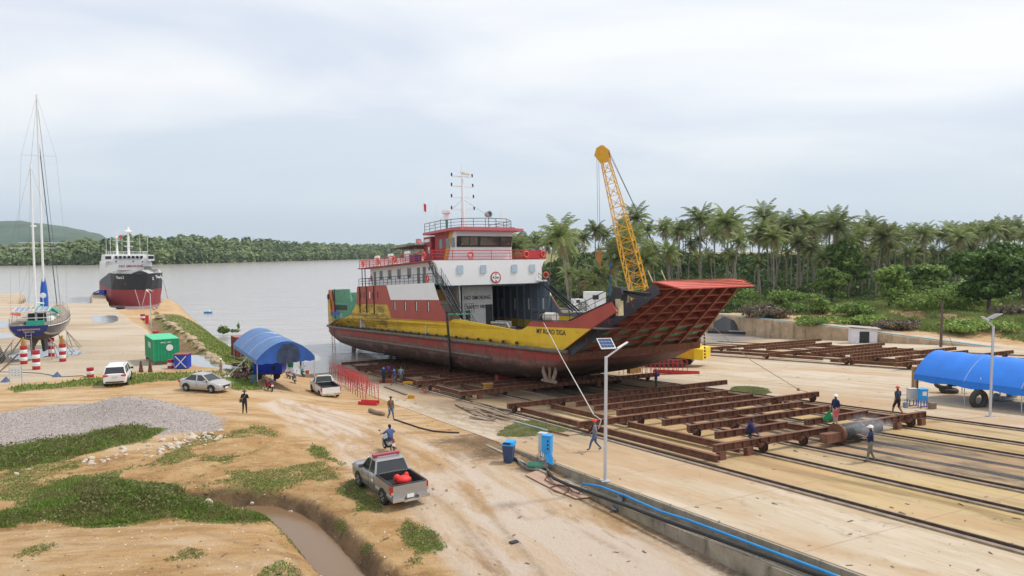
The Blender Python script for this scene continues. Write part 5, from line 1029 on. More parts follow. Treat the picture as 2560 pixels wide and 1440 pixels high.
for i, q in enumerate(SG):
    rg = np.random.default_rng(9 + i); n = 16000; b = rg.uniform(q[:, 0].min(), q[:, 0].max(), n); a = rg.uniform(q[:, 1].min(), q[:, 1].max(), n); k = (sdf(b, a, [tuple(v) for v in q]) + 1.2 * (fbm(b, a, 1.3, 63) - .5) + .3 * rg.random(n)) > .25; P = np.array(SM.to_3x3()) @ np.stack([b[k], a[k], 0 * a[k]]) + np.array(SO)[:, None]; grass('grass', P[0], P[1], np.full(k.sum(), .09), .05, leafmat('short_grass', (.2, .24, .08), (.36, .36, .18), .9, .05, .3))
# weeds bushes on the near mounds
rg = np.random.default_rng(3)
X, Y, _ = scatter(30000, (-100, 700), (24, 50), 4, fn=lambda x, y: np.maximum(smooth(.2, 1, sdf(x, y, G_M1)) * smooth(.45, .6, fbm(x, y, 3, 64) + .12 * (y > 30)), smooth(0, .8, sdf(x, y, G_M2)))); Z = surf(X, Y); n = len(X); c = np.stack([X, Y, Z + .05 + .5 * rg.random(n) * fbm(X, Y, 2, 65)], -1)
nn = rg.normal(size=(n, 3)); nn[:, 2] += .6; u = np.cross(nn, rg.normal(size=(n, 3))); u /= np.linalg.norm(u, axis=1)[:, None]; v = np.cross(nn, u); v /= np.linalg.norm(v, axis=1)[:, None]; s = (.02 + .045 * rg.random(n))[:, None]
o = link('weeds', quads_mesh('weeds', c, u * s, v * s * .7, leafmat('weed_leaf', (.2, .17, .085), (.15, .2, .05), 1.3, .05, .25))); o['kind'] = 'stuff'
n = 26000; rgn = np.random.default_rng(78); Yd = 41 * (62 / 41) ** rgn.random(n); Xd = (rgn.uniform(-60, 620, n) - 1280) / F * Yd; k = (sdf(Xd, Yd, GRAV) + 2 * (fbm(Xd, Yd, 5, 42) - .5) + .8 * (rgn.random(n) - .5) > 0) & (clumpmask(Xd, Yd) < .4); Xd, Yd = Xd[k], Yd[k]; Zd = surf(Xd, Yd); n = len(Xd)
d3 = rgn.normal(size=(n, 3)); d3[:, 2] = np.abs(d3[:, 2]) * .5; d3 /= np.linalg.norm(d3, axis=1)[:, None]; e3 = np.cross(d3, rgn.normal(size=(n, 3))); e3 /= np.linalg.norm(e3, axis=1)[:, None]; s = (.014 + .022 * rgn.random(n) ** 2)[:, None]
o = link('gravel_stones', quads_mesh('gravel_stones', np.stack([Xd, Yd, Zd + .02], -1), d3 * s, e3 * s, leafmat('gravel_bits', (.36, .31, .29), (.6, .53, .49), 3, .1, 0))); o['kind'] = 'stuff'
# small debris lying about
n = 2600; rgn = np.random.default_rng(77); Yd = 21 * (95 / 21) ** rgn.random(n); Xd = (rgn.uniform(250, 2600, n) - 1280) / F * Yd; Zd = surf(Xd, Yd); bb, aa = ab(Xd, Yd); k = (Zd > -3) & (sdf(Xd, Yd, RL) < 0) & (rgn.random(n) < .25 + .75 * ((np.abs(bb - 3) < 4.5) & (aa > -6)))
Xd, Yd, Zd = Xd[k], Yd[k], Zd[k]; n = len(Xd); az = rgn.random(n) * 6.28; s = (.02 + .09 * rgn.random(n) ** 3)[:, None]; tt = np.stack([np.cos(az), np.sin(az), 0 * az], -1); uu = np.stack([-np.sin(az), np.cos(az), .35 + 0 * az], -1)
DBM = leafmat('debris_bits', (.05, .035, .025), (.3, .22, .15), 3, .1, .0); o = link('debris', quads_mesh('debris', np.stack([Xd, Yd, Zd + .02], -1), tt * s * 1.5, uu * s * .5, DBM)); o['kind'] = 'stuff'
# rocks
def rock_mesh(seed):
    bm = bmesh.new(); bmesh.ops.create_icosphere(bm, subdivisions=2, radius=1)
    for v_ in bm.verts: v_.co *= 1 + .35 * mnoise.noise(v_.co * 1.3 + V(seed * 7.1, 0, 0)); v_.co.z *= .65
    for p_ in range(5): 
        a = random.Random(seed * 31 + p_); nrm = V(a.uniform(-1, 1), a.uniform(-1, 1), a.uniform(-.3, 1)).normalized()
        for v_ in bm.verts:
            d = v_.co.dot(nrm) - .62
            if d > 0: v_.co -= nrm * d
    me = bpy.data.meshes.new('rock'); bm.to_mesh(me); bm.free(); return me
ROCKM = M('limestone', (.55, .47, .38), .9, var=.25, sc=3, bump=.4); ROCKM2 = M('revetment_stone', (.42, .33, .21), .9, var=.3, sc=.8, bump=.5, dirt=.4)
RMs = [rock_mesh(i) for i in range(6)]
for q in RMs: q.materials.append(ROCKM)
rg = random.Random(4)
line = [(215, 1160), (250, 1150), (330, 1130), (390, 1120), (440, 1105), (500, 1095), (560, 1092)]
def rock(px, py, s, label, group, mat=None):
    o = bpy.data.objects.new('rock', RMs[rg.randrange(6)]); COL.objects.link(o); p = hit(px, py); o.location = p + V(0, 0, s * .25); o.scale = (s * rg.uniform(.8, 1.3), s * rg.uniform(.8, 1.2), s * rg.uniform(.7, 1)); o.rotation_euler = (rg.uniform(-.4, .4), rg.uniform(-.4, .4), rg.uniform(0, 6)); tag(o, label, 'rock', group); return o
for i in range(95):
    t = rg.random(); j = min(int(t * 6), 5); f_ = t * 6 - j; x = line[j][0] * (1 - f_) + line[j + 1][0] * f_; y = line[j][1] * (1 - f_) + line[j + 1][1] * f_
    rock(x + rg.gauss(0, 8), y + rg.gauss(0, 7), rg.choice((.07, .1, .13, .17, .24)), 'pale limestone rock in the row of rubble below the gravel heap', 'rubble rocks in a row below the gravel')
for i, (x, y, s, lab) in enumerate(((42, 1187, .16, 'small white rock alone at the far left of the dirt'), (72, 1175, .12, 'small white rock left of the rubble row'), (520, 1262, .32, 'square pale stone at the end of the green mound'), (630, 1262, .14, 'small rock on the dirt right of the green mound'), (728, 1280, .1, 'small white stone beside the muddy ditch'), (512, 1114, .12, 'lone white rock at the right end of the rubble'), (380, 1143, .15, 'white rock at the foot of the rubble row'))): rock(x, y, s, lab, 'scattered rocks')
RM2 = [q.copy() for q in RMs[:3]]
for q in RM2: q.materials.clear(); q.materials.append(ROCKM2)
rv = [(385, 775), (400, 795), (420, 812), (438, 822), (455, 835), (478, 852), (497, 868), (505, 878), (520, 890), (538, 905), (545, 915), (392, 784), (410, 803), (430, 816), (447, 828), (466, 843), (488, 860), (530, 898)]
for i, (x, y) in enumerate(rv):
    o = bpy.data.objects.new('revetment_stone', RM2[i % 3]); COL.objects.link(o); p = hit(x, y); s = .5 + .14 * (i * 7 % 4); o.location = p + V(0, 0, .3); o.scale = (s, s * .8, s * .8); o.rotation_euler = (0, 0, i * 1.3); tag(o, 'square tan stone in the revetment row along the grass strip', 'stone', 'revetment stones along the grass strip')
# pebbles as a mass
n = 5000; rgn = np.random.default_rng(8); Yp = 20 * (60 / 20) ** rgn.random(n); pxp = rgn.uniform(-50, 1300, n); Xp = (pxp - 1280) / F * Yp; k = sdf(Xp, Yp, DIRT) > 0; Xp, Yp = Xp[k], Yp[k]; Zp = surf(Xp, Yp); n = len(Xp)
az = rgn.random(n) * 6.28; s = (.012 + .03 * rgn.random(n) ** 3)[:, None]; tt = np.stack([np.cos(az), np.sin(az), 0 * az], -1); uu = np.stack([-np.sin(az), np.cos(az), .5 + 0 * az], -1)
o = link('pebbles', quads_mesh('pebbles', np.stack([Xp, Yp, Zp + .012], -1), tt * s, uu * s * .7, ROCKM)); o['kind'] = 'stuff'
# far wooded shore
FOR = leafmat('far_leaf', (.07, .115, .04), (.2, .26, .09), .02, .1, .1)
def far_forest():
    rg = np.random.default_rng(21); C = []
    p0 = at_z(-700, 668, ZW); p1 = at_z(0, 664, ZW); p2 = at_z(400, 661, ZW); p3 = at_z(900, 648, ZW); p4 = at_z(1100, 642, ZW)
    pts = [p0, p1, p2, p3, p4, p4 + V(160, 500, 0)]
    for i in range(len(pts) - 1):
        a, b = pts[i], pts[i + 1]; L_ = (b - a).length; n = int(L_ / 4.2)
        nrm = V(-(b - a).y, (b - a).x, 0).normalized(); nrm = nrm if nrm.y > 0 else -nrm
        for row, (off, hh) in enumerate(((3, 15), (11, 20), (22, 24.5), (40, 27))):
            for k in range(n): 
                p = a.lerp(b, (k + rg.random()) / n) + nrm * (off + rg.normal() * 2.5); h = hh * (.8 + .3 * rg.random()) * (.9 + .2 * math.sin(p.x * .021) * math.sin(p.x * .0063 + 1)); r = 5 + 3.5 * rg.random(); C.append((p.x, p.y, ZW + h - r * .9, r, r, r * 1.05, h))
    C = np.array(C); m = 120; k = np.repeat(np.arange(len(C)), m); n = len(k); d = rg.normal(size=(n, 3)); d /= np.linalg.norm(d, axis=1)[:, None]; d[:, 1] = -np.abs(d[:, 1]) * .9; d[:, 2] = d[:, 2] * .9
    c = C[k, :3] + d * C[k, 3:6] * (.8 + .25 * rg.random(n))[:, None]; low = rg.random(n) < .38; c[:, 2] = np.where(low, ZW + .2 + (C[k, 6] - 4) * rg.random(n), c[:, 2]); c[:, 2] = np.maximum(c[:, 2], ZW + .4)
    nn = d + .5 * rg.normal(size=(n, 3)); nn[:, 2] += .4; u = np.cross(nn, rg.normal(size=(n, 3))); u /= np.linalg.norm(u, axis=1)[:, None]; v = np.cross(nn, u); v /= np.linalg.norm(v, axis=1)[:, None]; s = (.8 + 1.0 * rg.random(n))[:, None]
    o = link('far_woods', quads_mesh('far_woods', c, u * s, v * s * .8, FOR)); o['kind'] = 'stuff'
    w = MB(); q = [(p.x, p.y, ZW - .5) for p in pts]; nb = [V(*p) + V(0, 14, 0) for p in q]; w.loft([[nb[i], nb[i] + V(0, 0, 15), nb[i] + V(0, 60, 18), nb[i] + V(0, 500, 18)] for i in range(len(nb))], closed=False, caps=False); struct(w.obj('far_shore_land', M('far_land', (.02, .035, .012), .9)))
far_forest()
def hill():
    HM = M('hill_green', (.05, .095, .045), .9, sc=.006, var=.5)
    xs = np.linspace(-2900, -1000, 160); ys_ = np.linspace(2600, 3700, 40)
    def f(X, Y):
        sk = np.interp(1280 + F * X / Y, [-500, 0, 60, 170, 255, 285, 340], [560, 548, 545, 563, 583, 604, 640]); z = CH + (620 - sk) / F * 3000; return (z + 10 * (fbm(X, Y, 130, 91) - .5)) * np.clip(np.sin(np.clip((Y - 2600) / 600, 0, 1) * math.pi / 2), 0, 1) ** .7 + 14 * (fbm(X, Y, 22, 92) - .5) - 6
    me, *_r = grid_mesh('far_hill', xs, ys_, f); me.materials.append(HM); struct(link('far_hill', me))
    xs = np.linspace(-700, 300, 60); ys_ = np.linspace(3800, 4400, 12)
    me, *_r = grid_mesh('far_hill', xs, ys_, lambda X, Y: CH + 45 * np.exp(-((X + 480) / 230) ** 2) * np.clip((Y - 3800) / 200, 0, 1) + 8 * (fbm(X, Y, 40, 93) - .5) - 12); me.materials.append(HM); struct(link('far_hill', me))
hill()
# ---------------------------------------------------------------- people
def HELM(c): return M('helmet_%d' % (hash(c) % 9999), c, .35, var=.03)
def cloth(c): return M('cloth_%.3f_%.3f_%.3f' % c, c, .85, var=.2, sc=6)
POSES = {
 'stand': dict(kL=(.02, .1, .48), aL=(-.02, .1, .09), kR=(.02, -.1, .48), aR=(-.04, -.1, .09), eL=(-.02, .27, 1.14), hL=(.06, .29, .88), eR=(-.02, -.27, 1.14), hR=(.06, -.29, .88)),
 'walk': dict(kL=(.2, .09, .5), aL=(.28, .09, .12), kR=(-.02, -.09, .48), aR=(-.34, -.09, .16), eL=(-.12, .25, 1.15), hL=(-.06, .27, .9), eR=(.06, -.25, 1.15), hR=(.24, -.24, .96)),
 'front': dict(kL=(.02, .11, .48), aL=(-.02, .13, .09), kR=(.02, -.11, .48), aR=(-.04, -.13, .09), eL=(.05, .27, 1.15), hL=(.28, .12, 1.16), eR=(.05, -.27, 1.15), hR=(.28, -.12, 1.16)),
 'spray': dict(kL=(.06, .11, .48), aL=(.12, .13, .09), kR=(-.02, -.11, .48), aR=(-.2, -.14, .09), eL=(.1, .33, 1.22), hL=(.42, .3, 1.3), eR=(-.02, -.36, 1.2), hR=(.2, -.2, 1.08)),
 'crouch': dict(hip=.32, lean=.22, kL=(.36, .2, .5), aL=(.12, .15, .09), kR=(.34, -.2, .5), aR=(.1, -.15, .09), eL=(.38, .22, .5), hL=(.6, .14, .3), eR=(.38, -.22, .5), hR=(.58, -.1, .26)),
 'ride': dict(hip=.78, lean=.1, kL=(.42, .22, .66), aL=(.26, .18, .3), kR=(.42, -.22, .66), aR=(.26, -.18, .3), eL=(.22, .34, 1.1), hL=(.5, .32, 1.05), eR=(.22, -.34, 1.1), hR=(.5, -.32, 1.05))}
def person(label, loc, rz, pose, h=1.7, shirt=(.05, .06, .2), pants=(.05, .07, .12), shoe=(.02, .02, .02), hat=None, hatc=(.8, .8, .8), sleeves=False, shorts=False, skin=SKIN, group=None):
    P = POSES[pose]; k = h / 1.72; hip = P.get('hip', .92); ln = P.get('lean', 0); root = thing('person', label, 'person', loc, rz, group); root.scale = (k,) * 3
    t = hip - .92
    J = dict(pel=(0, 0, hip), bel=(ln * .35, 0, hip + .16), ch=(ln * .8, 0, hip + .38), nk=(ln * 1.15, 0, hip + .55), hd0=(ln * 1.25 + .01, 0, hip + .635), hd1=(ln * 1.3 + .015, 0, hip + .71), hd2=(ln * 1.32 + .01, 0, hip + .78), nose=(ln * 1.3 + .1, 0, hip + .69))
    for s, n_ in ((1, 'L'), (-1, 'R')):
        J['hp' + n_] = (0, s * .095, hip - .06); J['k' + n_] = P['k' + n_]; J['a' + n_] = P['a' + n_]; a = P['a' + n_]; J['t' + n_] = (a[0] + .16, a[1] + s * .02, max(.035, a[2] - .06)); J['sh' + n_] = (ln * .95, s * .175, hip + .48)
        e = list(P['e' + n_]); hh = list(P['h' + n_]); J['e' + n_] = e; J['w' + n_] = hh; d = (V(*hh) - V(*e)).normalized(); si = d.cross(V(0, 0, 1)); si = si.normalized() if si.length > .2 else V(0, 1, 0)
        pm = V(*hh) + d * .06; J['pm' + n_] = tuple(pm)
        for q in range(4): J['f%d' % q + n_] = tuple(pm + d * (.085, .095, .09, .07)[q] + si * (-.036 + .024 * q) + V(0, 0, -.015 * s * 0 - .01))
        J['th' + n_] = tuple(pm + si * -.055 + d * .035)
    E = [('pel', 'bel'), ('bel', 'ch'), ('ch', 'nk'), ('nk', 'hd0'), ('hd0', 'hd1'), ('hd1', 'hd2'), ('hd1', 'nose')]
    for n_ in 'LR': E += [('pel', 'hp' + n_), ('hp' + n_, 'k' + n_), ('k' + n_, 'a' + n_), ('a' + n_, 't' + n_), ('ch', 'sh' + n_), ('sh' + n_, 'e' + n_), ('e' + n_, 'w' + n_), ('w' + n_, 'pm' + n_), ('pm' + n_, 'th' + n_)] + [('pm' + n_, 'f%d' % q + n_) for q in range(4)]
    RD = dict(pel=(.15, .12), bel=(.14, .11), ch=(.165, .12), nk=(.055,) * 2, hd0=(.07,) * 2, hd1=(.095, .085), hd2=(.06,) * 2, nose=(.018,) * 2, hp=(.095,) * 2, k=(.065,) * 2, a=(.045,) * 2, t=(.04,) * 2, sh=(.075,) * 2, e=(.05,) * 2, w=(.035,) * 2, pm=(.035, .022), th=(.01,) * 2, f=(.009,) * 2)
    names = list(J); me = bpy.data.meshes.new('sk'); me.from_pydata([J[q] for q in names], [(names.index(a), names.index(b)) for a, b in E], []); o = bpy.data.objects.new('sk', me); COL.objects.link(o)
    md = o.modifiers.new('s', 'SKIN'); sv = me.skin_vertices[0].data
    for i, q in enumerate(names): b = q.rstrip('LR') if q not in ('pel', 'bel') else q; b = 'f' if b[0] == 'f' and b[1:].isdigit() else b; rd_ = RD.get(b, (.05, .05)); kk = 1.15 if b in ('pel', 'bel', 'ch', 'sh', 'hp', 'k', 'e') else 1.0; sv[i].radius = (rd_[0] * kk, rd_[1] * kk); sv[i].use_root = (q == 'pel')
    s2 = o.modifiers.new('u', 'SUBSURF'); s2.levels = 1; s2.render_levels = 1
    dg = bpy.context.evaluated_depsgraph_get(); ev = o.evaluated_get(dg); m2 = bpy.data.meshes.new_from_object(ev); bpy.data.objects.remove(o)
    mats = [skin, cloth(shirt), cloth(pants), cloth(shoe)]; m2.materials.clear()
    for q in mats: m2.materials.append(q)
    zone = {}
    for a, b in E:
        c = 0; ab_ = a.rstrip('LR') if a not in ('pel', 'bel') else a; bb = b.rstrip('LR') if b not in ('pel', 'bel') else b
        if bb in ('bel', 'ch', 'nk', 'sh') or (ab_, bb) == ('sh', 'e'): c = 1
        if (ab_, bb) == ('e', 'w') and sleeves: c = 1
        if bb in ('hp',) or (ab_, bb) == ('hp', 'k'): c = 2
        if (ab_, bb) == ('k', 'a'): c = 0 if shorts else 2
        if bb == 't': c = 3
        zone[(a, b)] = c
    cs = np.array([p.center for p in m2.polygons]); best = np.full(len(cs), 1e9); mi = np.zeros(len(cs), int)
    for (a, b), c in zone.items():
        A, B = np.array(J[a]), np.array(J[b]); d = B - A; t_ = np.clip(((cs - A) @ d) / (d @ d + 1e-9), 0, 1); ds = np.linalg.norm(cs - A - t_[:, None] * d, axis=1); rr = np.mean(RD.get(a.rstrip('LR') if a not in ('pel', 'bel') else a, (.05, .05))); ds = ds - rr * .6; k_ = ds < best; best[k_] = ds[k_]; mi[k_] = c
    m2.polygons.foreach_set('material_index', mi); m2.shade_smooth(); m2.name = 'body'; ob = link('body', m2, root)
    hc = V(*J['hd1']); 
    if hat in ('helmet', 'cap', 'bucket'):
        w = MB(); w.ball(hc + V(.0, 0, .035), .118, 14, 8, sc=(1.12, .98, .95), half=True)
        if hat == 'helmet': w.lathe([(.1, 0), (.145, .002), (.145, .015), (.1, .02)], hc + V(.012, 0, .03), n=16)
        elif hat == 'cap': w.prism([hc + V(.08, -.07, .04), hc + V(.21, -.05, .03), hc + V(.21, .05, .03), hc + V(.08, .07, .04)], (0, 0, .015))
        else: w.lathe([(.1, .0), (.2, -.02), (.2, -.01), (.1, .02)], hc + V(0, 0, .05), n=16)
        w.obj('helmet' if hat == 'helmet' else 'hat', M('hat_%.2f_%.2f_%.2f' % hatc, hatc, .4, var=.05), root, smooth='auto')
    else: w = MB(); w.ball(hc + V(-.012, 0, .015), .108, 12, 8, sc=(1.05, .95, 1.05), half=True); w.ball(hc + V(-.04, 0, -.01), .085, 10, 6); w.obj('hair', M('hair_black', (.012, .01, .01), .7), root, smooth=True)
    return root
def face(p, q): return math.atan2(q[1] - p[1], q[0] - p[0])
NAVY = (.012, .018, .07); JEANS = (.06, .12, .24)
pp = {}
def ppl(key, px, py, *a, z=None, **k):
    p = hit(px, py) if z is None else z; pp[key] = p; return p
p = ppl('bag', 612, 1034); bagp = person('person in black with a black hat and shoulder bag standing alone on the sandy yard', p, R(100), 'front', 1.66, (.012, .012, .014), (.02, .02, .025), hat='bucket', hatc=(.015, .015, .015), sleeves=True)
w = MB(); w.box((-.05, .2, .95), (.12, .26, .24)); w.path([(-.1, .15, 1.05), (-.14, 0, 1.25), (-.08, -.13, 1.42)], .014, 5, mi=1); tag(w.obj('shoulder_bag', [M('bag_olive', (.06, .06, .04), .8), M('strap_grey', (.35, .35, .33), .8)]), 'dark olive shoulder bag on a pale strap carried by the person in black', 'bag').matrix_world = Matrix.Translation(p) @ Matrix.Rotation(R(100), 4, 'Z')
person('person in brown jacket, dark cap and jeans walking past the scaffold frames', ppl('brn', 977, 1050), R(-55), 'walk', 1.76, (.16, .09, .055), JEANS, hat='cap', hatc=(.02, .02, .02), sleeves=True)
person('worker in beige with a white helmet walking behind the silver sedan', ppl('bei', 553, 942), R(190), 'walk', 1.7, (.3, .22, .13), (.42, .33, .2), hat='helmet', hatc=(.8, .8, .78), sleeves=True)
person('worker in blue with blue helmet and black trousers, leftmost of the group by the hull', ppl('g1', 959, 958), R(60), 'stand', 1.72, NAVY, (.02, .02, .025), hat='helmet', hatc=(.05, .3, .7), sleeves=True)
person('person in purple shirt half hidden behind the rusty beam near the hull', hit(972, 946), R(80), 'stand', 1.72, (.2, .05, .3), (.04, .04, .05))
person('worker in blue shirt with blue helmet and grey trousers beside the red beam block', ppl('g3', 986, 963), R(200), 'walk', 1.66, (.03, .06, .25), (.16, .15, .12), hat='helmet', hatc=(.05, .3, .7))
person('person in pale grey-blue shirt and shorts, rightmost of the group by the hull', ppl('g4', 1003, 955), R(90), 'stand', 1.74, (.28, .36, .42), (.2, .24, .26), shorts=True, sleeves=True, hat='cap', hatc=(.03, .03, .03))
person('worker in grey shirt and red helmet walking beside the tall lamp post', ppl('red', 1487, 1128), R(165), 'walk', 1.78, (.2, .2, .22), JEANS, shoe=(.12, .07, .04), hat='helmet', hatc=(.75, .04, .03), sleeves=True)
q = sp(2088, 1063, .82); wp = sw(q[0], q[1], .83)
person('worker in white helmet and pale trousers standing on the cradle beams', wp, R(200), 'stand', 1.74, NAVY, (.5, .42, .34), hat='helmet')
w = MB(); w.prism([(.1, -.1, .95), (.16, .2, 1.0), (.2, .1, .55), (.15, 0, .45)], (.03, 0, 0)); tag(w.obj('red_cloth', M('coral_cloth', (.8, .08, .1), .8)), 'bright coral cloth hanging from the hand of the worker on the beams', 'cloth').matrix_world = Matrix.Translation(wp) @ Matrix.Rotation(R(250), 4, 'Z')
w = MB(); w.prism([(0, .32, .9), (0, .75, .35), (.05, .35, .15), (0, .2, .4)], (.03, 0, 0)); w.tube((0, .2, .95), (0, .5, .6), .012, n=5); tag(w.obj('green_flag', M('flag_green', (.02, .3, .1), .8)), 'green cloth flag on a stick held by the worker on the beams', 'flag').matrix_world = Matrix.Translation(wp) @ Matrix.Rotation(R(90), 4, 'Z')
q = sp(2243, 1037, .82); bp_ = sw(q[0], q[1], .83)
person('worker with red helmet and black shorts walking on the front beam carrying a bucket', bp_, R(105), 'walk', 1.72, (.03, .04, .07), (.015, .015, .015), hat='helmet', hatc=(.75, .05, .03), shorts=True)
w = MB(); w.lathe([(0, 0), (.13, 0), (.17, .3), (.16, .3), (.12, .03), (0, .03)], (0, 0, 0), n=14); torus(w, (0, 0, .3), .16, .008, 'X', 14, 4); tag(w.obj('bucket', M('bucket_grey', (.2, .3, .38), .5), smooth='auto'), 'grey-blue bucket carried by the worker with the red helmet on the front beam', 'bucket').location = bp_ + V(.42, -.15, .45)
person('worker in navy polo shirt and grey trousers with white helmet spraying the drum', ppl('spr', 2175, 1155), R(150), 'spray', 1.8, NAVY, (.17, .155, .13), hat='helmet')
q = sp(1866, 1094, .82); person('worker in dark blue crouching on the front beam of the large cradle', sw(q[0], q[1], .83), R(-20), 'crouch', 1.7, (.02, .02, .12), (.012, .014, .02), sleeves=True)
person('worker all in blue with blue helmet standing behind the cradle under the bow', ppl('blu', 1640, 968), R(150), 'stand', 1.68, (.015, .03, .22), (.04, .05, .08), hat='helmet', hatc=(.03, .08, .5), sleeves=True)
ep = FM @ V(14.6, -7.3, .6); person('worker in grey shirt crouching beside the engine on the ferry deck', ep, R(120), 'crouch', 1.75, (.2, .22, .24), (.03, .03, .04))
ep = FM @ V(-38.3, -6.9, .4); person('worker with white helmet at the stern opening of the ferry', ep, R(250), 'front', 1.75, (.35, .33, .32), (.05, .05, .05), hat='helmet')
ep = FM @ V(29.4, -6.8, 2.2); 
person('worker in black standing under the long blue awning beside the hanging tyre', hit(2441, 990), R(-120), 'stand', 1.75, (.01, .01, .012), (.01, .01, .012), sleeves=True)
person('person in dark green among the motorbikes under the blue tent', hit(752, 925), R(200), 'stand', 1.7, (.02, .05, .04), (.02, .02, .02), sleeves=True)
# ---------------------------------------------------------------- motorbikes
TYRE = M('tyre_black', (.02, .02, .02), .8); CHR = M('chrome', (.6, .6, .6), .25, .9); TAIL = M('tail_light_red', (.5, .01, .01), .25)
def moto(label, px, py, rz, col, loc=None):
    r = thing('motorbike', label, 'motorbike', loc if loc is not None else hit(px, py), rz, 'small motorbikes in the yard'); r.rotation_euler = (R(-4), 0, rz); cm = M('bike_%.2f_%.2f_%.2f' % col, col, .3)
    for x in (-.6, .62):
        w = MB(); torus(w, (x, 0, .29), .25, .045, 'Y', 20, 6); wh_ = w.obj('wheel', TYRE, r, smooth=True); w = MB(); torus(w, (x, 0, .29), .2, .012, 'Y', 18, 4); w.tube((x, -.05, .29), (x, .05, .29), .05, n=8)
        for k in range(6): a = k * math.pi / 3; w.tube((x, 0, .29), (x + .2 * math.cos(a), 0, .29 + .2 * math.sin(a)), .006, n=4)
        w.obj('rim', CHR, wh_)
    w = MB(); w.prism([(.42, -.1, .55), (.5, -.1, .95), (.4, -.1, 1.0), (.3, -.1, .62), (-.05, -.1, .5), (-.55, -.1, .72), (-.85, -.1, .82), (-.8, -.1, .68), (-.5, -.1, .5), (-.1, -.1, .38), (.25, -.1, .4)], (0, .2, 0)); w.prism([(.55, -.11, .6), (.48, -.2, .75), (.36, -.22, .35), (.45, -.15, .28)], (0, .06, 0)); w.prism([(.55, .05, .6), (.48, .14, .75), (.36, .16, .35), (.45, .09, .28)], (0, .06, 0)); w.obj('fairing', cm, r)
    w = MB(); w.prism([(.1, -.13, .72), (.05, -.13, .8), (-.7, -.12, .86), (-.75, -.12, .78), (-.2, -.13, .66)], (0, .26, 0)); w.obj('seat', BLACK, r); w = MB(); w.bar((.15, 0, .35), (-.15, 0, .35), .22, .2); w.bar((-.6, -.08, .3), (-.1, -.08, .38), .04); w.tube((.05, -.15, .25), (-.75, -.17, .32), .045, n=8); w.tube((.62, -.06, .29), (.44, -.06, .95), .025, n=6); w.tube((.62, .06, .29), (.44, .06, .95), .025, n=6); w.obj('engine', M('engine_dark', (.08, .08, .085), .4, .6), r)
    w = MB(); w.path([(.3, -.34, 1.0), (.42, -.2, 1.05), (.44, 0, .98), (.42, .2, 1.05), (.3, .34, 1.0)], .016, 6); w.obj('handlebar', BLACK, r)
    for s in (-1, 1): w = MB(); w.tube((.36, s * .25, 1.03), (.38, s * .33, 1.22), .008, n=4); w.ball((.38, s * .34, 1.25), .06, sc=(.3, 1.1, .8)); w.obj('mirror', BLACK, r)
    w = MB(); w.ball((.52, 0, .93), .09, sc=(.7, 1, .9)); w.obj('headlight', M('lamp_glass', (.6, .6, .6), .1), r, smooth=True); w = MB(); w.box((-.86, 0, .78), (.06, .16, .08)); w.obj('tail_light', TAIL, r); w = MB(); w.box((-.88, 0, .6), (.02, .2, .16)); w.obj('number_plate', WHITE2, r)
    return r
moto('red motorbike parked alone on the sand in front of the blue generator', 675, 977, R(125), (.35, .02, .03))
moto('white and maroon motorbike parked left of the oil drum by the tent', 606, 950, R(20), (.3, .05, .06))
moto('dark motorbike with white shield parked behind the drum under the tent edge', 622, 938, R(60), (.05, .05, .06))
moto('black motorbike parked deep under the left side of the tent', 600, 925, R(40), (.03, .03, .035))
moto('black and white motorbike parked right beside the blue generator', 722, 946, R(120), (.4, .4, .4))
moto('blue and white motorbike parked in the open right of the blue generator', 737, 958, R(110), (.03, .12, .5))
moto('teal motorbike parked furthest right under the tent corner', 758, 942, R(115), (.02, .3, .3))
mp_ = hit(972, 1128); rz_ = R(122)
moto('black and white motorbike being ridden along the yard road', 0, 0, rz_, (.5, .5, .5), mp_)
person('rider in blue shirt and dark trousers sitting on the moving motorbike', mp_ + V(math.cos(rz_) * -.28, math.sin(rz_) * -.28, .0), rz_, 'ride', 1.76, (.07, .11, .26), (.015, .02, .04))
# ---------------------------------------------------------------- cars
def wheel(root, x, y, r=.36, wd=.22, rim=STEEL):
    s = 1 if y > 0 else -1; w = MB(); w.lathe([(r * .62, -wd / 2), (r * .93, -wd / 2), (r, -wd * .3), (r, wd * .3), (r * .93, wd / 2), (r * .62, wd / 2)], (x, y, r), 'Y', 22); wo = w.obj('wheel', TYRE, root, smooth='auto')
    w = MB(); w.lathe([(0, wd * .3 * s), (r * .62, wd * .42 * s), (r * .66, wd * .3 * s), (r * .6, 0), (0, 0)], (x, y, r), 'Y', 20)
    for k in range(6): a = k * math.pi / 3; w.bar((x, y + s * wd * .38, r), (x + r * .58 * math.cos(a), y + s * wd * .42, r + r * .58 * math.sin(a)), .05, .05)
    w.obj('rim', rim, wo, smooth='auto')
def carbody(name, root, st, mat):
    rings = []
    for x, zb, zt, hw in st:
        zm = zb + (zt - zb) * .55; s = [(hw * .9, zb), (hw * .98, zb + .1), (hw, zm), (hw * .975, zt - .1), (hw * .9, zt - .02), (hw * .55, zt + .025), (0, zt + .035)]
        rings.append([V(x, y, z) for y, z in s] + [V(x, -y, z) for y, z in s[-2::-1]])
    w = MB(); w.loft(rings); o = w.obj(name, mat, root, smooth='auto'); return o
def arches(root, xs, hw, r, mat=BLACK):
    for x in xs:
        for s in (-1, 1):
            w = MB(); n = 14; pts = [V(x + (r + .09) * math.cos(math.pi * k / n), s * (hw + .004), .34 + (r + .07) * math.sin(math.pi * k / n)) for k in range(n + 1)]; w.prism(pts, (0, -s * .3, 0)); w.obj('wheel_arch', mat, root)
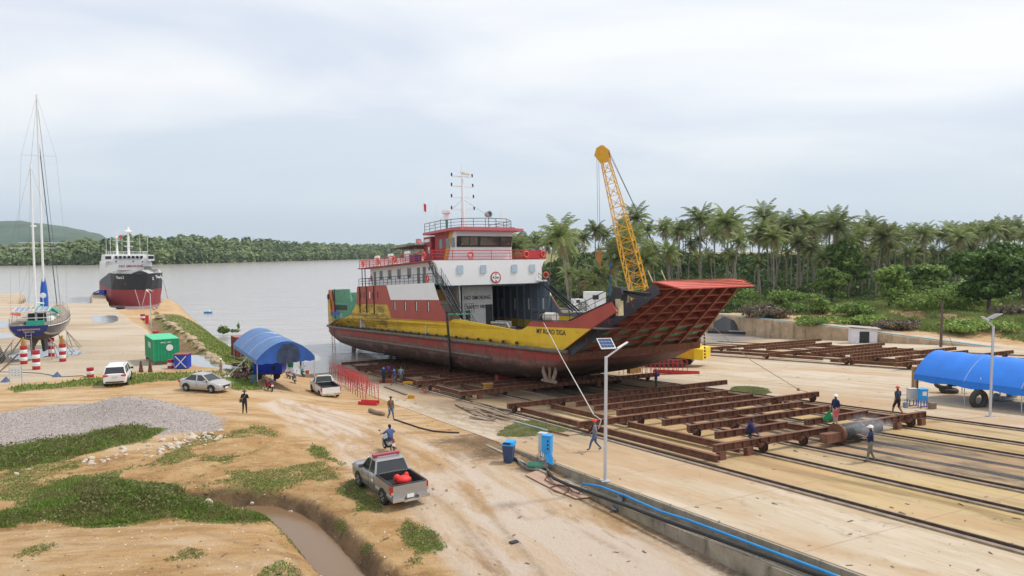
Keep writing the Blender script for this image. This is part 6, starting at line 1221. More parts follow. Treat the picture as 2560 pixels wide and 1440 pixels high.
def cabin(root, x0, x1, t0_, t1_, zb, zt, wb_, wt, body, posts=(), nm='cabin_glass'):
    w = MB(); w.loft([ring(x0, x1, -wb_, wb_, zb), ring(t0_, t1_, -wt, wt, zt)]); g = w.obj(nm, GLASS, root)
    w = MB(); w.loft([ring(t0_ - .06, t1_ + .06, -wt - .03, wt + .03, zt - .03), ring(t0_ - .02, t1_ + .02, -wt - .01, wt + .01, zt + .035), ring(t0_ + .25, t1_ - .25, -wt + .25, wt - .25, zt + .06)]); w.obj('roof', body, root, smooth='auto')
    for (a, b) in [((x0, zb), (t0_, zt)), ((x1, zb), (t1_, zt))] + [((q, zb), (q2, zt)) for q, q2 in posts]:
        for s in (-1, 1): w = MB(); w.bar((a[0], s * (wb_ + .0), a[1] - .02), (b[0], s * (wt + .0), b[1]), .09, .05); w.obj('pillar', body, root)
def mirrors(root, x, y, z, mat):
    for s in (-1, 1): w = MB(); w.box((x, s * (y + .1), z), (.12, .22, .16)); w.obj('wing_mirror', mat, root)
def handles(root, xs, y, z, mat):
    for x in xs:
        for s in (-1, 1): w = MB(); w.box((x, s * y, z), (.2, .03, .035)); w.obj('door_handle', mat, root)
def seams(root, xs, hw, z0, z1):
    for x in xs:
        for s in (-1, 1): w = MB(); w.box((x, s * (hw + .001), (z0 + z1) / 2), (.012, .008, z1 - z0)); w.obj('door_seam', BLACK, root)
def pickup(label, loc, rz, col, double, metal=.7):
    r = thing('pickup_truck', label, 'pickup truck', loc, rz); B = M('paint_%.2f_%.2f_%.2f' % col, col, .28, metal, var=.04); hw = .92; ce = -.62 if double else .25
    carbody('body', r, [(2.66, .5, .8, .6), (2.6, .35, .95, .8), (2.45, .3, 1.02, .88), (2.0, .3, 1.08, .915), (1.0, .3, 1.16, .925), (.9, .3, 1.16, .925), (ce, .3, 1.16, .925)], B)
    carbody('bed', r, [(ce, .32, .76, .92), (-2.5, .36, .76, .91)], B)
    x0 = ce - .02
    for s in (-1, 1): w = MB(); w.prism([(x0, s * .925, .7), (x0, s * .925, 1.15), (-2.5, s * .915, 1.13), (-2.5, s * .915, .7)], (0, -s * .09, 0)); w.obj('bed_side', B, r); w = MB(); w.prism([(x0, s * .9, 1.16), (-2.5, s * .89, 1.14), (-2.5, s * .89, 1.17), (x0, s * .9, 1.19)], (0, -s * .1, 0)); w.obj('bed_rail', BLACK, r)
    w = MB(); w.box((-2.53, 0, .84), (.09, 1.66, .6)); w.box((-2.53, 0, 1.15), (.1, 1.6, .03), mi=1); w.box((-2.585, 0, 1.0), (.02, .42, .09), mi=0); tg = w.obj('tailgate', [B, BLACK], r)
    w = MB(); w.box(((x0 - 2.48) / 2, 0, .81), (x0 + 2.48, 1.64, .03)); w.box((x0 - .02, 0, .96), (.04, 1.66, .42)); w.box(((x0 - 2.48) / 2, .8, .96), (x0 + 2.4, .04, .36)); w.box(((x0 - 2.48) / 2, -.8, .96), (x0 + 2.4, .04, .36)); w.box((-2.46, 0, .96), (.03, 1.6, .36)); w.obj('bed_liner', M('bed_liner', (.025, .026, .028), .6), r)
    if double: cabin(r, ce + .05, 1.15, ce + .3, .55, 1.14, 1.72, .86, .7, B, [(.22, .2)])
    else: cabin(r, ce + .05, 1.15, ce + .18, .55, 1.14, 1.72, .86, .72, B, [])
    seams(r, (1.0, .2, ce + .12) if double else (1.0, ce + .1), hw + .005, .45, 1.14); handles(r, (.35, ce + .3) if double else (.45,), hw + .01, 1.0, CHR if double else B); mirrors(r, .95, .9, 1.22, B if not double else M('mirror_grey', (.1, .1, .11), .4))
    for s in (-1, 1):
        w = MB(); w.prism([(-2.56, s * .93, .72), (-2.56, s * .93, 1.12), (-2.3, s * .935, 1.1), (-2.42, s * .935, .72)], (0, -s * .11, 0)); w.box((-2.575, s * .87, .8), (.03, .11, .12), mi=1); w.obj('tail_light', [TAIL, CHR], r)
        w = MB(); w.box((2.55, s * .68, .86), (.16, .32, .16)); w.obj('headlight', M('lamp_glass', ()), r)
        for x in (1.54, -1.54): wheel(r, x, s * .82, .38, .24)
    w = MB(); w.box((-2.66, -.64, .52), (.2, .56, .16)); w.box((-2.66, .64, .52), (.2, .56, .16)); w.box((-2.68, 0, .44), (.22, .76, .08)); w.obj('rear_bumper', CHR if double else M('bumper_dust', (.5, .42, .3), .5), r)
    w = MB(); w.box((-2.62, 0, .6), (.04, .34, .16)); pl = w.obj('number_plate', WHITE2, r)
    w = MB(); w.box((2.66, 0, .6), (.08, 1.2, .3)); w.obj('grille', BLACK, r); arches(r, (1.54, -1.54), hw, .4)
    return r
# pose of the near pickup from its wheel contacts
def pose(px_r, px_f, off=.0):
    a, b = hit(*px_r), hit(*px_f); d = V(b.x - a.x, b.y - a.y, 0).normalized(); rz = math.atan2(d.y, d.x); n = V(-d.y, d.x, 0); mid = (a + b) / 2; return mid - n * off, rz
c0, rz = pose((957, 1262), (897, 1219), .9); c0.z = float(surf(np.array(c0.x), np.array(c0.y))) + .0
pk = pickup('silver double-cab pickup with a red light bar parked beside the yard road', c0, rz, (.42, .42, .43), True)
w = MB(); w.box((.2, 0, 1.84), (.26, 1.35, .1)); w.box((.2, 0, 1.79), (.3, 1.0, .04), mi=1); w.obj('light_bar', [M('light_bar_red', (.35, .03, .05), .3), CHR], pk)
w = MB(); w.box((-.35, .93, .85), (.22, .01, .12)); w.obj('door_emblem', WHITE2, pk)
w = MB(); w.ball((-1.55, -.15, 1.0), .32, 10, 8, sc=(1, 1.2, .7)); w.ball((-1.45, .15, 1.1), .2, sc=(.7, .9, 1)); w.ball((-1.4, -.35, 1.14), .15, sc=(.7, .9, 1.2)); o = tag(w.obj('red_sack', M('red_sack', (.7, .03, .02), .6), smooth=True), 'bright red bag lying in the bed of the silver pickup', 'bag'); o.location = c0; o.rotation_euler = (0, 0, rz)
a_ = hit(803, 996); b_ = hit(773, 978); d = V(b_.x - a_.x, b_.y - a_.y, 0)
cc = hit(812, 986); cc.z = float(surf(np.array(cc.x), np.array(cc.y)))
pickup('white single-cab pickup with empty dark bed parked by the red scaffold frames', cc, R(118), (.84, .84, .84), False, 0)
def sedan(label, loc, rz):
    r = thing('sedan_car', label, 'car', loc, rz); B = M('paint_silver_sedan', (.5, .49, .48), .28, .5, var=.03)
    carbody('body', r, [(2.17, .35, .55, .5), (2.1, .24, .66, .72), (1.9, .2, .76, .82), (1.3, .2, .9, .845), (.9, .2, .94, .85), (0, .2, .96, .85), (-1.1, .2, .99, .85), (-1.7, .22, 1.0, .82), (-2.05, .28, .95, .74), (-2.17, .4, .8, .6)], B)
    cabin(r, -1.55, 1.0, -.85, .2, .94, 1.42, .76, .56, B, [(-.2, -.3)])
    seams(r, (.95, -.15, -1.1), .85, .4, .93); handles(r, (.05, -.9), .86, .8, CHR); mirrors(r, .75, .82, .98, B); arches(r, (1.32, -1.25), .85, .32)
    for s in (-1, 1):
        for x in (1.32, -1.25): wheel(r, x, s * .77, .31, .2)
        w = MB(); w.prism([(2.12, s * .45, .62), (2.0, s * .78, .66), (1.75, s * .84, .74), (1.95, s * .74, .74), (2.1, s * .5, .7)], (.03, 0, .03)); w.obj('headlight', M('lamp_glass', ()), r); w = MB(); w.box((-2.08, s * .62, .82), (.14, .3, .14)); w.obj('tail_light', TAIL, r)
    w = MB(); w.prism([(2.19, -.42, .62), (2.19, .42, .62), (2.2, .28, .36), (2.2, -.28, .36)], (-.1, 0, 0)); w.obj('grille', BLACK, r); w = MB(); w.box((2.2, 0, .42), (.03, .4, .12)); w.obj('number_plate', WHITE2, r)
    return r
a_ = hit(528, 983); b_ = hit(466, 978); d = (a_ - b_); n_ = V(-d.y, d.x, 0).normalized(); mid = (a_ + b_) / 2 + n_ * .77; mid.z = float(surf(np.array(mid.x), np.array(mid.y))); sedan('silver sedan with dark windows parked side-on in front of the grass', mid, math.atan2(d.y, d.x))
def suv(label, loc, rz):
    r = thing('suv_car', label, 'car', loc, rz); B = M('paint_white_suv', (.82, .82, .82), .3, 0, var=.02)
    carbody('body', r, [(2.35, .45, .9, .7), (2.2, .3, 1.02, .86), (1.2, .3, 1.1, .92), (0, .3, 1.12, .92), (-1.6, .3, 1.14, .92), (-2.2, .34, 1.16, .9), (-2.36, .42, 1.1, .84)], B)
    cabin(r, -2.25, 1.1, -2.0, .45, 1.1, 1.75, .86, .7, B, [(-.1, -.15), (-1.2, -1.2)])
    for s in (-1, 1):
        for x in (1.37, -1.37): wheel(r, x, s * .8, .38, .24)
        w = MB(); w.prism([(-2.38, s * .86, .92), (-2.38, s * .5, .98), (-2.38, s * .5, 1.1), (-2.34, s * .88, 1.14)], (.08, 0, 0)); w.obj('tail_light', TAIL, r); w = MB(); w.bar((-1.8, s * .62, 1.86), (.2, s * .62, 1.86), .05); w.obj('roof_rail', STEEL, r)
    w = MB(); w.box((-2.39, 0, .9), (.03, .45, .15)); w.obj('number_plate', M('plate_grey', (.6, .6, .6), .5), r); w = MB(); w.box((-2.4, 0, .48), (.06, 1.4, .1)); w.obj('bumper_grille', BLACK, r); mirrors(r, .9, .92, 1.18, BLACK); arches(r, (1.37, -1.37), .92, .4); seams(r, (.95, -.1, -1.2), .92, .45, 1.1)
    return r
p = hit(296, 957); p.z = float(surf(np.array(p.x), np.array(p.y))); suv('white sport utility car parked with its rear to the camera on the left', p, R(112))
# ---------------------------------------------------------------- crane
CY = M('crane_yellow', (.72, .38, .02), .5, var=.1, rust=.2); pb = sw(38.0, 30.0, 0)
cr = thing('crawler_crane', 'yellow lattice-boom crawler crane working behind the raised bow ramp', 'crane', pb)
brz = R(150)
def cl(x, y, z): return V(x * math.cos(brz) - y * math.sin(brz), x * math.sin(brz) + y * math.cos(brz), z)
rot = Matrix.Rotation(brz, 3, 'Z')
for s in (-1, 1):
    w = MB(); w.loft([[cl(-2.6, s * 1.9 + o_, .55), cl(-2.2, s * 1.9 + o_, 1.05), cl(2.2, s * 1.9 + o_, 1.05), cl(2.6, s * 1.9 + o_, .55), cl(2.2, s * 1.9 + o_, .06), cl(-2.2, s * 1.9 + o_, .06)] for o_ in (-.42, .42)]); w.obj('crawler_track', M('track_dark', (.05, .045, .04), .8, var=.5), cr)
w = MB(); w.box(cl(0, 0, 1.0), (3, 3, .5), M=rot); w.obj('undercarriage', BLACK, cr)
w = MB(); w.box(cl(-1.2, 0, 2.0), (5.2, 2.8, 1.5), M=rot); w.obj('house', CY, cr); w = MB(); w.box(cl(-4.2, 0, 1.9), (1.1, 3.4, 1.3), M=rot); w.obj('counterweight', M('counterweight_yellow', (.78, .55, .02), .5, rust=.15), cr)
w = MB(); w.box(cl(1.5, 1.2, 2.2), (1.4, .9, 1.7), M=rot); w.obj('operator_cab', GLASS, cr)
yb_ = pb.y; D_ = 92
foot = V(at_y(1632, 862, D_).x, D_, at_y(1632, 862, D_).z) - pb; head = at_y(1513, 400, D_ - 1) - pb
ax_ = (head - foot).normalized(); s1 = V(.93, -.36, 0); s1 = (s1 - ax_ * s1.dot(ax_)).normalized(); s2_ = ax_.cross(s1).normalized(); Lb = (head - foot).length
def wat(t): return .45 + .55 * min(1, t / .12) if t < .12 else (1.0 if t < .5 else 1.0 - .5 * (t - .5) / .5)
def bpnt(t, i): q = 1.0 * wat(t); return foot + ax_ * (Lb * t) + s1 * (q * (1, 1, -1, -1)[i]) + s2_ * (q * .95 * (1, -1, -1, 1)[i])
nb = 16
secs = [(0, 6), (6, 11), (11, 16)]
for lo, hi in secs:
    w = MB()
    for i in range(4): w.path([bpnt(k / nb, i) for k in range(lo, hi + 1)], .085 if lo < 11 else .065, 6)
    for k in range(lo, hi):
        t, t2 = k / nb, (k + 1) / nb
        for i in range(4):
            j = (i + 1) % 4; w.tube(bpnt(t, i), bpnt(t2, j) if k % 2 else bpnt(t2, j), .038, n=5); w.tube(bpnt(t2, i), bpnt(t2, j), .035, n=5)
            w.tube(bpnt(t, j), bpnt((t + t2) / 2, i), .028, n=5)
    w.obj('boom_section', CY, cr, smooth='auto')
w = MB(); h0 = bpnt(1, 0) * .25 + bpnt(1, 1) * .25 + bpnt(1, 2) * .25 + bpnt(1, 3) * .25
for s in (-1, 1): w.prism([h0 + s2_ * .45 * s - s1 * .55 - ax_ * .3, h0 + s2_ * .45 * s + s1 * .55 - ax_ * .3, h0 + s2_ * .45 * s + s1 * .75 + ax_ * 1.0, h0 + s2_ * .45 * s + s1 * .1 + ax_ * 1.9, h0 + s2_ * .45 * s - s1 * .6 + ax_ * 1.7, h0 + s2_ * .45 * s - s1 * 1.1 + ax_ * .9], s2_ * .06 * s)
w.prism([h0 - s2_ * .45 - s1 * .5 - ax_ * .2, h0 - s2_ * .45 + s1 * .5 - ax_ * .2, h0 - s2_ * .45 + s1 * .3 + ax_ * 1.5, h0 - s2_ * .45 - s1 * .6 + ax_ * 1.5], s2_ * .9); w.obj('boom_head', CY, cr)
w = MB()
for q in (-.3, 0, .3): w.tube(h0 + s2_ * (q - .06) + ax_ * 1.0 - s1 * .1, h0 + s2_ * (q + .06) + ax_ * 1.0 - s1 * .1, .5, n=14)
w.obj('sheave', M('sheave_dark', (.08, .05, .03), .6), cr)
hookp = at_y(1498, 648, D_ - 1.5) - pb
w = MB()
for q in (-.12, .12): w.tube(h0 - s1 * .75 + ax_ * .9 + V(q, 0, 0), hookp + V(q, 0, .6), .02, n=4)
w.obj('hoist_rope', BLACK, cr); w = MB(); w.prism([hookp + V(-.35, 0, 0), hookp + V(-.3, 0, .9), hookp + V(.05, 0, 1.25), hookp + V(.35, 0, .8), hookp + V(.35, 0, -.1), hookp + V(.1, 0, -.6)], (0, .35, 0)); w.path([hookp + V(.1, .15, -.5), hookp + V(.15, .15, -.95), hookp + V(.4, .15, -1.1), hookp + V(.55, .15, -.85)], .08, 6); w.obj('hook_block', M('hook_orange', (.42, .17, .03), .6, rust=.5), cr)
w = MB(); ap = cl(-3.0, 0, 6.5)
for s in (-1, 1): w.tube(h0 + s1 * .7 + ax_ * .8 + s2_ * s * .3, bpnt(.62, 0) + s1 * 1.6, .03, n=4); w.tube(bpnt(.62, 0) + s1 * 1.6, ap + s2_ * s * .5, .03, n=4)
w.obj('pendant_line', BLACK, cr); w = MB(); w.bar(cl(-1, .7, 2.7), ap, .15); w.bar(cl(-1, -.7, 2.7), ap, .15); w.bar(cl(-3.6, .6, 2.7), ap, .12); w.bar(cl(-3.6, -.6, 2.7), ap, .12); w.obj('gantry', CY, cr)
# ---------------------------------------------------------------- yacht on stands
ys = at_y(72, 818, 76); yb2 = at_y(146, 778, 91); yd = V(yb2.x - ys.x, yb2.y - ys.y, 0); YL = yd.length + 1.5; yrz = math.atan2(yd.y, yd.x)
YG = .02 - .02 * 8
yt = thing('sailing_yacht', 'two-masted dark-hulled sailing yacht standing on steel stands in the yard', 'yacht', (ys.x, ys.y, 0), yrz)
NAVYH = M('yacht_navy', (.012, .02, .055), .15, var=.2, spec=.7)
def yst(x, hw, sh, kb): return x, hw, sh, kb      # x fwd from transom, half beam, sheer z, canoe body bottom
ST = [(-.0, 1.75, 3.75, 2.55), (1.0, 2.05, 3.72, 2.2), (3, 2.45, 3.72, 1.85), (6, 2.6, 3.8, 1.65), (9, 2.45, 3.95, 1.7), (12, 1.9, 4.2, 1.95), (14.5, 1.0, 4.5, 2.4), (YL, .12, 4.75, 3.1)]
def ysec(st, lo, hi, n=7):
    x, hw, sh, kb = st; pts = []
    for i in range(n): t = lo + (hi - lo) * i / (n - 1); a = t * math.pi / 2; pts.append(V(x - (0 if x > .5 else (1 - t) * .5 * -1), hw * math.sin(a) ** .75, kb + (sh - kb) * (1 - math.cos(a)) ** .85))
    return pts
def yhull(lo, hi, nm, mat):
    rings = [ysec(s, lo, hi) for s in ST]; w = MB()
    w.loft([r + [V(p.x, -p.y, p.z) for p in r[::-1]] for r in rings], closed=False, caps=False) if lo == 0 else None
    if lo > 0:
        w.loft(rings, closed=False, caps=False); w.loft([[V(p.x, -p.y, p.z) for p in r] for r in rings], closed=False, caps=False)
    return w.obj(nm, mat, yt, smooth=True)
w = MB(); rg_s = [ysec(s, 0, .46) for s in ST]; w.loft([r[::-1] + [V(p.x, -p.y, p.z) for p in r[1:]] for r in rg_s], closed=False, caps=False); w.obj('hull_bottom', M('antifoul_brown', (.07, .055, .045), .7, var=.2), yt, smooth=True)
yhull(.46, .56, 'boot_stripe', M('stripe_cream', (.5, .42, .32), .4)); yhull(.56, .95, 'hull_topsides', NAVYH); yhull(.95, 1.0, 'toe_rail', WHITE)
w = MB(); r0 = ysec(ST[0], 0, 1, 9); w.prism([V(p.x - .01, p.y, p.z) for p in r0] + [V(p.x - .01, -p.y, p.z) for p in r0[::-1]], (.06, 0, 0)); w.obj('transom', M('transom_blue', (.02, .035, .2), .3), yt)
text('LA RENAISSANCE', .26, yt, (-.02, 0, 3.35), (R(90), 0, R(-90)), M('gold_letters', (.6, .45, .25), .5)); text('TRENTON', .22, yt, (-.02, 0, 3.08), (R(90), 0, R(-90)), M('gold_letters', ()))
w = MB(); w.add([V(s[0], 0, s[2] + .03) + V(0, q * s[1] * .97, 0) for s in ST for q in (-1, 1)], [(i * 2, i * 2 + 1, i * 2 + 3, i * 2 + 2) for i in range(len(ST) - 1)]); w.obj('deck', M('teak_deck', (.3, .24, .19), .8), yt)
w = MB(); w.loft([[V(6.2, y, 1.9) for y in (-.18, .18)] + [V(9.4, y, 1.9) for y in (.18, -.18)], [V(6.9, y, .12) for y in (-.12, .12)] + [V(8.6, y, .12) for y in (.12, -.12)]]); w.obj('keel', M('keel_grey', (.06, .065, .065), .6), yt)
w = MB(); w.loft([ring(.6, 2.3, -.09, .09, 2.6), ring(1.0, 2.0, -.07, .07, .4)]); w.prism([(2.2, -.1, 2.4), (5.5, -.1, 2.0), (3.4, -.1, 1.6), (2.2, -.1, 1.3)], (0, .2, 0)); w.obj('rudder', M('antifoul_brown', ()), yt)
w = MB(); w.loft([ring(4.5, 10.5, -1.25, 1.25, 3.75), ring(4.8, 10.0, -1.05, 1.05, 4.3)]); w.obj('coachroof', WHITE2, yt); w = MB(); w.box((3.2, 0, 3.85), (2.4, 1.7, .25)); w.box((4.2, 0, 4.3), (.5, 1.7, .9)); w.obj('cockpit', M('cockpit_dark', (.05, .07, .07), .7), yt)
TEAL = M('teal_canvas', (.02, .36, .25), .7, var=.12, bump=.3)
w = MB(); w.prism([(2.4, -1.5, 5.0), (5.5, -1.2, 5.15), (5.5, 0, 5.5), (2.4, 0, 5.45)], (0, 0, .03)); w.prism([(2.4, 1.5, 5.0), (5.5, 1.2, 5.15), (5.5, 0, 5.5), (2.4, 0, 5.45)], (0, 0, .03)); w.prism([(5.5, -1.3, 5.1), (8.2, -1.6, 4.2), (8.6, 0, 4.9), (5.6, 0, 5.5)], (0, 0, .03)); w.obj('canvas_awning', TEAL, yt)
w = MB(); w.box((.6, -.5, 4.0), (.5, 1.6, .45)); w.obj('canvas_locker', TEAL, yt); w = MB(); w.prism([(8, -1.8, 4.4), (10.5, -1.0, 4.6), (10.2, -.3, 5.0), (8.2, -.7, 4.95)], (0, 0, .05)); w.obj('canvas_cover', TEAL, yt)
PANEL = M('solar_cell', (.16, .2, .3), .12, var=.1, spec=.8)
for y in (-.95, .85):
    w = MB(); w.prism([(.7, y - .72, 5.2), (.7, y + .72, 5.2), (2.5, y + .72, 5.55), (2.5, y - .72, 5.55)], (0, 0, .05)); pn = w.obj('solar_panel', WHITE2, yt); w = MB()
    for i in range(3):
        for j in range(4): w.prism([(.75 + j * .44, y - .68 + i * .46, 5.262 + j * .0855), (.75 + j * .44, y - .26 + i * .46, 5.262 + j * .0855), (1.15 + j * .44, y - .26 + i * .46, 5.262 + (j + .9) * .0855), (1.15 + j * .44, y - .68 + i * .46, 5.262 + (j + .9) * .0855)], (0, 0, .004))
    w.obj('cell_grid', PANEL, pn)
w = MB(); 
for x, y in ((.5, -1.6), (.5, 1.6), (2.5, -1.6), (2.5, 1.6)): w.tube((x, y, 3.75), (x, y * .95, 5.3), .03, n=5)
w.path([(.5, -1.6, 5.2), (.5, 1.6, 5.2)], .03, 5); w.obj('stern_arch', CHR, yt); w = MB(); w.bar((.35, -1.7, 4.55), (.35, 1.7, 4.55), .06); w.obj('davit_bar', WHITE2, yt)
w = MB(); w.prism([(.6, .9, 4.75), (.6, 1.75, 4.95), (.65, 1.75, 5.1), (.7, .9, 5.05)], (.3, 0, 0)); w.obj('horseshoe_buoy', M('buoy_orange', ()), yt)
for s in (-1, 1):
    w = MB(); pts = [V(q[0], s * q[1] * .96, q[2]) for q in ST]
    for i in range(len(pts) - 1):
        for k in range(3): a = pts[i].lerp(pts[i + 1], k / 3); w.tube(a, a + V(0, 0, .7), .015, n=4)
        for z in (.35, .7): w.tube(pts[i] + V(0, 0, z), pts[i + 1] + V(0, 0, z), .012, n=4)
    w.obj('guard_rail', CHR, yt)
def mast(name, x, top, sprs, boomlen=0, rr=.13):
    w = MB(); w.tube((x, 0, 3.8), (x, 0, top), rr, rr * .8, 10); m_ = w.obj(name, WHITE, yt, smooth='auto')
    prev = None
    for z, hw in sprs: w = MB(); w.bar((x, -hw, z), (x, hw, z), .12, .05); w.obj('spreader', WHITE, m_)
    w = MB()
    for s in (-1, 1):
        pts = [V(x - .2, s * 2.3, 3.9)] + [V(x, s * hw, z) for z, hw in sprs] + [V(x, 0, top - .1)]
        for i in range(len(pts) - 1): w.tube(pts[i], pts[i + 1], .009, n=4)
        w.tube((x + .5, s * 2.2, 3.9), (x, 0, sprs[0][0]), .008, n=4)
    w.obj('shroud', M('wire_grey', (.22, .23, .25), .4, .5), m_); return m_
xm = (at_y(110, 620, 81) - V(ys.x, ys.y, 0)).length if False else 6.6
mm = mast('main_mast', 8.0, 29.5, [(12.6, 2.3), (22.6, 1.7)]); mz = mast('mizzen_mast', 3.6, 21.1, [(12.0, 2.2)], rr=.12)
w = MB(); w.tube((YL, 0, 4.8), (8.0, 0, 29.3), .02, n=4); w.tube((YL - 2.2, 0, 4.7), (8.0, 0, 25), .05, n=5); w.tube((0, 0, 3.9), (3.6, 0, 21), .01, n=4); w.tube((8.0, 0, 29), (3.6, 0, 21), .012, n=4); w.obj('stay', M('stay_dark', (.08, .08, .09), .5), yt)
w = MB(); w.tube((7.7, 0, 5.6), (4, 0, 5.9), .1, n=8); w.obj('boom', WHITE, yt); w = MB(); w.loft([[V(8.1 + math.cos(a) * r, math.sin(a) * r, z) for a in np.linspace(0, 5.5, 8)] for z, r in ((5.2, .42), (6.2, .42), (7.4, .34), (8.4, .18), (8.9, .1))]); w.obj('sail_cover', M('sail_cover_blue', (.02, .1, .45), .7, rust=.5, rcol=(.1, .4, .5), rs=2), yt)
w = MB(); w.lathe([(0, 0), (.3, .05), (.3, .2), (0, .25)], (3.9, 0, 14.3), n=12); w.obj('radar_dome', WHITE2, yt); w = MB(); w.tube((2.6, -.9, 3.9), (2.6, -.9, 6.8), .03, n=5); w.lathe([(.25, 0), (.3, .03), (.25, .06)], (2.6, -.9, 6.8), 'X', 12); w.obj('wind_generator', WHITE2, yt)
w = MB(); w.bar((-.25, -.25, 3.0), (-.25, -.25, .9), .04); w.bar((-.25, .25, 3.0), (-.25, .25, .9), .04)
for k in range(6): w.bar((-.25, -.25, 1.1 + k * .33), (-.25, .25, 1.1 + k * .33), .035)
w.obj('boarding_ladder', CHR, yt)
for i, (x, s, lab) in enumerate(((.9, 1, 'left rear steel yacht stand, aft of the striped barrels'), (1.2, -1, 'right rear steel yacht stand under the yacht quarter'), (5.8, -1, 'right middle steel yacht stand under the yacht bilge'), (5.8, 1, 'left middle steel yacht stand under the yacht bilge'), (10.5, -1, 'right forward steel yacht stand under the bow part of the yacht'))):
    w = MB(); tp = V(0, 0, 2.15)
    for dx, dy in ((-.7, 1.4), (.8, 1.4), (-.6, .1), (.9, .4)): w.bar((dx, s * dy, .05), tp, .06)
    w.bar((-.7, s * 1.4, .3), (.8, s * 1.4, .3), .04); w.bar((-.6, s * .1, .3), (-.7, s * 1.4, .3), .04); w.tube(tp, tp + V(0, -s * .2, .25), .04, n=6)
    o = w.obj('boat_stand', M('stand_steel', (.3, .3, .27), .5, .3, rust=.4)); o.matrix_world = Matrix.Translation(V(ys.x, ys.y, YG)) @ Matrix.Rotation(yrz, 4, 'Z') @ Matrix.Translation(V(x, s * 1.75, 0)); tag(o, lab, 'boat stand', 'steel stands under the yacht')
BRED = M('drum_red', (.4, .015, .03), .5, var=.1)
def drum(px, py, bands, label, r=.3, hb=.3, yellow=False, group='red and white striped drums'):
    p = hit(px, py); t = thing('striped_drum', label, 'drum', p, 0, group); z = 0
    for i, c in enumerate(bands): w = MB(); w.lathe([(0, z), (r, z), (r, z + hb * .5), (r * 1.015, z + hb * .5 + .01), (r, z + hb * .5 + .02), (r, z + hb - .003), (0, z + hb - .003)], n=20); w.obj('band', BRED if c == 'r' else WHITE2, t, smooth='auto'); z += hb
    if yellow: w = MB(); w.tube((0, 0, z), (0, 0, z + .55), .2, n=12); w.tube((0, 0, z + .55), (0, 0, z + .9), .1, n=8); w.obj('screw_jack', M('jack_ochre', (.42, .22, .04), .6, rust=.4), t, smooth='auto')
    return t
drum(226, 943, 'rwr', 'single red and white striped drum standing alone between the yacht and the white car')
drum(91, 924, 'rwrwr', 'tall stack of striped drums nearest the camera below the yacht rudder', .34, .38); drum(60, 910, 'rwrwr', 'tall striped drum stack with ochre jack at the left of the yacht', .32, .38, True)
drum(129, 891, 'rwrwr', 'tall striped drum stack beyond the yacht keel', .32, .42); drum(157, 904, 'rwrwr', 'tall striped drum stack with ochre jack at the right of the yacht', .32, .38, True)
drum(357, 800, 'rwr', 'striped drum by the red cabinet beside the far lamp post', .42, .36); drum(389, 846, 'rwr', 'left striped drum of the pair behind the green container', .42, .36); drum(396, 848, 'rw', 'right striped drum of the pair behind the green container', .42, .36)
drum(427, 921, 'rwr', 'striped drum between the green container and the blue box')
# sign board, cone-like blue things
p = hit(40, 962); t = thing('notice_board', 'white notice board on thin legs at the lower left of the concrete yard', 'notice board', p, R(8)); w = MB(); w.box((0, 0, 1.1), (.95, .05, 1.05)); w.obj('panel', WHITE2, t)
for s in (-1, 1): w = MB(); w.bar((s * .5, 0, 0), (s * .5, 0, 1.7), .04); w.obj('leg', STEEL, t)
for r_ in range(3):
    for c_ in range(3): w = MB(); w.box((-.27 + c_ * .27, -.03, .85 + r_ * .22), (.13, .01, .06)); w.obj('notice_mark', M('notice_grey', (.35, .36, .45), .6), t)
w = MB(); w.path([hit(x, y) + V(0, 0, .03) for x, y in ((-40, 930), (40, 931), (100, 934), (135, 940), (155, 943), (205, 940), (222, 944))], .03, 5); tag(w.obj('black_hose', RUBBER), 'thin dark cable winding over the concrete in front of the yacht', 'cable')
w = MB(); w.add([V(-.3, -.3, 0), V(.3, -.3, 0), V(.3, .3, 0), V(-.3, .3, 0), V(.05, .1, .5)], [(0, 1, 4), (1, 2, 4), (2, 3, 4), (3, 0, 4), (0, 3, 2, 1)]); o = tag(w.obj('cloth_heap', M('cloth_blue_grey', (.08, .12, .22), .8)), 'small blue-grey bundle lying on the cable in front of the yacht', 'bundle'); o.location = hit(141, 942)
o = o.copy(); COL.objects.link(o); o.location = hit(13, 955); o['label'] = 'small blue-grey bundle at the far left beside the notice board'
# dark scrap at the left edge + ladder
w = MB()
a, b_ = hit(0, 930), hit(46, 893); d = V(-.35, .5, 0)
w.bar(a, b_ + V(0, 0, .3), .06); w.bar(a + d, b_ + d + V(0, 0, .3), .06)
for k in range(12): q = a.lerp(b_ + V(0, 0, .3), (k + .5) / 12); w.bar(q, q + d, .04)
tag(w.obj('ladder', RUSTY), 'dark metal ladder lying on the concrete left of the yacht stands', 'ladder')
w = MB()
for k in range(9): w.bar(hit(-30 + k * 4, 890 + k * 3) + V(0, 0, .2), hit(0 + k * 2, 884 + k * 4) + V(0, 0, .9), .1)
tag(w.obj('scrap_pile', BLACK), 'dark heap of tubes at the left edge of the yard', 'heap')
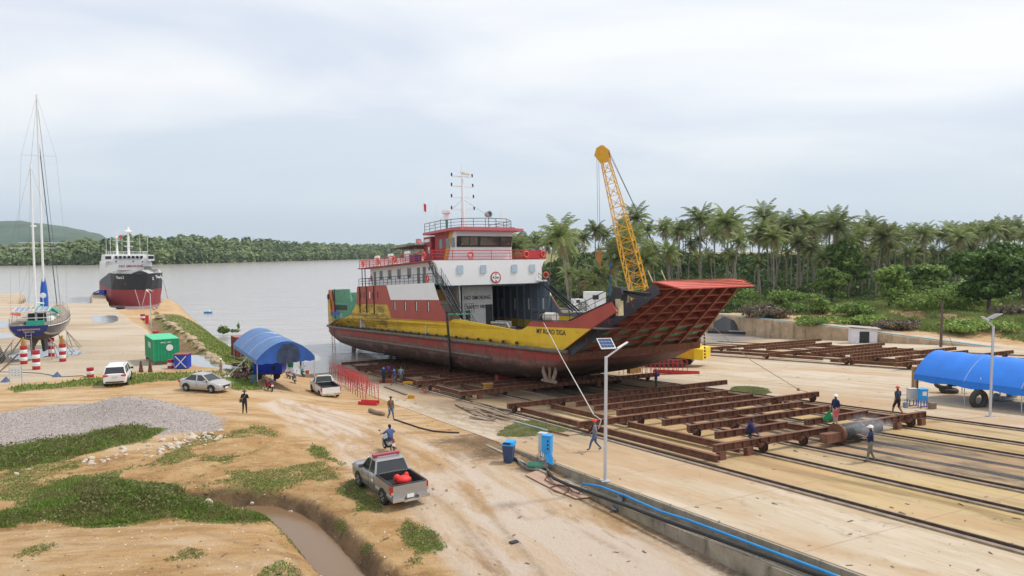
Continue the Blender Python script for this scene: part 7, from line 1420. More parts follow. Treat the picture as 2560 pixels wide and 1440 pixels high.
# ---------------------------------------------------------------- white coaster
wb0 = at_y(352, 766, 208); wd_ = V(-.555, .832, 0).normalized(); wrz = math.atan2(-wd_.y, -wd_.x)
ws = thing('coastal_tanker', 'white and black coaster with red bottom moored bow-on at the left quay', 'ship', (wb0.x, wb0.y, ZW), wrz)
HB = 6.9
def wrings(zs): 
    res = []
    for x, f in ((0, .03), (-1.5, .3), (-4, .6), (-7.5, .85), (-12, 1.0), (-50, 1.0), (-56, .8)):
        res.append([(x + (1 - q) * .0 + q * (1.2 if x > -3 else .3) , HB * min(1, f + q * .25 * (1 if x > -12 else 0)), z) for z, q in zs])
    return res
def whull(nm, z0, z1, q0, q1, mat, capt=False):
    rs = wrings([(z0, q0), (z1, q1)]); w = MB(); w.loft([[V(*r[0]), V(*r[1]), V(r[1][0], -r[1][1], r[1][2]), V(r[0][0], -r[0][1], r[0][2])] for r in rs]); return w.obj(nm, mat, ws)
def fl_(x): return x
whull('hull_bottom', -.5, 4.7, 0, .5, M('coaster_red', (.3, .04, .045), .6, var=.12, rust=.3, rs=.3, rsc=(1, 1, .4))); 
rs = wrings([(4.7, .5), (9.4, 1.0)]); 
w = MB(); q = []
for r in rs:
    drop = 0 if r[0][0] > -14 else 4.0
    q.append([V(*r[0]), V(r[1][0], r[1][1], r[1][2] - drop * .95), V(r[1][0], -r[1][1], r[1][2] - drop * .95), V(r[0][0], -r[0][1], r[0][2])])
w.loft(q); w.obj('hull_top', M('coaster_black', (.018, .02, .025), .5, var=.3), ws)
w = MB(); w.prism([(1.6, .2, 9.4), (0, 2.4, 9.3), (-4, 5.8, 9.2), (-7, 6.6, 9.1), (-7, 6.2, 10.3), (-3.6, 5.4, 10.5), (0.2, 2.0, 10.6), (1.6, 0, 10.6), (.2, -2.0, 10.6), (-3.6, -5.4, 10.5), (-7, -6.2, 10.3), (-7, -6.6, 9.1), (-4, -5.8, 9.2), (0, -2.4, 9.3), (1.6, -.2, 9.4)], (-.15, 0, 0)); w.obj('bow_bulwark', M('bulwark_grey_white', (.62, .62, .61), .5), ws)
w = MB(); w.loft([ring(-50, -27, -HB + .3, HB - .3, 5), ring(-50, -27, -HB + .3, HB - .3, 12.2), ring(-48, -27, -6.3, 6.3, 12.3), ring(-46, -27.5, -6.2, 6.2, 14.6)]); su = w.obj('superstructure', WHITE, ws)
w = MB(); w.box((-26.8, 5.4, 8.2), (.3, 2.2, 5.4)); w.obj('side_recess', M('recess_grey', (.25, .26, .27), .6), su)
for s in (-1, 1): w = MB(); w.box((-25.5, s * 6.0, 13.6), (3, 1.9, 1.9)); w.obj('bridge_wing', WHITE, su); w = MB(); w.box((-23.97, s * 6.0, 13.8), (.06, 1.6, .9)); w.obj('wing_window', GLASS, su)
for k in range(7): w = MB(); w.box((-27.0, -3.6 + k * 1.2, 13.9), (.9, .7, .8)); w.obj('bridge_window', GLASS, su)
for y, z in ((3.8, 12.4), (1.2, 12.5), (-3.6, 12.5)): w = MB(); w.lathe([(0, -.03), (.22, -.03), (.22, .05), (0, .05)], (-26.98, y, z), 'X', 12); w.obj('porthole', GLASS, su)
text('NO SMOKING', 1.05, ws, (-26.9, .6, 11.0), (R(90), 0, R(90)), M('letters_maroon', (.25, .02, .03), .6), sx=1.05)
w = MB()
for s in (-1, 1): w.tube((-28, s * 5.6, 15.5), (-40, s * 5.6, 15.5), .06, n=5); w.tube((-28, s * 5.6, 15.1), (-40, s * 5.6, 15.1), .05, n=5)
w.tube((-28, -5.6, 15.6), (-28, 5.6, 15.6), .07, n=5); w.tube((-28, -5.6, 15.1), (-28, 5.6, 15.1), .05, n=5)
for k in range(9): w.tube((-28, -5.6 + k * 1.4, 14.6), (-28, -5.6 + k * 1.4, 15.6), .06, n=5)
w.obj('bridge_railing', WHITE, su)
w = MB(); w.tube((-33, .6, 14.6), (-33, .6, 21.8), .4, .3, 10); w.lathe([(0, 0), (1.0, .2), (1.2, .6), (.5, 1.0), (.25, 1.8), (0, 2.2)], (-33, .6, 21.6), n=14); w.box((-33, .6, 19.0), (.6, 3.2, .15)); w.box((-33, .6, 17.4), (1.0, 2.6, .2)); w.bar((-33, -2.8, 22.6), (-33, 4.2, 22.6), .12); w.obj('main_mast', WHITE, ws, smooth='auto')
w = MB(); w.tube((-30, -3.0, 14.6), (-30, -3.0, 20.5), .35, .28, 10); w.box((-30, -3.0, 19.3), (1.4, 2.1, .15)); w.box((-30, -3.0, 20.0), (1.4, 2.1, .08)); w.tube((-30, -3, 20.5), (-30, -3, 22.6), .14, n=6); w.obj('signal_mast', WHITE, ws, smooth='auto')
w = MB(); w.tube((-45, 1.8, 14), (-45, 1.8, 16.4), .8, n=12); w.obj('funnel', M('funnel_dark', (.04, .04, .04), .6), ws)
for x, y, h in ((-28, 5.6, 6.5), (-30, 3.6, 6), (-28, -5.0, 6), (-30, -8 + 2, 5)): w = MB(); w.tube((x, y, 14.6), (x, y, 14.6 + h), .06, n=5); w.obj('aerial', WHITE, ws)
for s in (-1, 1):
    w = MB(); w.ball((-1.9, s * 3.2, 7.0), .8, sc=(.6, .6, 1)); w.bar((-1.0, s * 3.1, 6.6), (-1.2, s * 3.9, 6.2), .3); w.obj('anchor', M('anchor_rust', (.13, .07, .05), .8), ws)
text('Thara', 1.2, ws, (-1.35, 5.05, 8.3), (R(82), 0, R(90 + 38)), WHITE2, sx=.8); text('2', 1.2, ws, (-.2, 3.4, 7.9), (R(82), 0, R(90 + 38)), WHITE2); text('Thara 2', 1.1, ws, (-1.6, -5.0, 8.3), (R(82), 0, R(90 - 38)), WHITE2, sx=.7)
w = MB(); w.path([(-5, 5.8, 9.4), (-3.5, 7.0, 5.5), (-3.4, 7.6, 2.2), (-5.5, 8.2, .6)], .16, 6); w.obj('mooring_rope', M('rope_pale', (.55, .52, .46), .9), ws); w = MB()
for s in (-1, 1): w.tube((1.0, s * 1.5, 4.9), (.4, s * .3, .2), .06, n=5)
w.obj('chain', WHITE2, ws)
w = MB(); w.tube((-36, -1, 16), (-36, -1, 21.5), .04, n=4); fl2 = w.obj('signal_halyard', WHITE, ws); w = MB(); w.prism([(-31, .0 - 2.0, 19.4), (-31, -1.5, 19.6), (-31, -1.4, 20.8), (-31, -1.9, 21.1)], (.05, 0, 0)); w.obj('red_flag', REDP, fl2)
for i, (x, y) in enumerate(((301, 773), (298, 768), (305, 766))): 
    w = MB(); torus(w, (0, 0, .3), .7, .28, 'Z', 16, 8); o = w.obj('tyre_fender', RUBBER, smooth=True); o.location = hit(x, y) + V(0, 0, .6 * (i == 1)); tag(o, ('bottom black tyre of the fender stack by the coaster bow', 'upper black tyre of the fender stack by the coaster bow', 'right black tyre lying by the coaster bow')[i], 'tyre')
w = MB(); w.box((0, 0, .8), (1.6, 1.2, 1.4)); w.tube((-3, 0, .5), (-1, .4, 1.5), .15, n=6); w.bar((-2.6, -.5, .2), (-.8, .3, .4), .3, .5, mi=1); tag(w.obj('pump_unit', [BLUEP, BLACK]), 'blue pump unit with black hoses at the end of the far pier', 'pump').location = hit(257, 737)
# quay kerbs
w = MB(); 
def zt(x, y): q = hit(x, y); return q
for a, b_ in (((65, 731.5), (22, 759.5)),): w.prism([zt(*a) + V(0, 0, .05), zt(*b_) + V(0, 0, .05), zt(*b_) + V(0, 0, -2.6), zt(*a) + V(0, 0, -2.6)], (-.5, 0, 0))
tag(w.obj('quay_wall', CONC), 'concrete side wall of the boat ramp at the far left', 'wall')
w = MB(); w.bar(zt(226, 729) + V(0, 0, .1), zt(222, 757) + V(0, 0, .1), .6, .5); tag(w.obj('pier_kerb', M('kerb_white', (.6, .57, .5), .8)), 'pale kerb along the left edge of the far pier', 'kerb')
# ---------------------------------------------------------------- containers and tents
p = hit(373, 913); q = hit(447, 905)
def container(nm, label, px0, px1, L_, Wd, H_, mat, z0=.35):
    a, b_ = hit(*px0), hit(*px1); d = V(b_.x - a.x, b_.y - a.y, 0).normalized(); rz = math.atan2(d.y, d.x); t = thing(nm, label, 'container', (a.x, a.y, a.z), rz)
    w = MB(); w.box((L_ / 2, Wd / 2, z0 + H_ / 2), (L_ - .06, Wd - .06, H_ - .06)); n = int(L_ / .28)
    for k in range(n): w.box((.14 + k * (L_ - .28) / (n - 1), 0.02, z0 + H_ / 2), (.14, .05, H_ - .3)); w.box((.14 + k * (L_ - .28) / (n - 1), Wd - .02, z0 + H_ / 2), (.14, .05, H_ - .3))
    for k in range(int(Wd / .28)): w.box((.0 + .01, .14 + k * .28, z0 + H_ / 2), (.05, .14, H_ - .3))
    w.obj('walls', mat, t)
    for x in (.06, L_ - .06):
        for y in (.06, Wd - .06): w = MB(); w.box((x, y, z0 + H_ / 2), (.14, .14, H_)); w.obj('corner_post', mat, t)
    w = MB(); w.box((L_ / 2, Wd / 2, z0 + H_ - .01), (L_ + .02, Wd + .02, .06)); w.obj('roof', M('container_roof_' + nm, tuple(min(1, c * 1.6 + .06) for c in mat['c']), .6, var=.12, rust=.25), t); return t
CG = M('container_green', (.01, .3, .13), .5, var=.15, rust=.15); CG['c'] = (.01, .3, .13); CRB = M('container_red_brown', (.2, .04, .03), .6, var=.2, rust=.3); CRB['c'] = (.2, .04, .03)
ct = container('green_container', 'green shipping container with white letters beside the grassy revetment', (384, 914), (447, 915), 2.5, 5.4, 2.3, CG); ct.rotation_euler.z = R(35)
ct.scale = (1, 1, 1)
text('EMCU 1297', .2, ct, (1.2, -.03, 2.3), (R(90), 0, 0), WHITE2); w = MB(); w.lathe([(0, 0), (.33, 0), (.33, .02), (0, .02)], (1.55, -.04, 1.75), 'Y', 20); w.obj('round_emblem', WHITE2, ct); text('EVER', .75, ct, (-.03, 2.2, 1.9), (R(90), 0, R(-90)), WHITE2)
for s in (.4, 5): w = MB(); w.box((1.15, s, .17), (2.3, .3, .34)); w.obj('timber_block', WOOD, ct)
p = hit(436, 922); bx = thing('blue_box', 'blue steel box with a large white X and rusty red lid beside the green container', 'container', p, R(4)); w = MB(); w.box((.62, .55, .75), (1.25, 1.1, 1.35)); w.obj('box_body', BLUEP, bx); w = MB(); w.box((.62, .55, 1.46), (1.4, 1.25, .07)); w.obj('lid', M('lid_rust', (.3, .1, .08), .7, rust=.4), bx)
w = MB(); w.bar((.1, -.02, .15), (1.15, -.02, 1.3), .09, .02, up=(0, 1, 0)); w.bar((1.15, -.03, .15), (.1, -.03, 1.3), .09, .02, up=(0, 1, 0)); w.obj('white_cross', WHITE2, bx)
bx.location = hit(436, 923)
container('red_brown_container', 'red-brown shipping container standing behind the left end of the blue tent', (592, 901), (640, 905), 3.5, 2.4, 2.4, CRB).rotation_euler.z = R(36)
for i, x in enumerate((352, 375)): w = MB(); w.prism([(-.22, 0, 0), (.22, 0, 0), (.05, 0, 1.1), (-.05, 0, 1.1)], (0, .12, 0)); w.bar((-.2, .3, 0), (0, .05, 1.0), .05); o = tag(w.obj('trestle', RUSTY), ('rusty pointed trestle left of the green container foot', 'rusty pointed trestle at the green container corner')[i], 'trestle'); o.location = hit(x, 931)
TARP = M('blue_tarpaulin', (.05, .15, .36), .45, var=.2, sc=.8, bump=.5, rust=.45, rcol=(.17, .24, .36), rs=.6, rsc=(1, 1, 1)); TARPD = M('tarp_end_blue', (.02, .1, .4), .5, var=.2, sc=.8, bump=.3)
def tent(label, a, d, L_, Wd, zs, rise, end=True, mat=TARP, skirt=.5, legs=True):
    rz = math.atan2(d.y, d.x); t = thing('arched_tent', label, 'tent', a, rz); n = 14; rings = []
    prof = lambda k: (Wd * k / n, zs + rise * math.sin(math.pi * k / n) ** .85)
    segs = int(L_ / .9)
    for i in range(segs + 1): x = L_ * i / segs; sag = .09 * (i % 2); rings.append([V(x, prof(k)[0], prof(k)[1] - sag) for k in range(n + 1)])
    w = MB(); w.loft(rings, closed=False, caps=False); w.loft([[p + V(0, 0, -.02) for p in r] for r in rings], closed=False, caps=False)
    for y in (0, Wd): w.prism([(0, y, zs), (L_, y, zs)] + [(L_ - L_ * k / 16, y, zs - skirt * (.75 + .25 * (k % 2))) for k in range(17)], (0, .02, 0))
    c = w.obj('canopy', mat, t, smooth='auto')
    if end:
        for x, s in ((0, -1), (L_, 1)):
            pts = [V(x, prof(k)[0], prof(k)[1]) for k in range(n + 1)] + [V(x, Wd - Wd * k / 12, zs - skirt * (.8 + .2 * (k % 2))) for k in range(13)]; w = MB(); w.prism(pts, (s * .02, 0, 0)); w.obj('end_panel', TARPD, t)
    if legs:
        for x in np.linspace(.05, L_ - .05, max(2, int(L_ / 4) + 1)):
            for y in (.05, Wd - .05): w = MB(); w.tube((x, y, 0), (x, y, zs + .05), .035, n=6); w.obj('leg', STEEL, t)
            w = MB(); w.path([(x, prof(k)[0], prof(k)[1] - .06) for k in range(n + 1)], .03, 5); w.obj('arch_rib', STEEL, t)
    return t
# left tent: front gable from the left post to the right post
fa = hit(641, 938); fb = at_z(781, 938, fa.z); fb = V(fb.x, fb.y, fa.z); gd = (fb - fa); gw = gd.length; nb_ = V(-gd.y, gd.x, 0).normalized()

# tent axis runs backwards-left
tt = tent('arched blue tarpaulin tent sheltering motorbikes and a generator by the river bank', V(-18.4, 66.7, 0), V(-.5, .87, 0).normalized(), 12.7, 5.2, 1.95, 1.55, mat=TARP, skirt=.45)
gw = 5.2
FS = M('soot_black', (.02, .02, .025), .7)
w = MB(); gx = -.035
w.prism([(gx, gw * .3, 1.5), (gx, gw * .62, 1.5), (gx, gw * .66, 2.0), (gx, gw * .63, 2.7), (gx, gw * .55, 3.25), (gx, gw * .42, 3.3), (gx, gw * .33, 3.1), (gx, gw * .27, 2.6), (gx, gw * .26, 2.0)], (-.01, 0, 0)); w.obj('soot_stain', M('soot_patch', (.03, .05, .1), .7, var=.6, rust=.5, rcol=(.02, .1, .35), rsc=(1, 1, 1)), tt)
p = hit(634, 949); p2 = hit(706, 944); gt = thing('generator', 'bright blue boxy generator trailer parked under the front edge of the tent', 'generator', p, R(6)); BB = M('generator_blue', (.01, .05, .55), .35, var=.08)
w = MB(); w.loft([ring(.1, 2.6, 0, 2.2, .5), ring(0, 2.7, -.05, 2.2, .7), ring(0, 2.7, -.05, 2.2, 1.75), ring(.12, 2.55, .1, 2.1, 1.9)]); w.obj('housing', BB, gt, smooth='auto'); w = MB(); w.box((1.9, -.07, 1.1), (.3, .04, .4)); w.box((1.35, -.06, .75), (2.3, .03, .08)); w.obj('vent_panel', DARKM, gt)
for x in (.5, 2.2): w = MB(); w.tube((x, -.1, .3), (x, .15, .3), .3, n=16); w.obj('wheel', TYRE, gt)
w = MB(); w.box((1.35, 1.0, .5), (2.5, 2.0, .12)); w.obj('chassis', BLACK, gt)
w = MB(); w.box((0, 0, .8), (.25, .06, 1.6)); o = tag(w.obj('blue_board', BB), 'narrow upright blue board leaning on the generator', 'board'); o.location = hit(687, 952)
w = MB(); w.lathe([(0, 0), (.3, 0), (.3, .28), (.31, .3), (.3, .32), (.3, .58), (.31, .6), (.3, .62), (.3, .88), (.27, .88), (.27, .84), (0, .84)], n=20); o = tag(w.obj('oil_drum', M('drum_teal', (.08, .15, .17), .6, rust=.5, rcol=(.4, .35, .3), rs=2, rsc=(1, 1, 1)), smooth='auto'), 'worn teal oil drum with rusty rim in front of the blue generator', 'drum'); o.location = hit(635, 961)
w = MB(); w.box((0, 0, .15), (.4, .35, .3)); o = tag(w.obj('carton', M('cardboard', (.35, .24, .14), .9)), 'small brown carton beside the teal oil drum', 'box'); o.location = hit(650, 959)
w = MB(); w.lathe([(0, 0), (.4, .0), (.5, .9), (.5, 1.3), (0, 1.4)], (0, 0, .6), n=14)
for a in range(4): w.tube((.3 * math.cos(a * 1.57), .3 * math.sin(a * 1.57), 0), (.4 * math.cos(a * 1.57), .4 * math.sin(a * 1.57), 1.0), .04, n=5)
o = tag(w.obj('water_tank', M('tank_green', (.01, .12, .05), .5), smooth='auto'), 'dark green tank on legs under the right half of the tent', 'tank'); o.location = hit(726, 928)
w = MB(); w.box((0, 0, .25), (.4, .4, .5)); o = tag(w.obj('orange_crate', M('crate_orange', (.6, .12, .03), .6)), 'small orange crate at the right corner of the tent', 'crate'); o.location = hit(768, 935)
w = MB(); p = hit(568, 942); w.bar(p, p + V(2.8, 1.5, 3.0), .06); w.box(p, (.5, .5, .15)); tag(w.obj('guy_pole', WHITE2), 'slanting white guy pole with a concrete foot at the left of the tent', 'pole')
# right tent (long awning)
a_ = hit(2288, 985); 
t0_ = sw(*sp(2290, 992, 0)); dR = V(EA.x, EA.y, 0).normalized() * -1
ra = at_z(2287, 935, t0_.z + 2.0)
rb_ = at_z(2560, 972, ra.z + .35)
rd_ = V(rb_.x - ra.x, rb_.y - ra.y, 0).normalized(); rt = tent('long arched bright blue tarpaulin awning at the right edge of the slipway', ra - V(0, 0, 2.0), rd_, 24, 5.2, 2.0, 1.7, mat=M('awning_blue', (.015, .2, .75), .5, var=.12, sc=.8, bump=.3, dirt=.15, dcol=(.15, .3, .6)), end=False, skirt=.55)
rt.rotation_euler = (0, -math.atan(.35 / (rb_ - ra).length), rt.rotation_euler.z)
w = MB(); w.box((0, 0, 1.1), (.3, .3, 2.2)); w.bar((.25, 0, 0), (.25, 0, 2.3), .1, mi=1); o = tag(w.obj('wooden_post', [M('post_ochre', (.35, .2, .08), .8), BLACK]), 'ochre wooden post at the left end of the long blue awning', 'post'); o.location = hit(2285, 985)
def tyre(label, loc, R_, r_, rot, group='old tyres by the blue awning'):
    w = MB(); torus(w, (0, 0, 0), R_, r_, 'Z', 28, 10); o = w.obj('old_tyre', M('old_tyre', (.06, .055, .05), .9, var=.3, bump=.4), smooth=True); o.location = loc; o.rotation_euler = rot; return tag(o, label, 'tyre', group)
p = hit(2446, 1018); tyre('large old tyre hanging upright on ropes under the blue awning', p + V(0, 0, .55), .52, .2, (R(90), 0, R(12))); w = MB(); w.tube(p + V(-.05, 0, 1.0), p + V(.1, 0, 2.1), .02, n=4); w.tube(p + V(.2, 0, 1.0), p + V(.1, 0, 2.1), .02, n=4); tag(w.obj('hanging_rope', WHITE2), 'thin ropes holding the large tyre under the blue awning', 'rope')
p = hit(2372, 982); tyre('dark tyre lying flat at the bottom of the pair under the awning', p + V(0, 0, .2), .5, .2, (0, 0, 0)); tyre('pale dusty tyre leaning on top of the flat one under the awning', p + V(-.3, .3, .62), .48, .18, (R(20), R(-10), 0))
w = MB(); w.ball((0, 0, .15), .5, sc=(1.8, .8, .4)); w.ball((.8, .2, .35), .35, sc=(1, .7, .8)); w.ball((-.5, -.1, .3), .3); o = tag(w.obj('plastic_sheet', M('grey_plastic', (.35, .38, .38), .4), smooth=True), 'heap of grey plastic sheet on the ground under the awning at the right edge', 'sheet'); o.location = hit(2505, 1002)
w = MB(); p = hit(2530, 1000); 
for x in (-.9, .9):
    for y in (0, .8): w.bar(p + V(x, y, 0), p + V(x, y, .9), .06)
w.box(p + V(0, .4, .9), (2.1, 1.0, .06)); tag(w.obj('work_table', STEEL), 'steel work table under the awning cut by the right edge', 'table')
w = MB(); w.box((0, 0, 0), (1.1, .04, .9)); o = tag(w.obj('hanging_cloth', BLACK), 'black cloth hanging from the edge of the awning', 'cloth'); o.location = at_z(2381, 957, t0_.z + 1.6); o.scale = (.6, 1, .6)
# electric cabinets
def cab(label, px, py, rz, cols, sz, legs=.5, legm=BLUEP):
    t = thing('electric_cabinet', label, 'cabinet', hit(px, py), rz); w = MB(); w.box((0, 0, legs + sz[2] / 2), sz); w.box((0, 0, legs + sz[2] + .02), (sz[0] + .06, sz[1] + .06, .04)); w.obj('cabinet_body', cols, t, smooth=False)
    for x in (-1, 1):
        for y in (-1, 1): w = MB(); w.bar((x * sz[0] * .42, y * sz[1] * .4, 0), (x * sz[0] * .42, y * sz[1] * .4, legs), .05); w.obj('leg', legm, t)
    w = MB(); w.bar((-sz[0] * .42, -sz[1] * .4, .08), (sz[0] * .42, -sz[1] * .4, .08), .05); w.obj('brace', legm, t); return t
GC = M('cabinet_grey', (.5, .5, .48), .5); c1 = cab('grey electric cabinet on a blue stand near the right lamp post', 2279, 1015, R(8), GC, (.62, .35, .75)); c2 = cab('bright blue electric cabinet with white paper beside the grey one near the awning', 2306, 1018, R(8), CYANP, (.55, .35, .78)); w = MB(); w.box((0, -.19, 1.0), (.32, .01, .3)); w.obj('paper', WHITE2, c2)
w = MB(); w.box((0, 0, .22), (.4, .4, .44)); o = tag(w.obj('wooden_block', WOOD), 'brown block on the slab right of the bright blue cabinet', 'block'); o.location = hit(2330, 1022)
c3 = cab('weathered pale cabinet of the pair on the near slab edge', 1357, 1157, R(-25), GC, (.42, .3, .95), .55, STEEL); c4 = cab('bright blue cabinet with sockets of the pair on the near slab edge', 1368, 1163, R(-25), CYANP, (.5, .34, .9), .55, STEEL)
for z in (.8, 1.0, 1.2): w = MB(); w.tube((.1, -.2, z), (.1, -.16, z), .05, n=8); w.obj('socket', BLACK, c4)
w = MB(); w.prism([(-.15, -.1, .55), (.3, -.15, .55), (.45, -.3, .0), (.1, -.3, .1)], (0, .12, 0)); w.obj('cable_cover', CYANP, c4)
rg = random.Random(2); w = MB()
for k in range(9): p = hit(1362 + rg.uniform(-8, 8), 1160); w.path([p + V(0, 0, .6), p + V(rg.uniform(-.3, .3), rg.uniform(-.3, .1), .3), p + V(rg.uniform(-.5, .5), rg.uniform(-.4, 0), .05)], .02, 4)
tag(w.obj('loose_cables', M('cable_brown', (.08, .05, .04), .7)), 'tangle of brown cables hanging below the pair of cabinets', 'cables')
# bin
p = hit(1272, 1156); t = thing('wheelie_bin', 'dark blue wheelie bin with bright blue lid at the corner of the slab', 'bin', p, R(-15)); w = MB(); w.loft([ring(-.22, .22, -.24, .24, .05), ring(-.3, .3, -.32, .32, 1.0)]); w.obj('bin_body', M('bin_dark_blue', (.03, .06, .15), .5), t); w = MB(); w.loft([ring(-.35, .35, -.37, .37, 1.0), ring(-.33, .33, -.35, .35, 1.07), ring(-.2, .3, -.3, .3, 1.2)]); w.obj('lid', CYANP, t); w = MB(); w.box((-.03, -.3, 1.12), (.4, .12, .1)); w.obj('lid_opening', BLACK, t)
for s in (-1, 1): w = MB(); w.tube((s * .28, .3, .12), (s * .22, .3, .12), .12, n=12); w.obj('wheel', BLACK, t)
w = MB(); w.tube((0, 0, .2), (.75, 0, .2), .2, n=14, mi=0); w.tube((.75, 0, .2), (1.0, 0, .2), .17, n=12, mi=1); w.tube((-.12, 0, .2), (0, 0, .2), .14, n=12, mi=1); o = tag(w.obj('pump_motor', [GREENP, M('motor_grey', (.25, .23, .2), .6)], smooth='auto'), 'green and grey pump lying between the bin and the cabinets', 'pump'); o.location = hit(1322, 1172); o.rotation_euler = (0, 0, R(-12))
# lamps
def lamp(label, px, py, h, rz, scale=1):
    t = thing('solar_street_lamp', label, 'street lamp', hit(px, py), rz, 'solar street lamps of the yard'); w = MB(); w.box((0, 0, .03), (.42, .42, .04)); w.obj('base_plate', STEEL, t); w = MB(); w.tube((0, 0, .05), (0, 0, h), .085, .075, 10); 
    for a in range(4): w.bar((.09, 0, .05), (.09, 0, .3), .02) if a == 0 else None
    w.obj('pole', M('pole_silver', (.62, .64, .68), .35, .5, var=.05), t, smooth='auto'); w = MB(); w.tube((0, 0, h - .05), (.75, 0, h + .45), .045, n=8); w.obj('arm', M('pole_silver', ()), t)
    w = MB(); w.prism([(.55, -.1, h + .34), (1.05, -.1, h + .62), (1.05, .1, h + .62), (.55, .1, h + .34)], (0, 0, .05)); w.obj('lamp_head', WHITE2, t)
    w = MB(); w.prism([(-.36, -.34, h + .4), (.36, -.34, h + .4), (.36, .34, h + .78), (-.36, .34, h + .78)], (0, 0, .04)); pn = w.obj('solar_panel', WHITE2, t); w = MB()
    for i in range(4):
        for j in range(3): x = -.33 + i * .165; y = -.31 + j * .21; z = lambda q: h + .445 + (q + .34) * .5588; w.prism([(x, y, z(y)), (x + .155, y, z(y)), (x + .155, y + .19, z(y + .19)), (x, y + .19, z(y + .19))], (0, 0, .004))
    w.obj('cell_grid', M('cell_blue', (.03, .06, .16), .15), pn); return t
lamp('tall silver solar street lamp at the slab edge in front of the ferry', 1513, 1203, 5.9, R(12)); lamp('tall silver solar street lamp at the right edge by the hanging tyre', 2475, 1041, 5.9, R(200)); lamp('distant pale solar street lamp beside the revetment at the quay', 378, 820, 5.9, R(150))
t = bpy.data.objects; w = MB(); w.box((0, 0, .9), (.5, .35, 1.5)); w.bar((-.2, 0, 0), (-.2, 0, .2), .06); o = tag(w.obj('red_cabinet', REDP), 'bright red cabinet beside the far lamp post', 'cabinet'); o.location = hit(368, 811)
# scaffold frames
SCR = M('scaffold_red', (.5, .035, .04), .5, var=.15); w = MB()
w.path([(0, -.6, 0), (0, -.6, 1.75), (0, -.45, 1.9), (0, .45, 1.9), (0, .6, 1.75), (0, .6, 0)], .03, 5)
for y in (-.45, .45): w.path([(0, y, 1.9), (0, y * .95, 1.5), (0, y * 1.1, 1.2), (0, y * 1.33, .9)], .018, 4)
for z in (.3, .6, .9, 1.2): w.bar((0, -.6, z), (0, -.42, z), .025); w.bar((0, .6, z), (0, .42, z), .025)
w.tube((0, -.6, 1.45), (0, .6, 1.45), .02, n=4); sc0 = w.obj('scaffold_frame', SCR, smooth=True)
def frames(row, n, p0, p1, rz, lab, grp, lab_last=None):
    for i in range(n):
        o = sc0 if (row == 0 and i == 0) else sc0.copy()
        if not (row == 0 and i == 0): COL.objects.link(o)
        a = hit(*p0).lerp(hit(*p1), i / (n - 1)); a.z = float(surf(np.array(a.x), np.array(a.y))); o.location = a; o.scale = (1, 1, .84); o.rotation_euler = (R(random.uniform(-2, 2)), R(random.uniform(-3, 3)), rz + R(random.uniform(-4, 4))); tag(o, lab, 'scaffold frame', grp)
frames(0, 13, (930, 1003), (858, 960), R(-58), 'red scaffold frame in the tight row behind the white pickup', 'red scaffold frames behind the white pickup')
frames(2, 12, (905, 975), (835, 940), R(-52), 'red scaffold frame in the looser back row behind the white pickup', 'red scaffold frames in the back row behind the pickup')
frames(1, 14, (1705, 935), (1560, 938), R(60), 'red scaffold frame standing beneath the raised bow ramp', 'red scaffold frames beneath the bow ramp')
for i, (px, py, lab) in enumerate(((922, 1012, 'flat red steel channel lying at the end of the scaffold row'), (1690, 935, 'red steel walkway panel lying in front of the scaffold frames under the ramp'))):
    w = MB(); w.box((0, 0, .1), (1.7 if i == 0 else 5, .7 if i == 0 else .8, .05)); w.box((0, -.35, .2), (1.7 if i == 0 else 5, .05, .3)); w.box((0, .35, .2), (1.7 if i == 0 else 5, .05, .3)); o = tag(w.obj('red_channel', REDP), lab, 'steel channel'); o.location = hit(px, py); o.rotation_euler = (0, 0, R((-10, -12)[i]))
# planks, sheet, pipes, cables
rg = random.Random(12)
for k in range(16):
    a = sp(1190 + rg.uniform(-15, 40), 1022 + rg.uniform(0, 30)); L_ = rg.uniform(2.2, 4.0); w = MB(); w.box((0, 0, 0), (L_, .2, .06)); o = w.obj('wooden_plank', WOOD); p = hit(1165 + k * 5.5 + rg.uniform(-5, 5) + 30, 1030 + (k % 5) * 5 + rg.uniform(-3, 3)); o.location = p + V(0, 0, .05 + .05 * (k % 4)); o.rotation_euler = (R(rg.uniform(-2, 2)), R(rg.uniform(-2, 2)), R(-52 + rg.uniform(-10, 10))); tag(o, 'weathered plank in the loose stack left of the large cradle', 'plank', 'planks stacked left of the large cradle')
for i, (a, b_, lab) in enumerate((((962, 968), (1016, 988), 'grey plank lying on the slab near the group of workers'), ((1140, 1013), (1195, 1040), 'long dark plank at the left of the loose plank stack'), ((1180, 1008), (1235, 1018), 'thin board lying behind the plank stack'))):
    w = MB(); w.bar(hit(*a) + V(0, 0, .08), hit(*b_) + V(0, 0, .08), .25, .08); tag(w.obj('loose_board', WOOD), lab, 'plank')
for i, (px, py, lab) in enumerate(((1020, 962, 'larger ochre steel box lying by the group of workers'), (1028, 996, 'smaller ochre steel box on the slab right of the man in brown'))):
    w = MB(); w.box((0, 0, .15), (1.1 - .5 * i, .35, .3)); w.box((0, 0, .32), (.7 - .3 * i, .2, .04)); o = tag(w.obj('ochre_box', M('ochre_bright', (.55, .3, .02), .6, rust=.3)), lab, 'steel box'); o.location = hit(px, py)
w = MB(); w.box((0, 0, .18), (1.7, .5, .34)); w.box((0, 0, .37), (1.5, .3, .05)); o = tag(w.obj('red_beam_block', M('beam_red', (.3, .07, .04), .7, rust=.4)), 'rust-red beam block at the feet of the workers by the hull', 'block'); o.location = hit(968, 957)
w = MB()
for k in range(26): p = hit(1078 + rg.gauss(0, 13), 980 + rg.gauss(0, 3.5)); w.bar(p + V(0, 0, .08), p + V(rg.uniform(-.6, .6), rg.uniform(-.4, .4), .12 + rg.random() * .25), .08, .05)
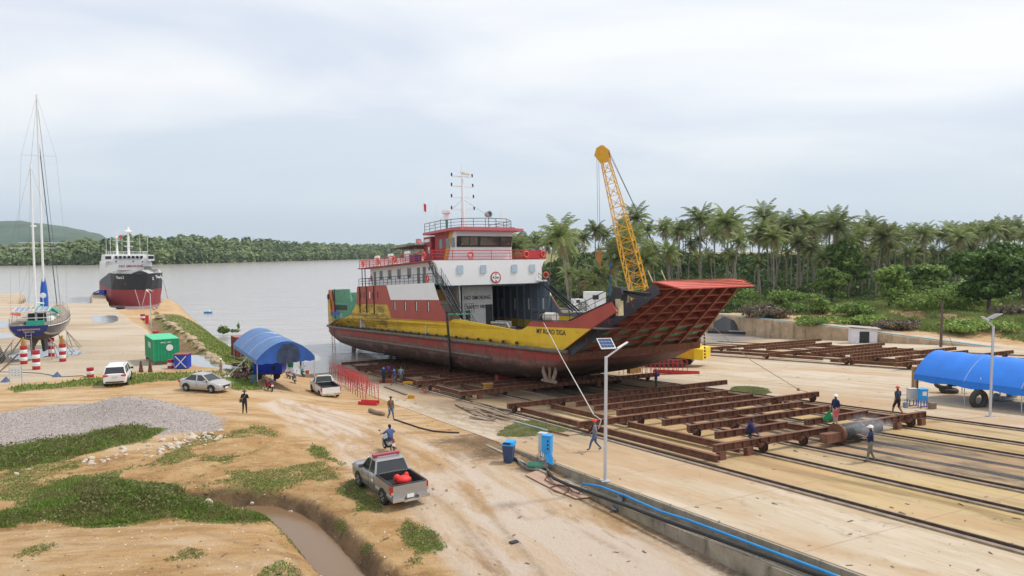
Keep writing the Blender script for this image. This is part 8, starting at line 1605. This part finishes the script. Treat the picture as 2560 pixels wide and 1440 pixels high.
tag(w.obj('rope_pile', M('rust_rope', (.3, .1, .04), .9, var=.4)), 'heap of rusty chain and orange rope in front of the cradle beam', 'heap')
p0 = [hit(x, y) for x, y in ((1313, 1190), (1345, 1178), (1470, 1235), (1478, 1246), (1440, 1250), (1380, 1225))]; w = MB(); w.add([p + V(0, 0, .07) for p in p0] + [p + V(0, 0, .04) for p in p0], [tuple(range(6)), tuple(range(11, 5, -1))] + [(i, (i + 1) % 6, 6 + (i + 1) % 6, 6 + i) for i in range(6)]); tag(w.obj('plywood_sheet', M('plywood_pink', (.42, .28, .2), .8, var=.2, sc=3, rust=.5, rcol=(.25, .12, .07), rsc=(1, 1, 1), rs=1.5)), 'worn pinkish plywood sheet lying beside the slab wall', 'plywood sheet')
w = MB(); w.path([hit(x, y) + V(0, 0, .12) for x, y in ((1372, 1190), (1362, 1205), (1380, 1216), (1410, 1222), (1422, 1232), (1408, 1242), (1385, 1235), (1375, 1225), (1395, 1218), (1420, 1222), (1432, 1235), (1447, 1240), (1455, 1222), (1462, 1210))], .03, 6); tag(w.obj('brown_hose', M('hose_brown', (.15, .07, .04), .7), smooth=True), 'brown hose looped over the plywood sheet', 'hose')
def ledge(px, py, h=-.3): q = sp(px, py, h); return sw(q[0], q[1], h)
w = MB(); w.path([ledge(x, y, -.22) for x, y in ((1370, 1180), (1385, 1196), (1420, 1212), (1460, 1226), (1560, 1262), (1660, 1300), (1780, 1342), (1900, 1385), (2010, 1425), (2080, 1450))], .08, 8); tag(w.obj('black_pipe', RUBBER, smooth=True), 'thick black pipe running along the ledge of the slab wall', 'pipe')
w = MB(); w.path([ledge(x, y, -.08) for x, y in ((1455, 1209), (1500, 1216), (1560, 1238), (1600, 1256), (1650, 1278), (1720, 1300), (1790, 1326), (1880, 1360), (1960, 1390), (2060, 1428), (2110, 1448))], .055, 8); tag(w.obj('blue_pipe', M('pipe_blue', (.01, .25, .6), .4), smooth=True), 'long bright blue pipe snaking along the slab wall ledge', 'pipe')
w = MB(); w.path([hit(x, y) + V(0, 0, .1) for x, y in ((1290, 1150), (1300, 1163), (1320, 1177), (1345, 1180), (1362, 1172), (1372, 1182))], .06, 6); tag(w.obj('hose', M('hose_grey', (.15, .16, .17), .6), smooth=True), 'grey hose curving from the bin to the cabinets', 'hose')
w = MB(); w.path([hit(x, y) + V(0, 0, .06) for x, y in ((985, 1050), (1015, 1060), (1050, 1072), (1085, 1080), (1120, 1083), (1148, 1084))], .05, 6); tag(w.obj('black_cable', RUBBER, smooth=True), 'black cable running from the feet of the man in brown towards the gravel', 'cable')
w = MB(); w.path([hit(x, y) + V(0, 0, .08) for x, y in ((1284, 1056), (1350, 1074), (1370, 1080))], .06, 6); w.path([hit(x, y) + V(0, 0, .08) for x, y in ((1370, 1080), (1422, 1092))], .05, 6, 1); tag(w.obj('conduit', [M('conduit_grey_blue', (.35, .45, .48), .5), RUSTY]), 'pale grey pipe with a rusty end lying across the grass patch', 'pipe')
w = MB(); p = ledge(1560, 1215, 0); q = hit(1535, 1282); w.bar(p + V(0, 0, -.25), q + V(0, 0, .1), .25, .06); tag(w.obj('loose_plate', M('plate_dark_grey', (.07, .08, .09), .6)), 'dark grey strip leaning against the outside of the slab wall', 'plate')
# hauling lines
w = MB(); a = FM @ V(23.2, -7.9, 2.5); h_ = pp['red'] + V(-.25, .1, 1.25); m_ = a.lerp(h_, .8); hk = at_y(1484, 1036, pp['red'].y); w.path([a, a.lerp(hk, .5) + V(0, 0, -.12), hk, at_y(1503, 1050, pp['red'].y), at_y(1496, 1072, pp['red'].y)], .035, 6); tag(w.obj('white_rope', M('rope_pale', (.6, .58, .54), .8)), 'long white rope running from the ferry winch down to the worker by the lamp post', 'rope')
w = MB(); a = FM @ V(29, 6.9, 1.6); q = sp(1996, 975, .8); b_ = sw(q[0], q[1], .85); q = sp(2025, 982, .8); w.path([a, a.lerp(b_, .5) + V(0, 0, -.5), b_, sw(q[0], q[1], .8)], .028, 5); w.ball(b_, .14); tag(w.obj('steel_cable', M('cable_tan', (.3, .24, .16), .8)), 'long thin cable stretched from the ferry ramp to the large cradle', 'cable')
# small things on the slab
w = MB(); w.box((0, 0, .03), (.35, .22, .05)); o = tag(w.obj('dark_scrap', BLACK), 'small flat dark scrap lying alone on the road', 'scrap'); o.location = hit(1285, 1357); o.rotation_euler = (0, 0, .6)
# ---------------------------------------------------------------- right bank
w = MB(); WM = M('quay_wall_concrete', (.48, .36, .24), .9, var=.25, sc=.7, bump=.4, rust=.55, rcol=(.12, .09, .07), rsc=(1, 1, .3), rs=.9, dirt=.4)
pts = [V(x, y, -1.6) for x, y in RLW]; nn_ = [V(-.25, -.3, 0)] * len(pts)
w.loft([[p + V(-.5, -.25, .12), p + V(.35, .2, .12), p + V(.35, .2, -4.2), p + V(-.5, -.25, -4.2)] for p in pts]); o = tag(w.obj('quay_wall', WM), 'long tan concrete quay wall behind the water basin and the far cradles', 'wall')
w = MB()
for i in range(len(pts) - 1):
    a, b_ = pts[i], pts[i + 1]; n = max(1, int((b_ - a).length / 3))
    for k in range(n): q = a.lerp(b_, k / n); w.box(q + V(-.6, -.3, -1.6), (.35, .35, 3.1))
w.obj('buttress', WM, o)
w = MB(); w.path([V(p.x, p.y, -1.42) for p in pts[:6]], .14, 6); tag(w.obj('kerb_pipe', M('pipe_pale_blue', (.25, .45, .5), .5), smooth=True), 'pale blue pipe lying on top of the far quay wall', 'pipe')
p = hit(2128, 858); sh = thing('shed', 'small white shed with an open dark doorway against the far wall', 'shed', p, R(-14)); px_m = F / p.y
w = MB(); w.box((2.0, 1.2, 1.25), (4.0, 2.4, 2.5)); w.obj('walls', M('shed_white', (.75, .74, .8), .6, dirt=.1), sh); w = MB(); w.box((2.0, -.02, 1.0), (1.5, .06, 2.0)); w.obj('doorway', DARKM, sh); w = MB(); w.prism([(-.4, -.4, 2.75), (4.5, -.5, 2.45), (4.5, 2.7, 2.45), (-.4, 2.7, 2.75)], (0, 0, .06)); w.obj('roof', M('shed_roof', (.4, .37, .34), .7, rust=.3), sh)
sc_ = (60 / px_m) / 4.0; sh.scale = (sc_,) * 3
PO = M('pole_wood', (.12, .09, .07), .9, var=.4)
for px, pb_, ptp, r_, lab in ((2022, 838, 738, .16, 'dark wooden pole standing by the quay wall left of the shed'), (2352, 868, 752, .2, 'dark thick pole standing behind the long blue awning')):
    q = sp(px, pb_, 0); p = sw(q[0], q[1], 0); top = at_y(px - 2, ptp, p.y); w = MB(); w.tube(p, V(p.x, p.y, top.z), r_, r_ * .7, 8); w.tube(V(p.x, p.y, p.z + 4), p + V(1.8, 0, 0), .03, n=4); tag(w.obj('timber_pole', PO, smooth='auto'), lab, 'pole')
for px, pb_, ptp, lab, mt in ((1446, 762, 696, 'grey wooden pole on the far bank left of the reddish one', PO), (1462, 764, 700, 'reddish brown pole on the far bank right of the ferry front', M('pole_red_brown', (.25, .1, .05), .9))):
    p = at_z(px, pb_, -1.6); w = MB(); w.tube(p, V(p.x, p.y, at_y(px, ptp, p.y).z), .22, .18, 7); tag(w.obj('timber_pole', mt, smooth='auto'), lab, 'pole')
p = at_z(1524, 758, -1.6); z_ = at_y(1524, 643, p.y).z; w = MB(); w.tube(p, V(p.x, p.y, z_), .26, .22, 8); w.box((p.x, p.y, z_), (1.2, .3, .3)); tag(w.obj('blue_mast', M('mast_blue', (.01, .25, .65), .5), smooth='auto'), 'bright blue light mast on the far bank left of the crane boom', 'mast')
p = at_z(1470, 778, -2.2); t = thing('white_launch', 'small white cabin boat on the far bank seen over the ferry bow', 'boat', (p.x, p.y, -2.2), R(10)); w = MB(); w.loft([ring(-4, 4, -1.2, 1.2, 0), ring(-4.4, 5.2, -1.5, 1.5, 1.6)]); w.obj('hull', WHITE2, t); w = MB(); w.box((1.5, 0, 3.0), (4.6, 2.4, 2.8)); w.box((-2.4, 0, 2.2), (2.6, 2, 1.2)); w.obj('cabin', WHITE2, t); w = MB(); w.box((1.4, -1.22, 3.2), (1.4, .05, 1.0)); w.box((-2.6, -1.02, 2.3), (.8, .05, .7)); w.obj('window', GLASS, t)
p = at_z(1828, 830, ZW + .2); t = thing('work_raft', 'small raft under a dark grey tarpaulin floating by the quay wall', 'raft', (p.x, p.y, ZW + .1), R(-15)); w = MB(); w.box((0, 0, .15), (9, 3.4, .5)); w.obj('raft_deck', BLACK, t); w = MB(); w.loft([[V(-3.5, -1.3, .4), V(-3.3, 0, 2.0), V(-3.5, 1.3, .4)], [V(-1.5, -1.6, .4), V(-1.3, 0, 3.2), V(-1.5, 1.5, .4)], [V(.8, -1.4, .4), V(.5, .1, 2.4), V(.8, 1.3, .4)], [V(2.4, -.8, .4), V(2.2, 0, .9), V(2.4, .8, .4)]]); w.obj('tarpaulin', M('tarp_grey', (.05, .05, .055), .7, bump=.6), t, smooth='auto'); w = MB(); w.bar((1.5, -.8, .4), (3.2, -.4, 3.6), .16); w.bar((4, -.8, .4), (3.2, -.4, 3.6), .12); w.bar((-.5, -1.6, .5), (4, -1.5, .5), .14); w.obj('frame_bar', STEEL, t)
# small boat and shore plant by the grass strip
p = at_z(521, 783, ZW); w = MB(); w.loft([ring(-1.6, 1.2, -.5, .5, 0), ring(-1.8, 1.8, -.8, .8, .7)]); w.box((0, 0, 1.0), (1.2, 1, .6), mi=1); o = tag(w.obj('small_boat', [CYANP, WHITE2]), 'tiny blue boat moored at the tip of the grass strip', 'boat'); o.location = p; o.scale = (.6,) * 3
for i, (px, py, lab) in enumerate(((553, 812, 'leafy shrub overhanging the water at the grass strip edge'), (583, 812, 'spindly sprawling plant over the water behind the blue tent'))):
    y = 138; x = (px - 1280) / F * y; o = link('shore_shrub', leaf_blob('shore_shrub', [(0, 0, .8, 1.3, 1.0, 1.0), (.9, 0, .6, .9, .8, .6)] if i == 0 else [(0, 0, .5, 1.4, .6, .4), (1.0, 0, 1.8, .35, .35, 1.0), (-.9, 0, .6, .8, .4, .3)], 900 if i == 0 else 420, .28, LEAF_M, 90 + i, .2)); o.location = (x, y, -4.3); o.scale = (.75,) * 3; tag(o, lab, 'shrub')
# debris planks near scaffold
w = MB(); w.path([hit(x, y) + V(0, 0, .15) for x, y in ((925, 1030), (940, 1036), (958, 1040))], .18, 7); tag(w.obj('driftwood_log', WOOD, smooth=True), 'grey log lying beyond the end of the scaffold row', 'log')

# ---------------------------------------------------------------- air
w = MB(); w.box((-600, 2150, 92), (6800, 4900, 212)); hzo = w.obj('haze', bpy.data.materials.new('haze_air')); hzo['kind'] = 'stuff'
hm = hzo.data.materials[0]; hm.use_nodes = True; t_ = hm.node_tree; [t_.nodes.remove(n) for n in list(t_.nodes) if n.type == 'BSDF_PRINCIPLED']
pv = t_.nodes.new('ShaderNodeVolumePrincipled'); pv.inputs['Color'].default_value = (.78, .89, 1, 1); pv.inputs['Density'].default_value = .00009; pv.inputs['Anisotropy'].default_value = .2
t_.links.new(pv.outputs[0], [n for n in t_.nodes if n.type == 'OUTPUT_MATERIAL'][0].inputs['Volume'])

p = sw(15.9, -13.7, .7)
w = MB(); w.ball((0, 0, 0), 1.0, 16, 10); o = w.obj('spray_mist', bpy.data.materials.new('mist')); o['kind'] = 'stuff'; o.location = p + V(.6, -.2, .35); o.scale = (1.5, .9, .75)
m_ = o.data.materials[0]; m_.use_nodes = True; t_ = m_.node_tree; N_ = t_.nodes; [N_.remove(n) for n in list(N_) if n.type == 'BSDF_PRINCIPLED']
pv = N_.new('ShaderNodeVolumePrincipled'); pv.inputs['Color'].default_value = (.95, .96, 1, 1); tc = N_.new('ShaderNodeTexCoord'); ln_ = N_.new('ShaderNodeVectorMath'); ln_.operation = 'LENGTH'; no = N_.new('ShaderNodeTexNoise'); no.inputs['Scale'].default_value = 2.2; no.inputs['Detail'].default_value = 4
t_.links.new(tc.outputs['Object'], ln_.inputs[0]); t_.links.new(tc.outputs['Object'], no.inputs[0]); mr = N_.new('ShaderNodeMapRange'); mr.inputs[1].default_value = 1; mr.inputs[2].default_value = .2; t_.links.new(ln_.outputs['Value'], mr.inputs[0])
n2 = N_.new('ShaderNodeMapRange'); n2.inputs[1].default_value = .4; n2.inputs[2].default_value = .7; n2.inputs[4].default_value = 1.6; t_.links.new(no.outputs[0], n2.inputs[0]); mu = N_.new('ShaderNodeMath'); mu.operation = 'MULTIPLY'; t_.links.new(mr.outputs[0], mu.inputs[0]); t_.links.new(n2.outputs[0], mu.inputs[1]); t_.links.new(mu.outputs[0], pv.inputs['Density'])
t_.links.new(pv.outputs[0], [n for n in N_ if n.type == 'OUTPUT_MATERIAL'][0].inputs['Volume'])
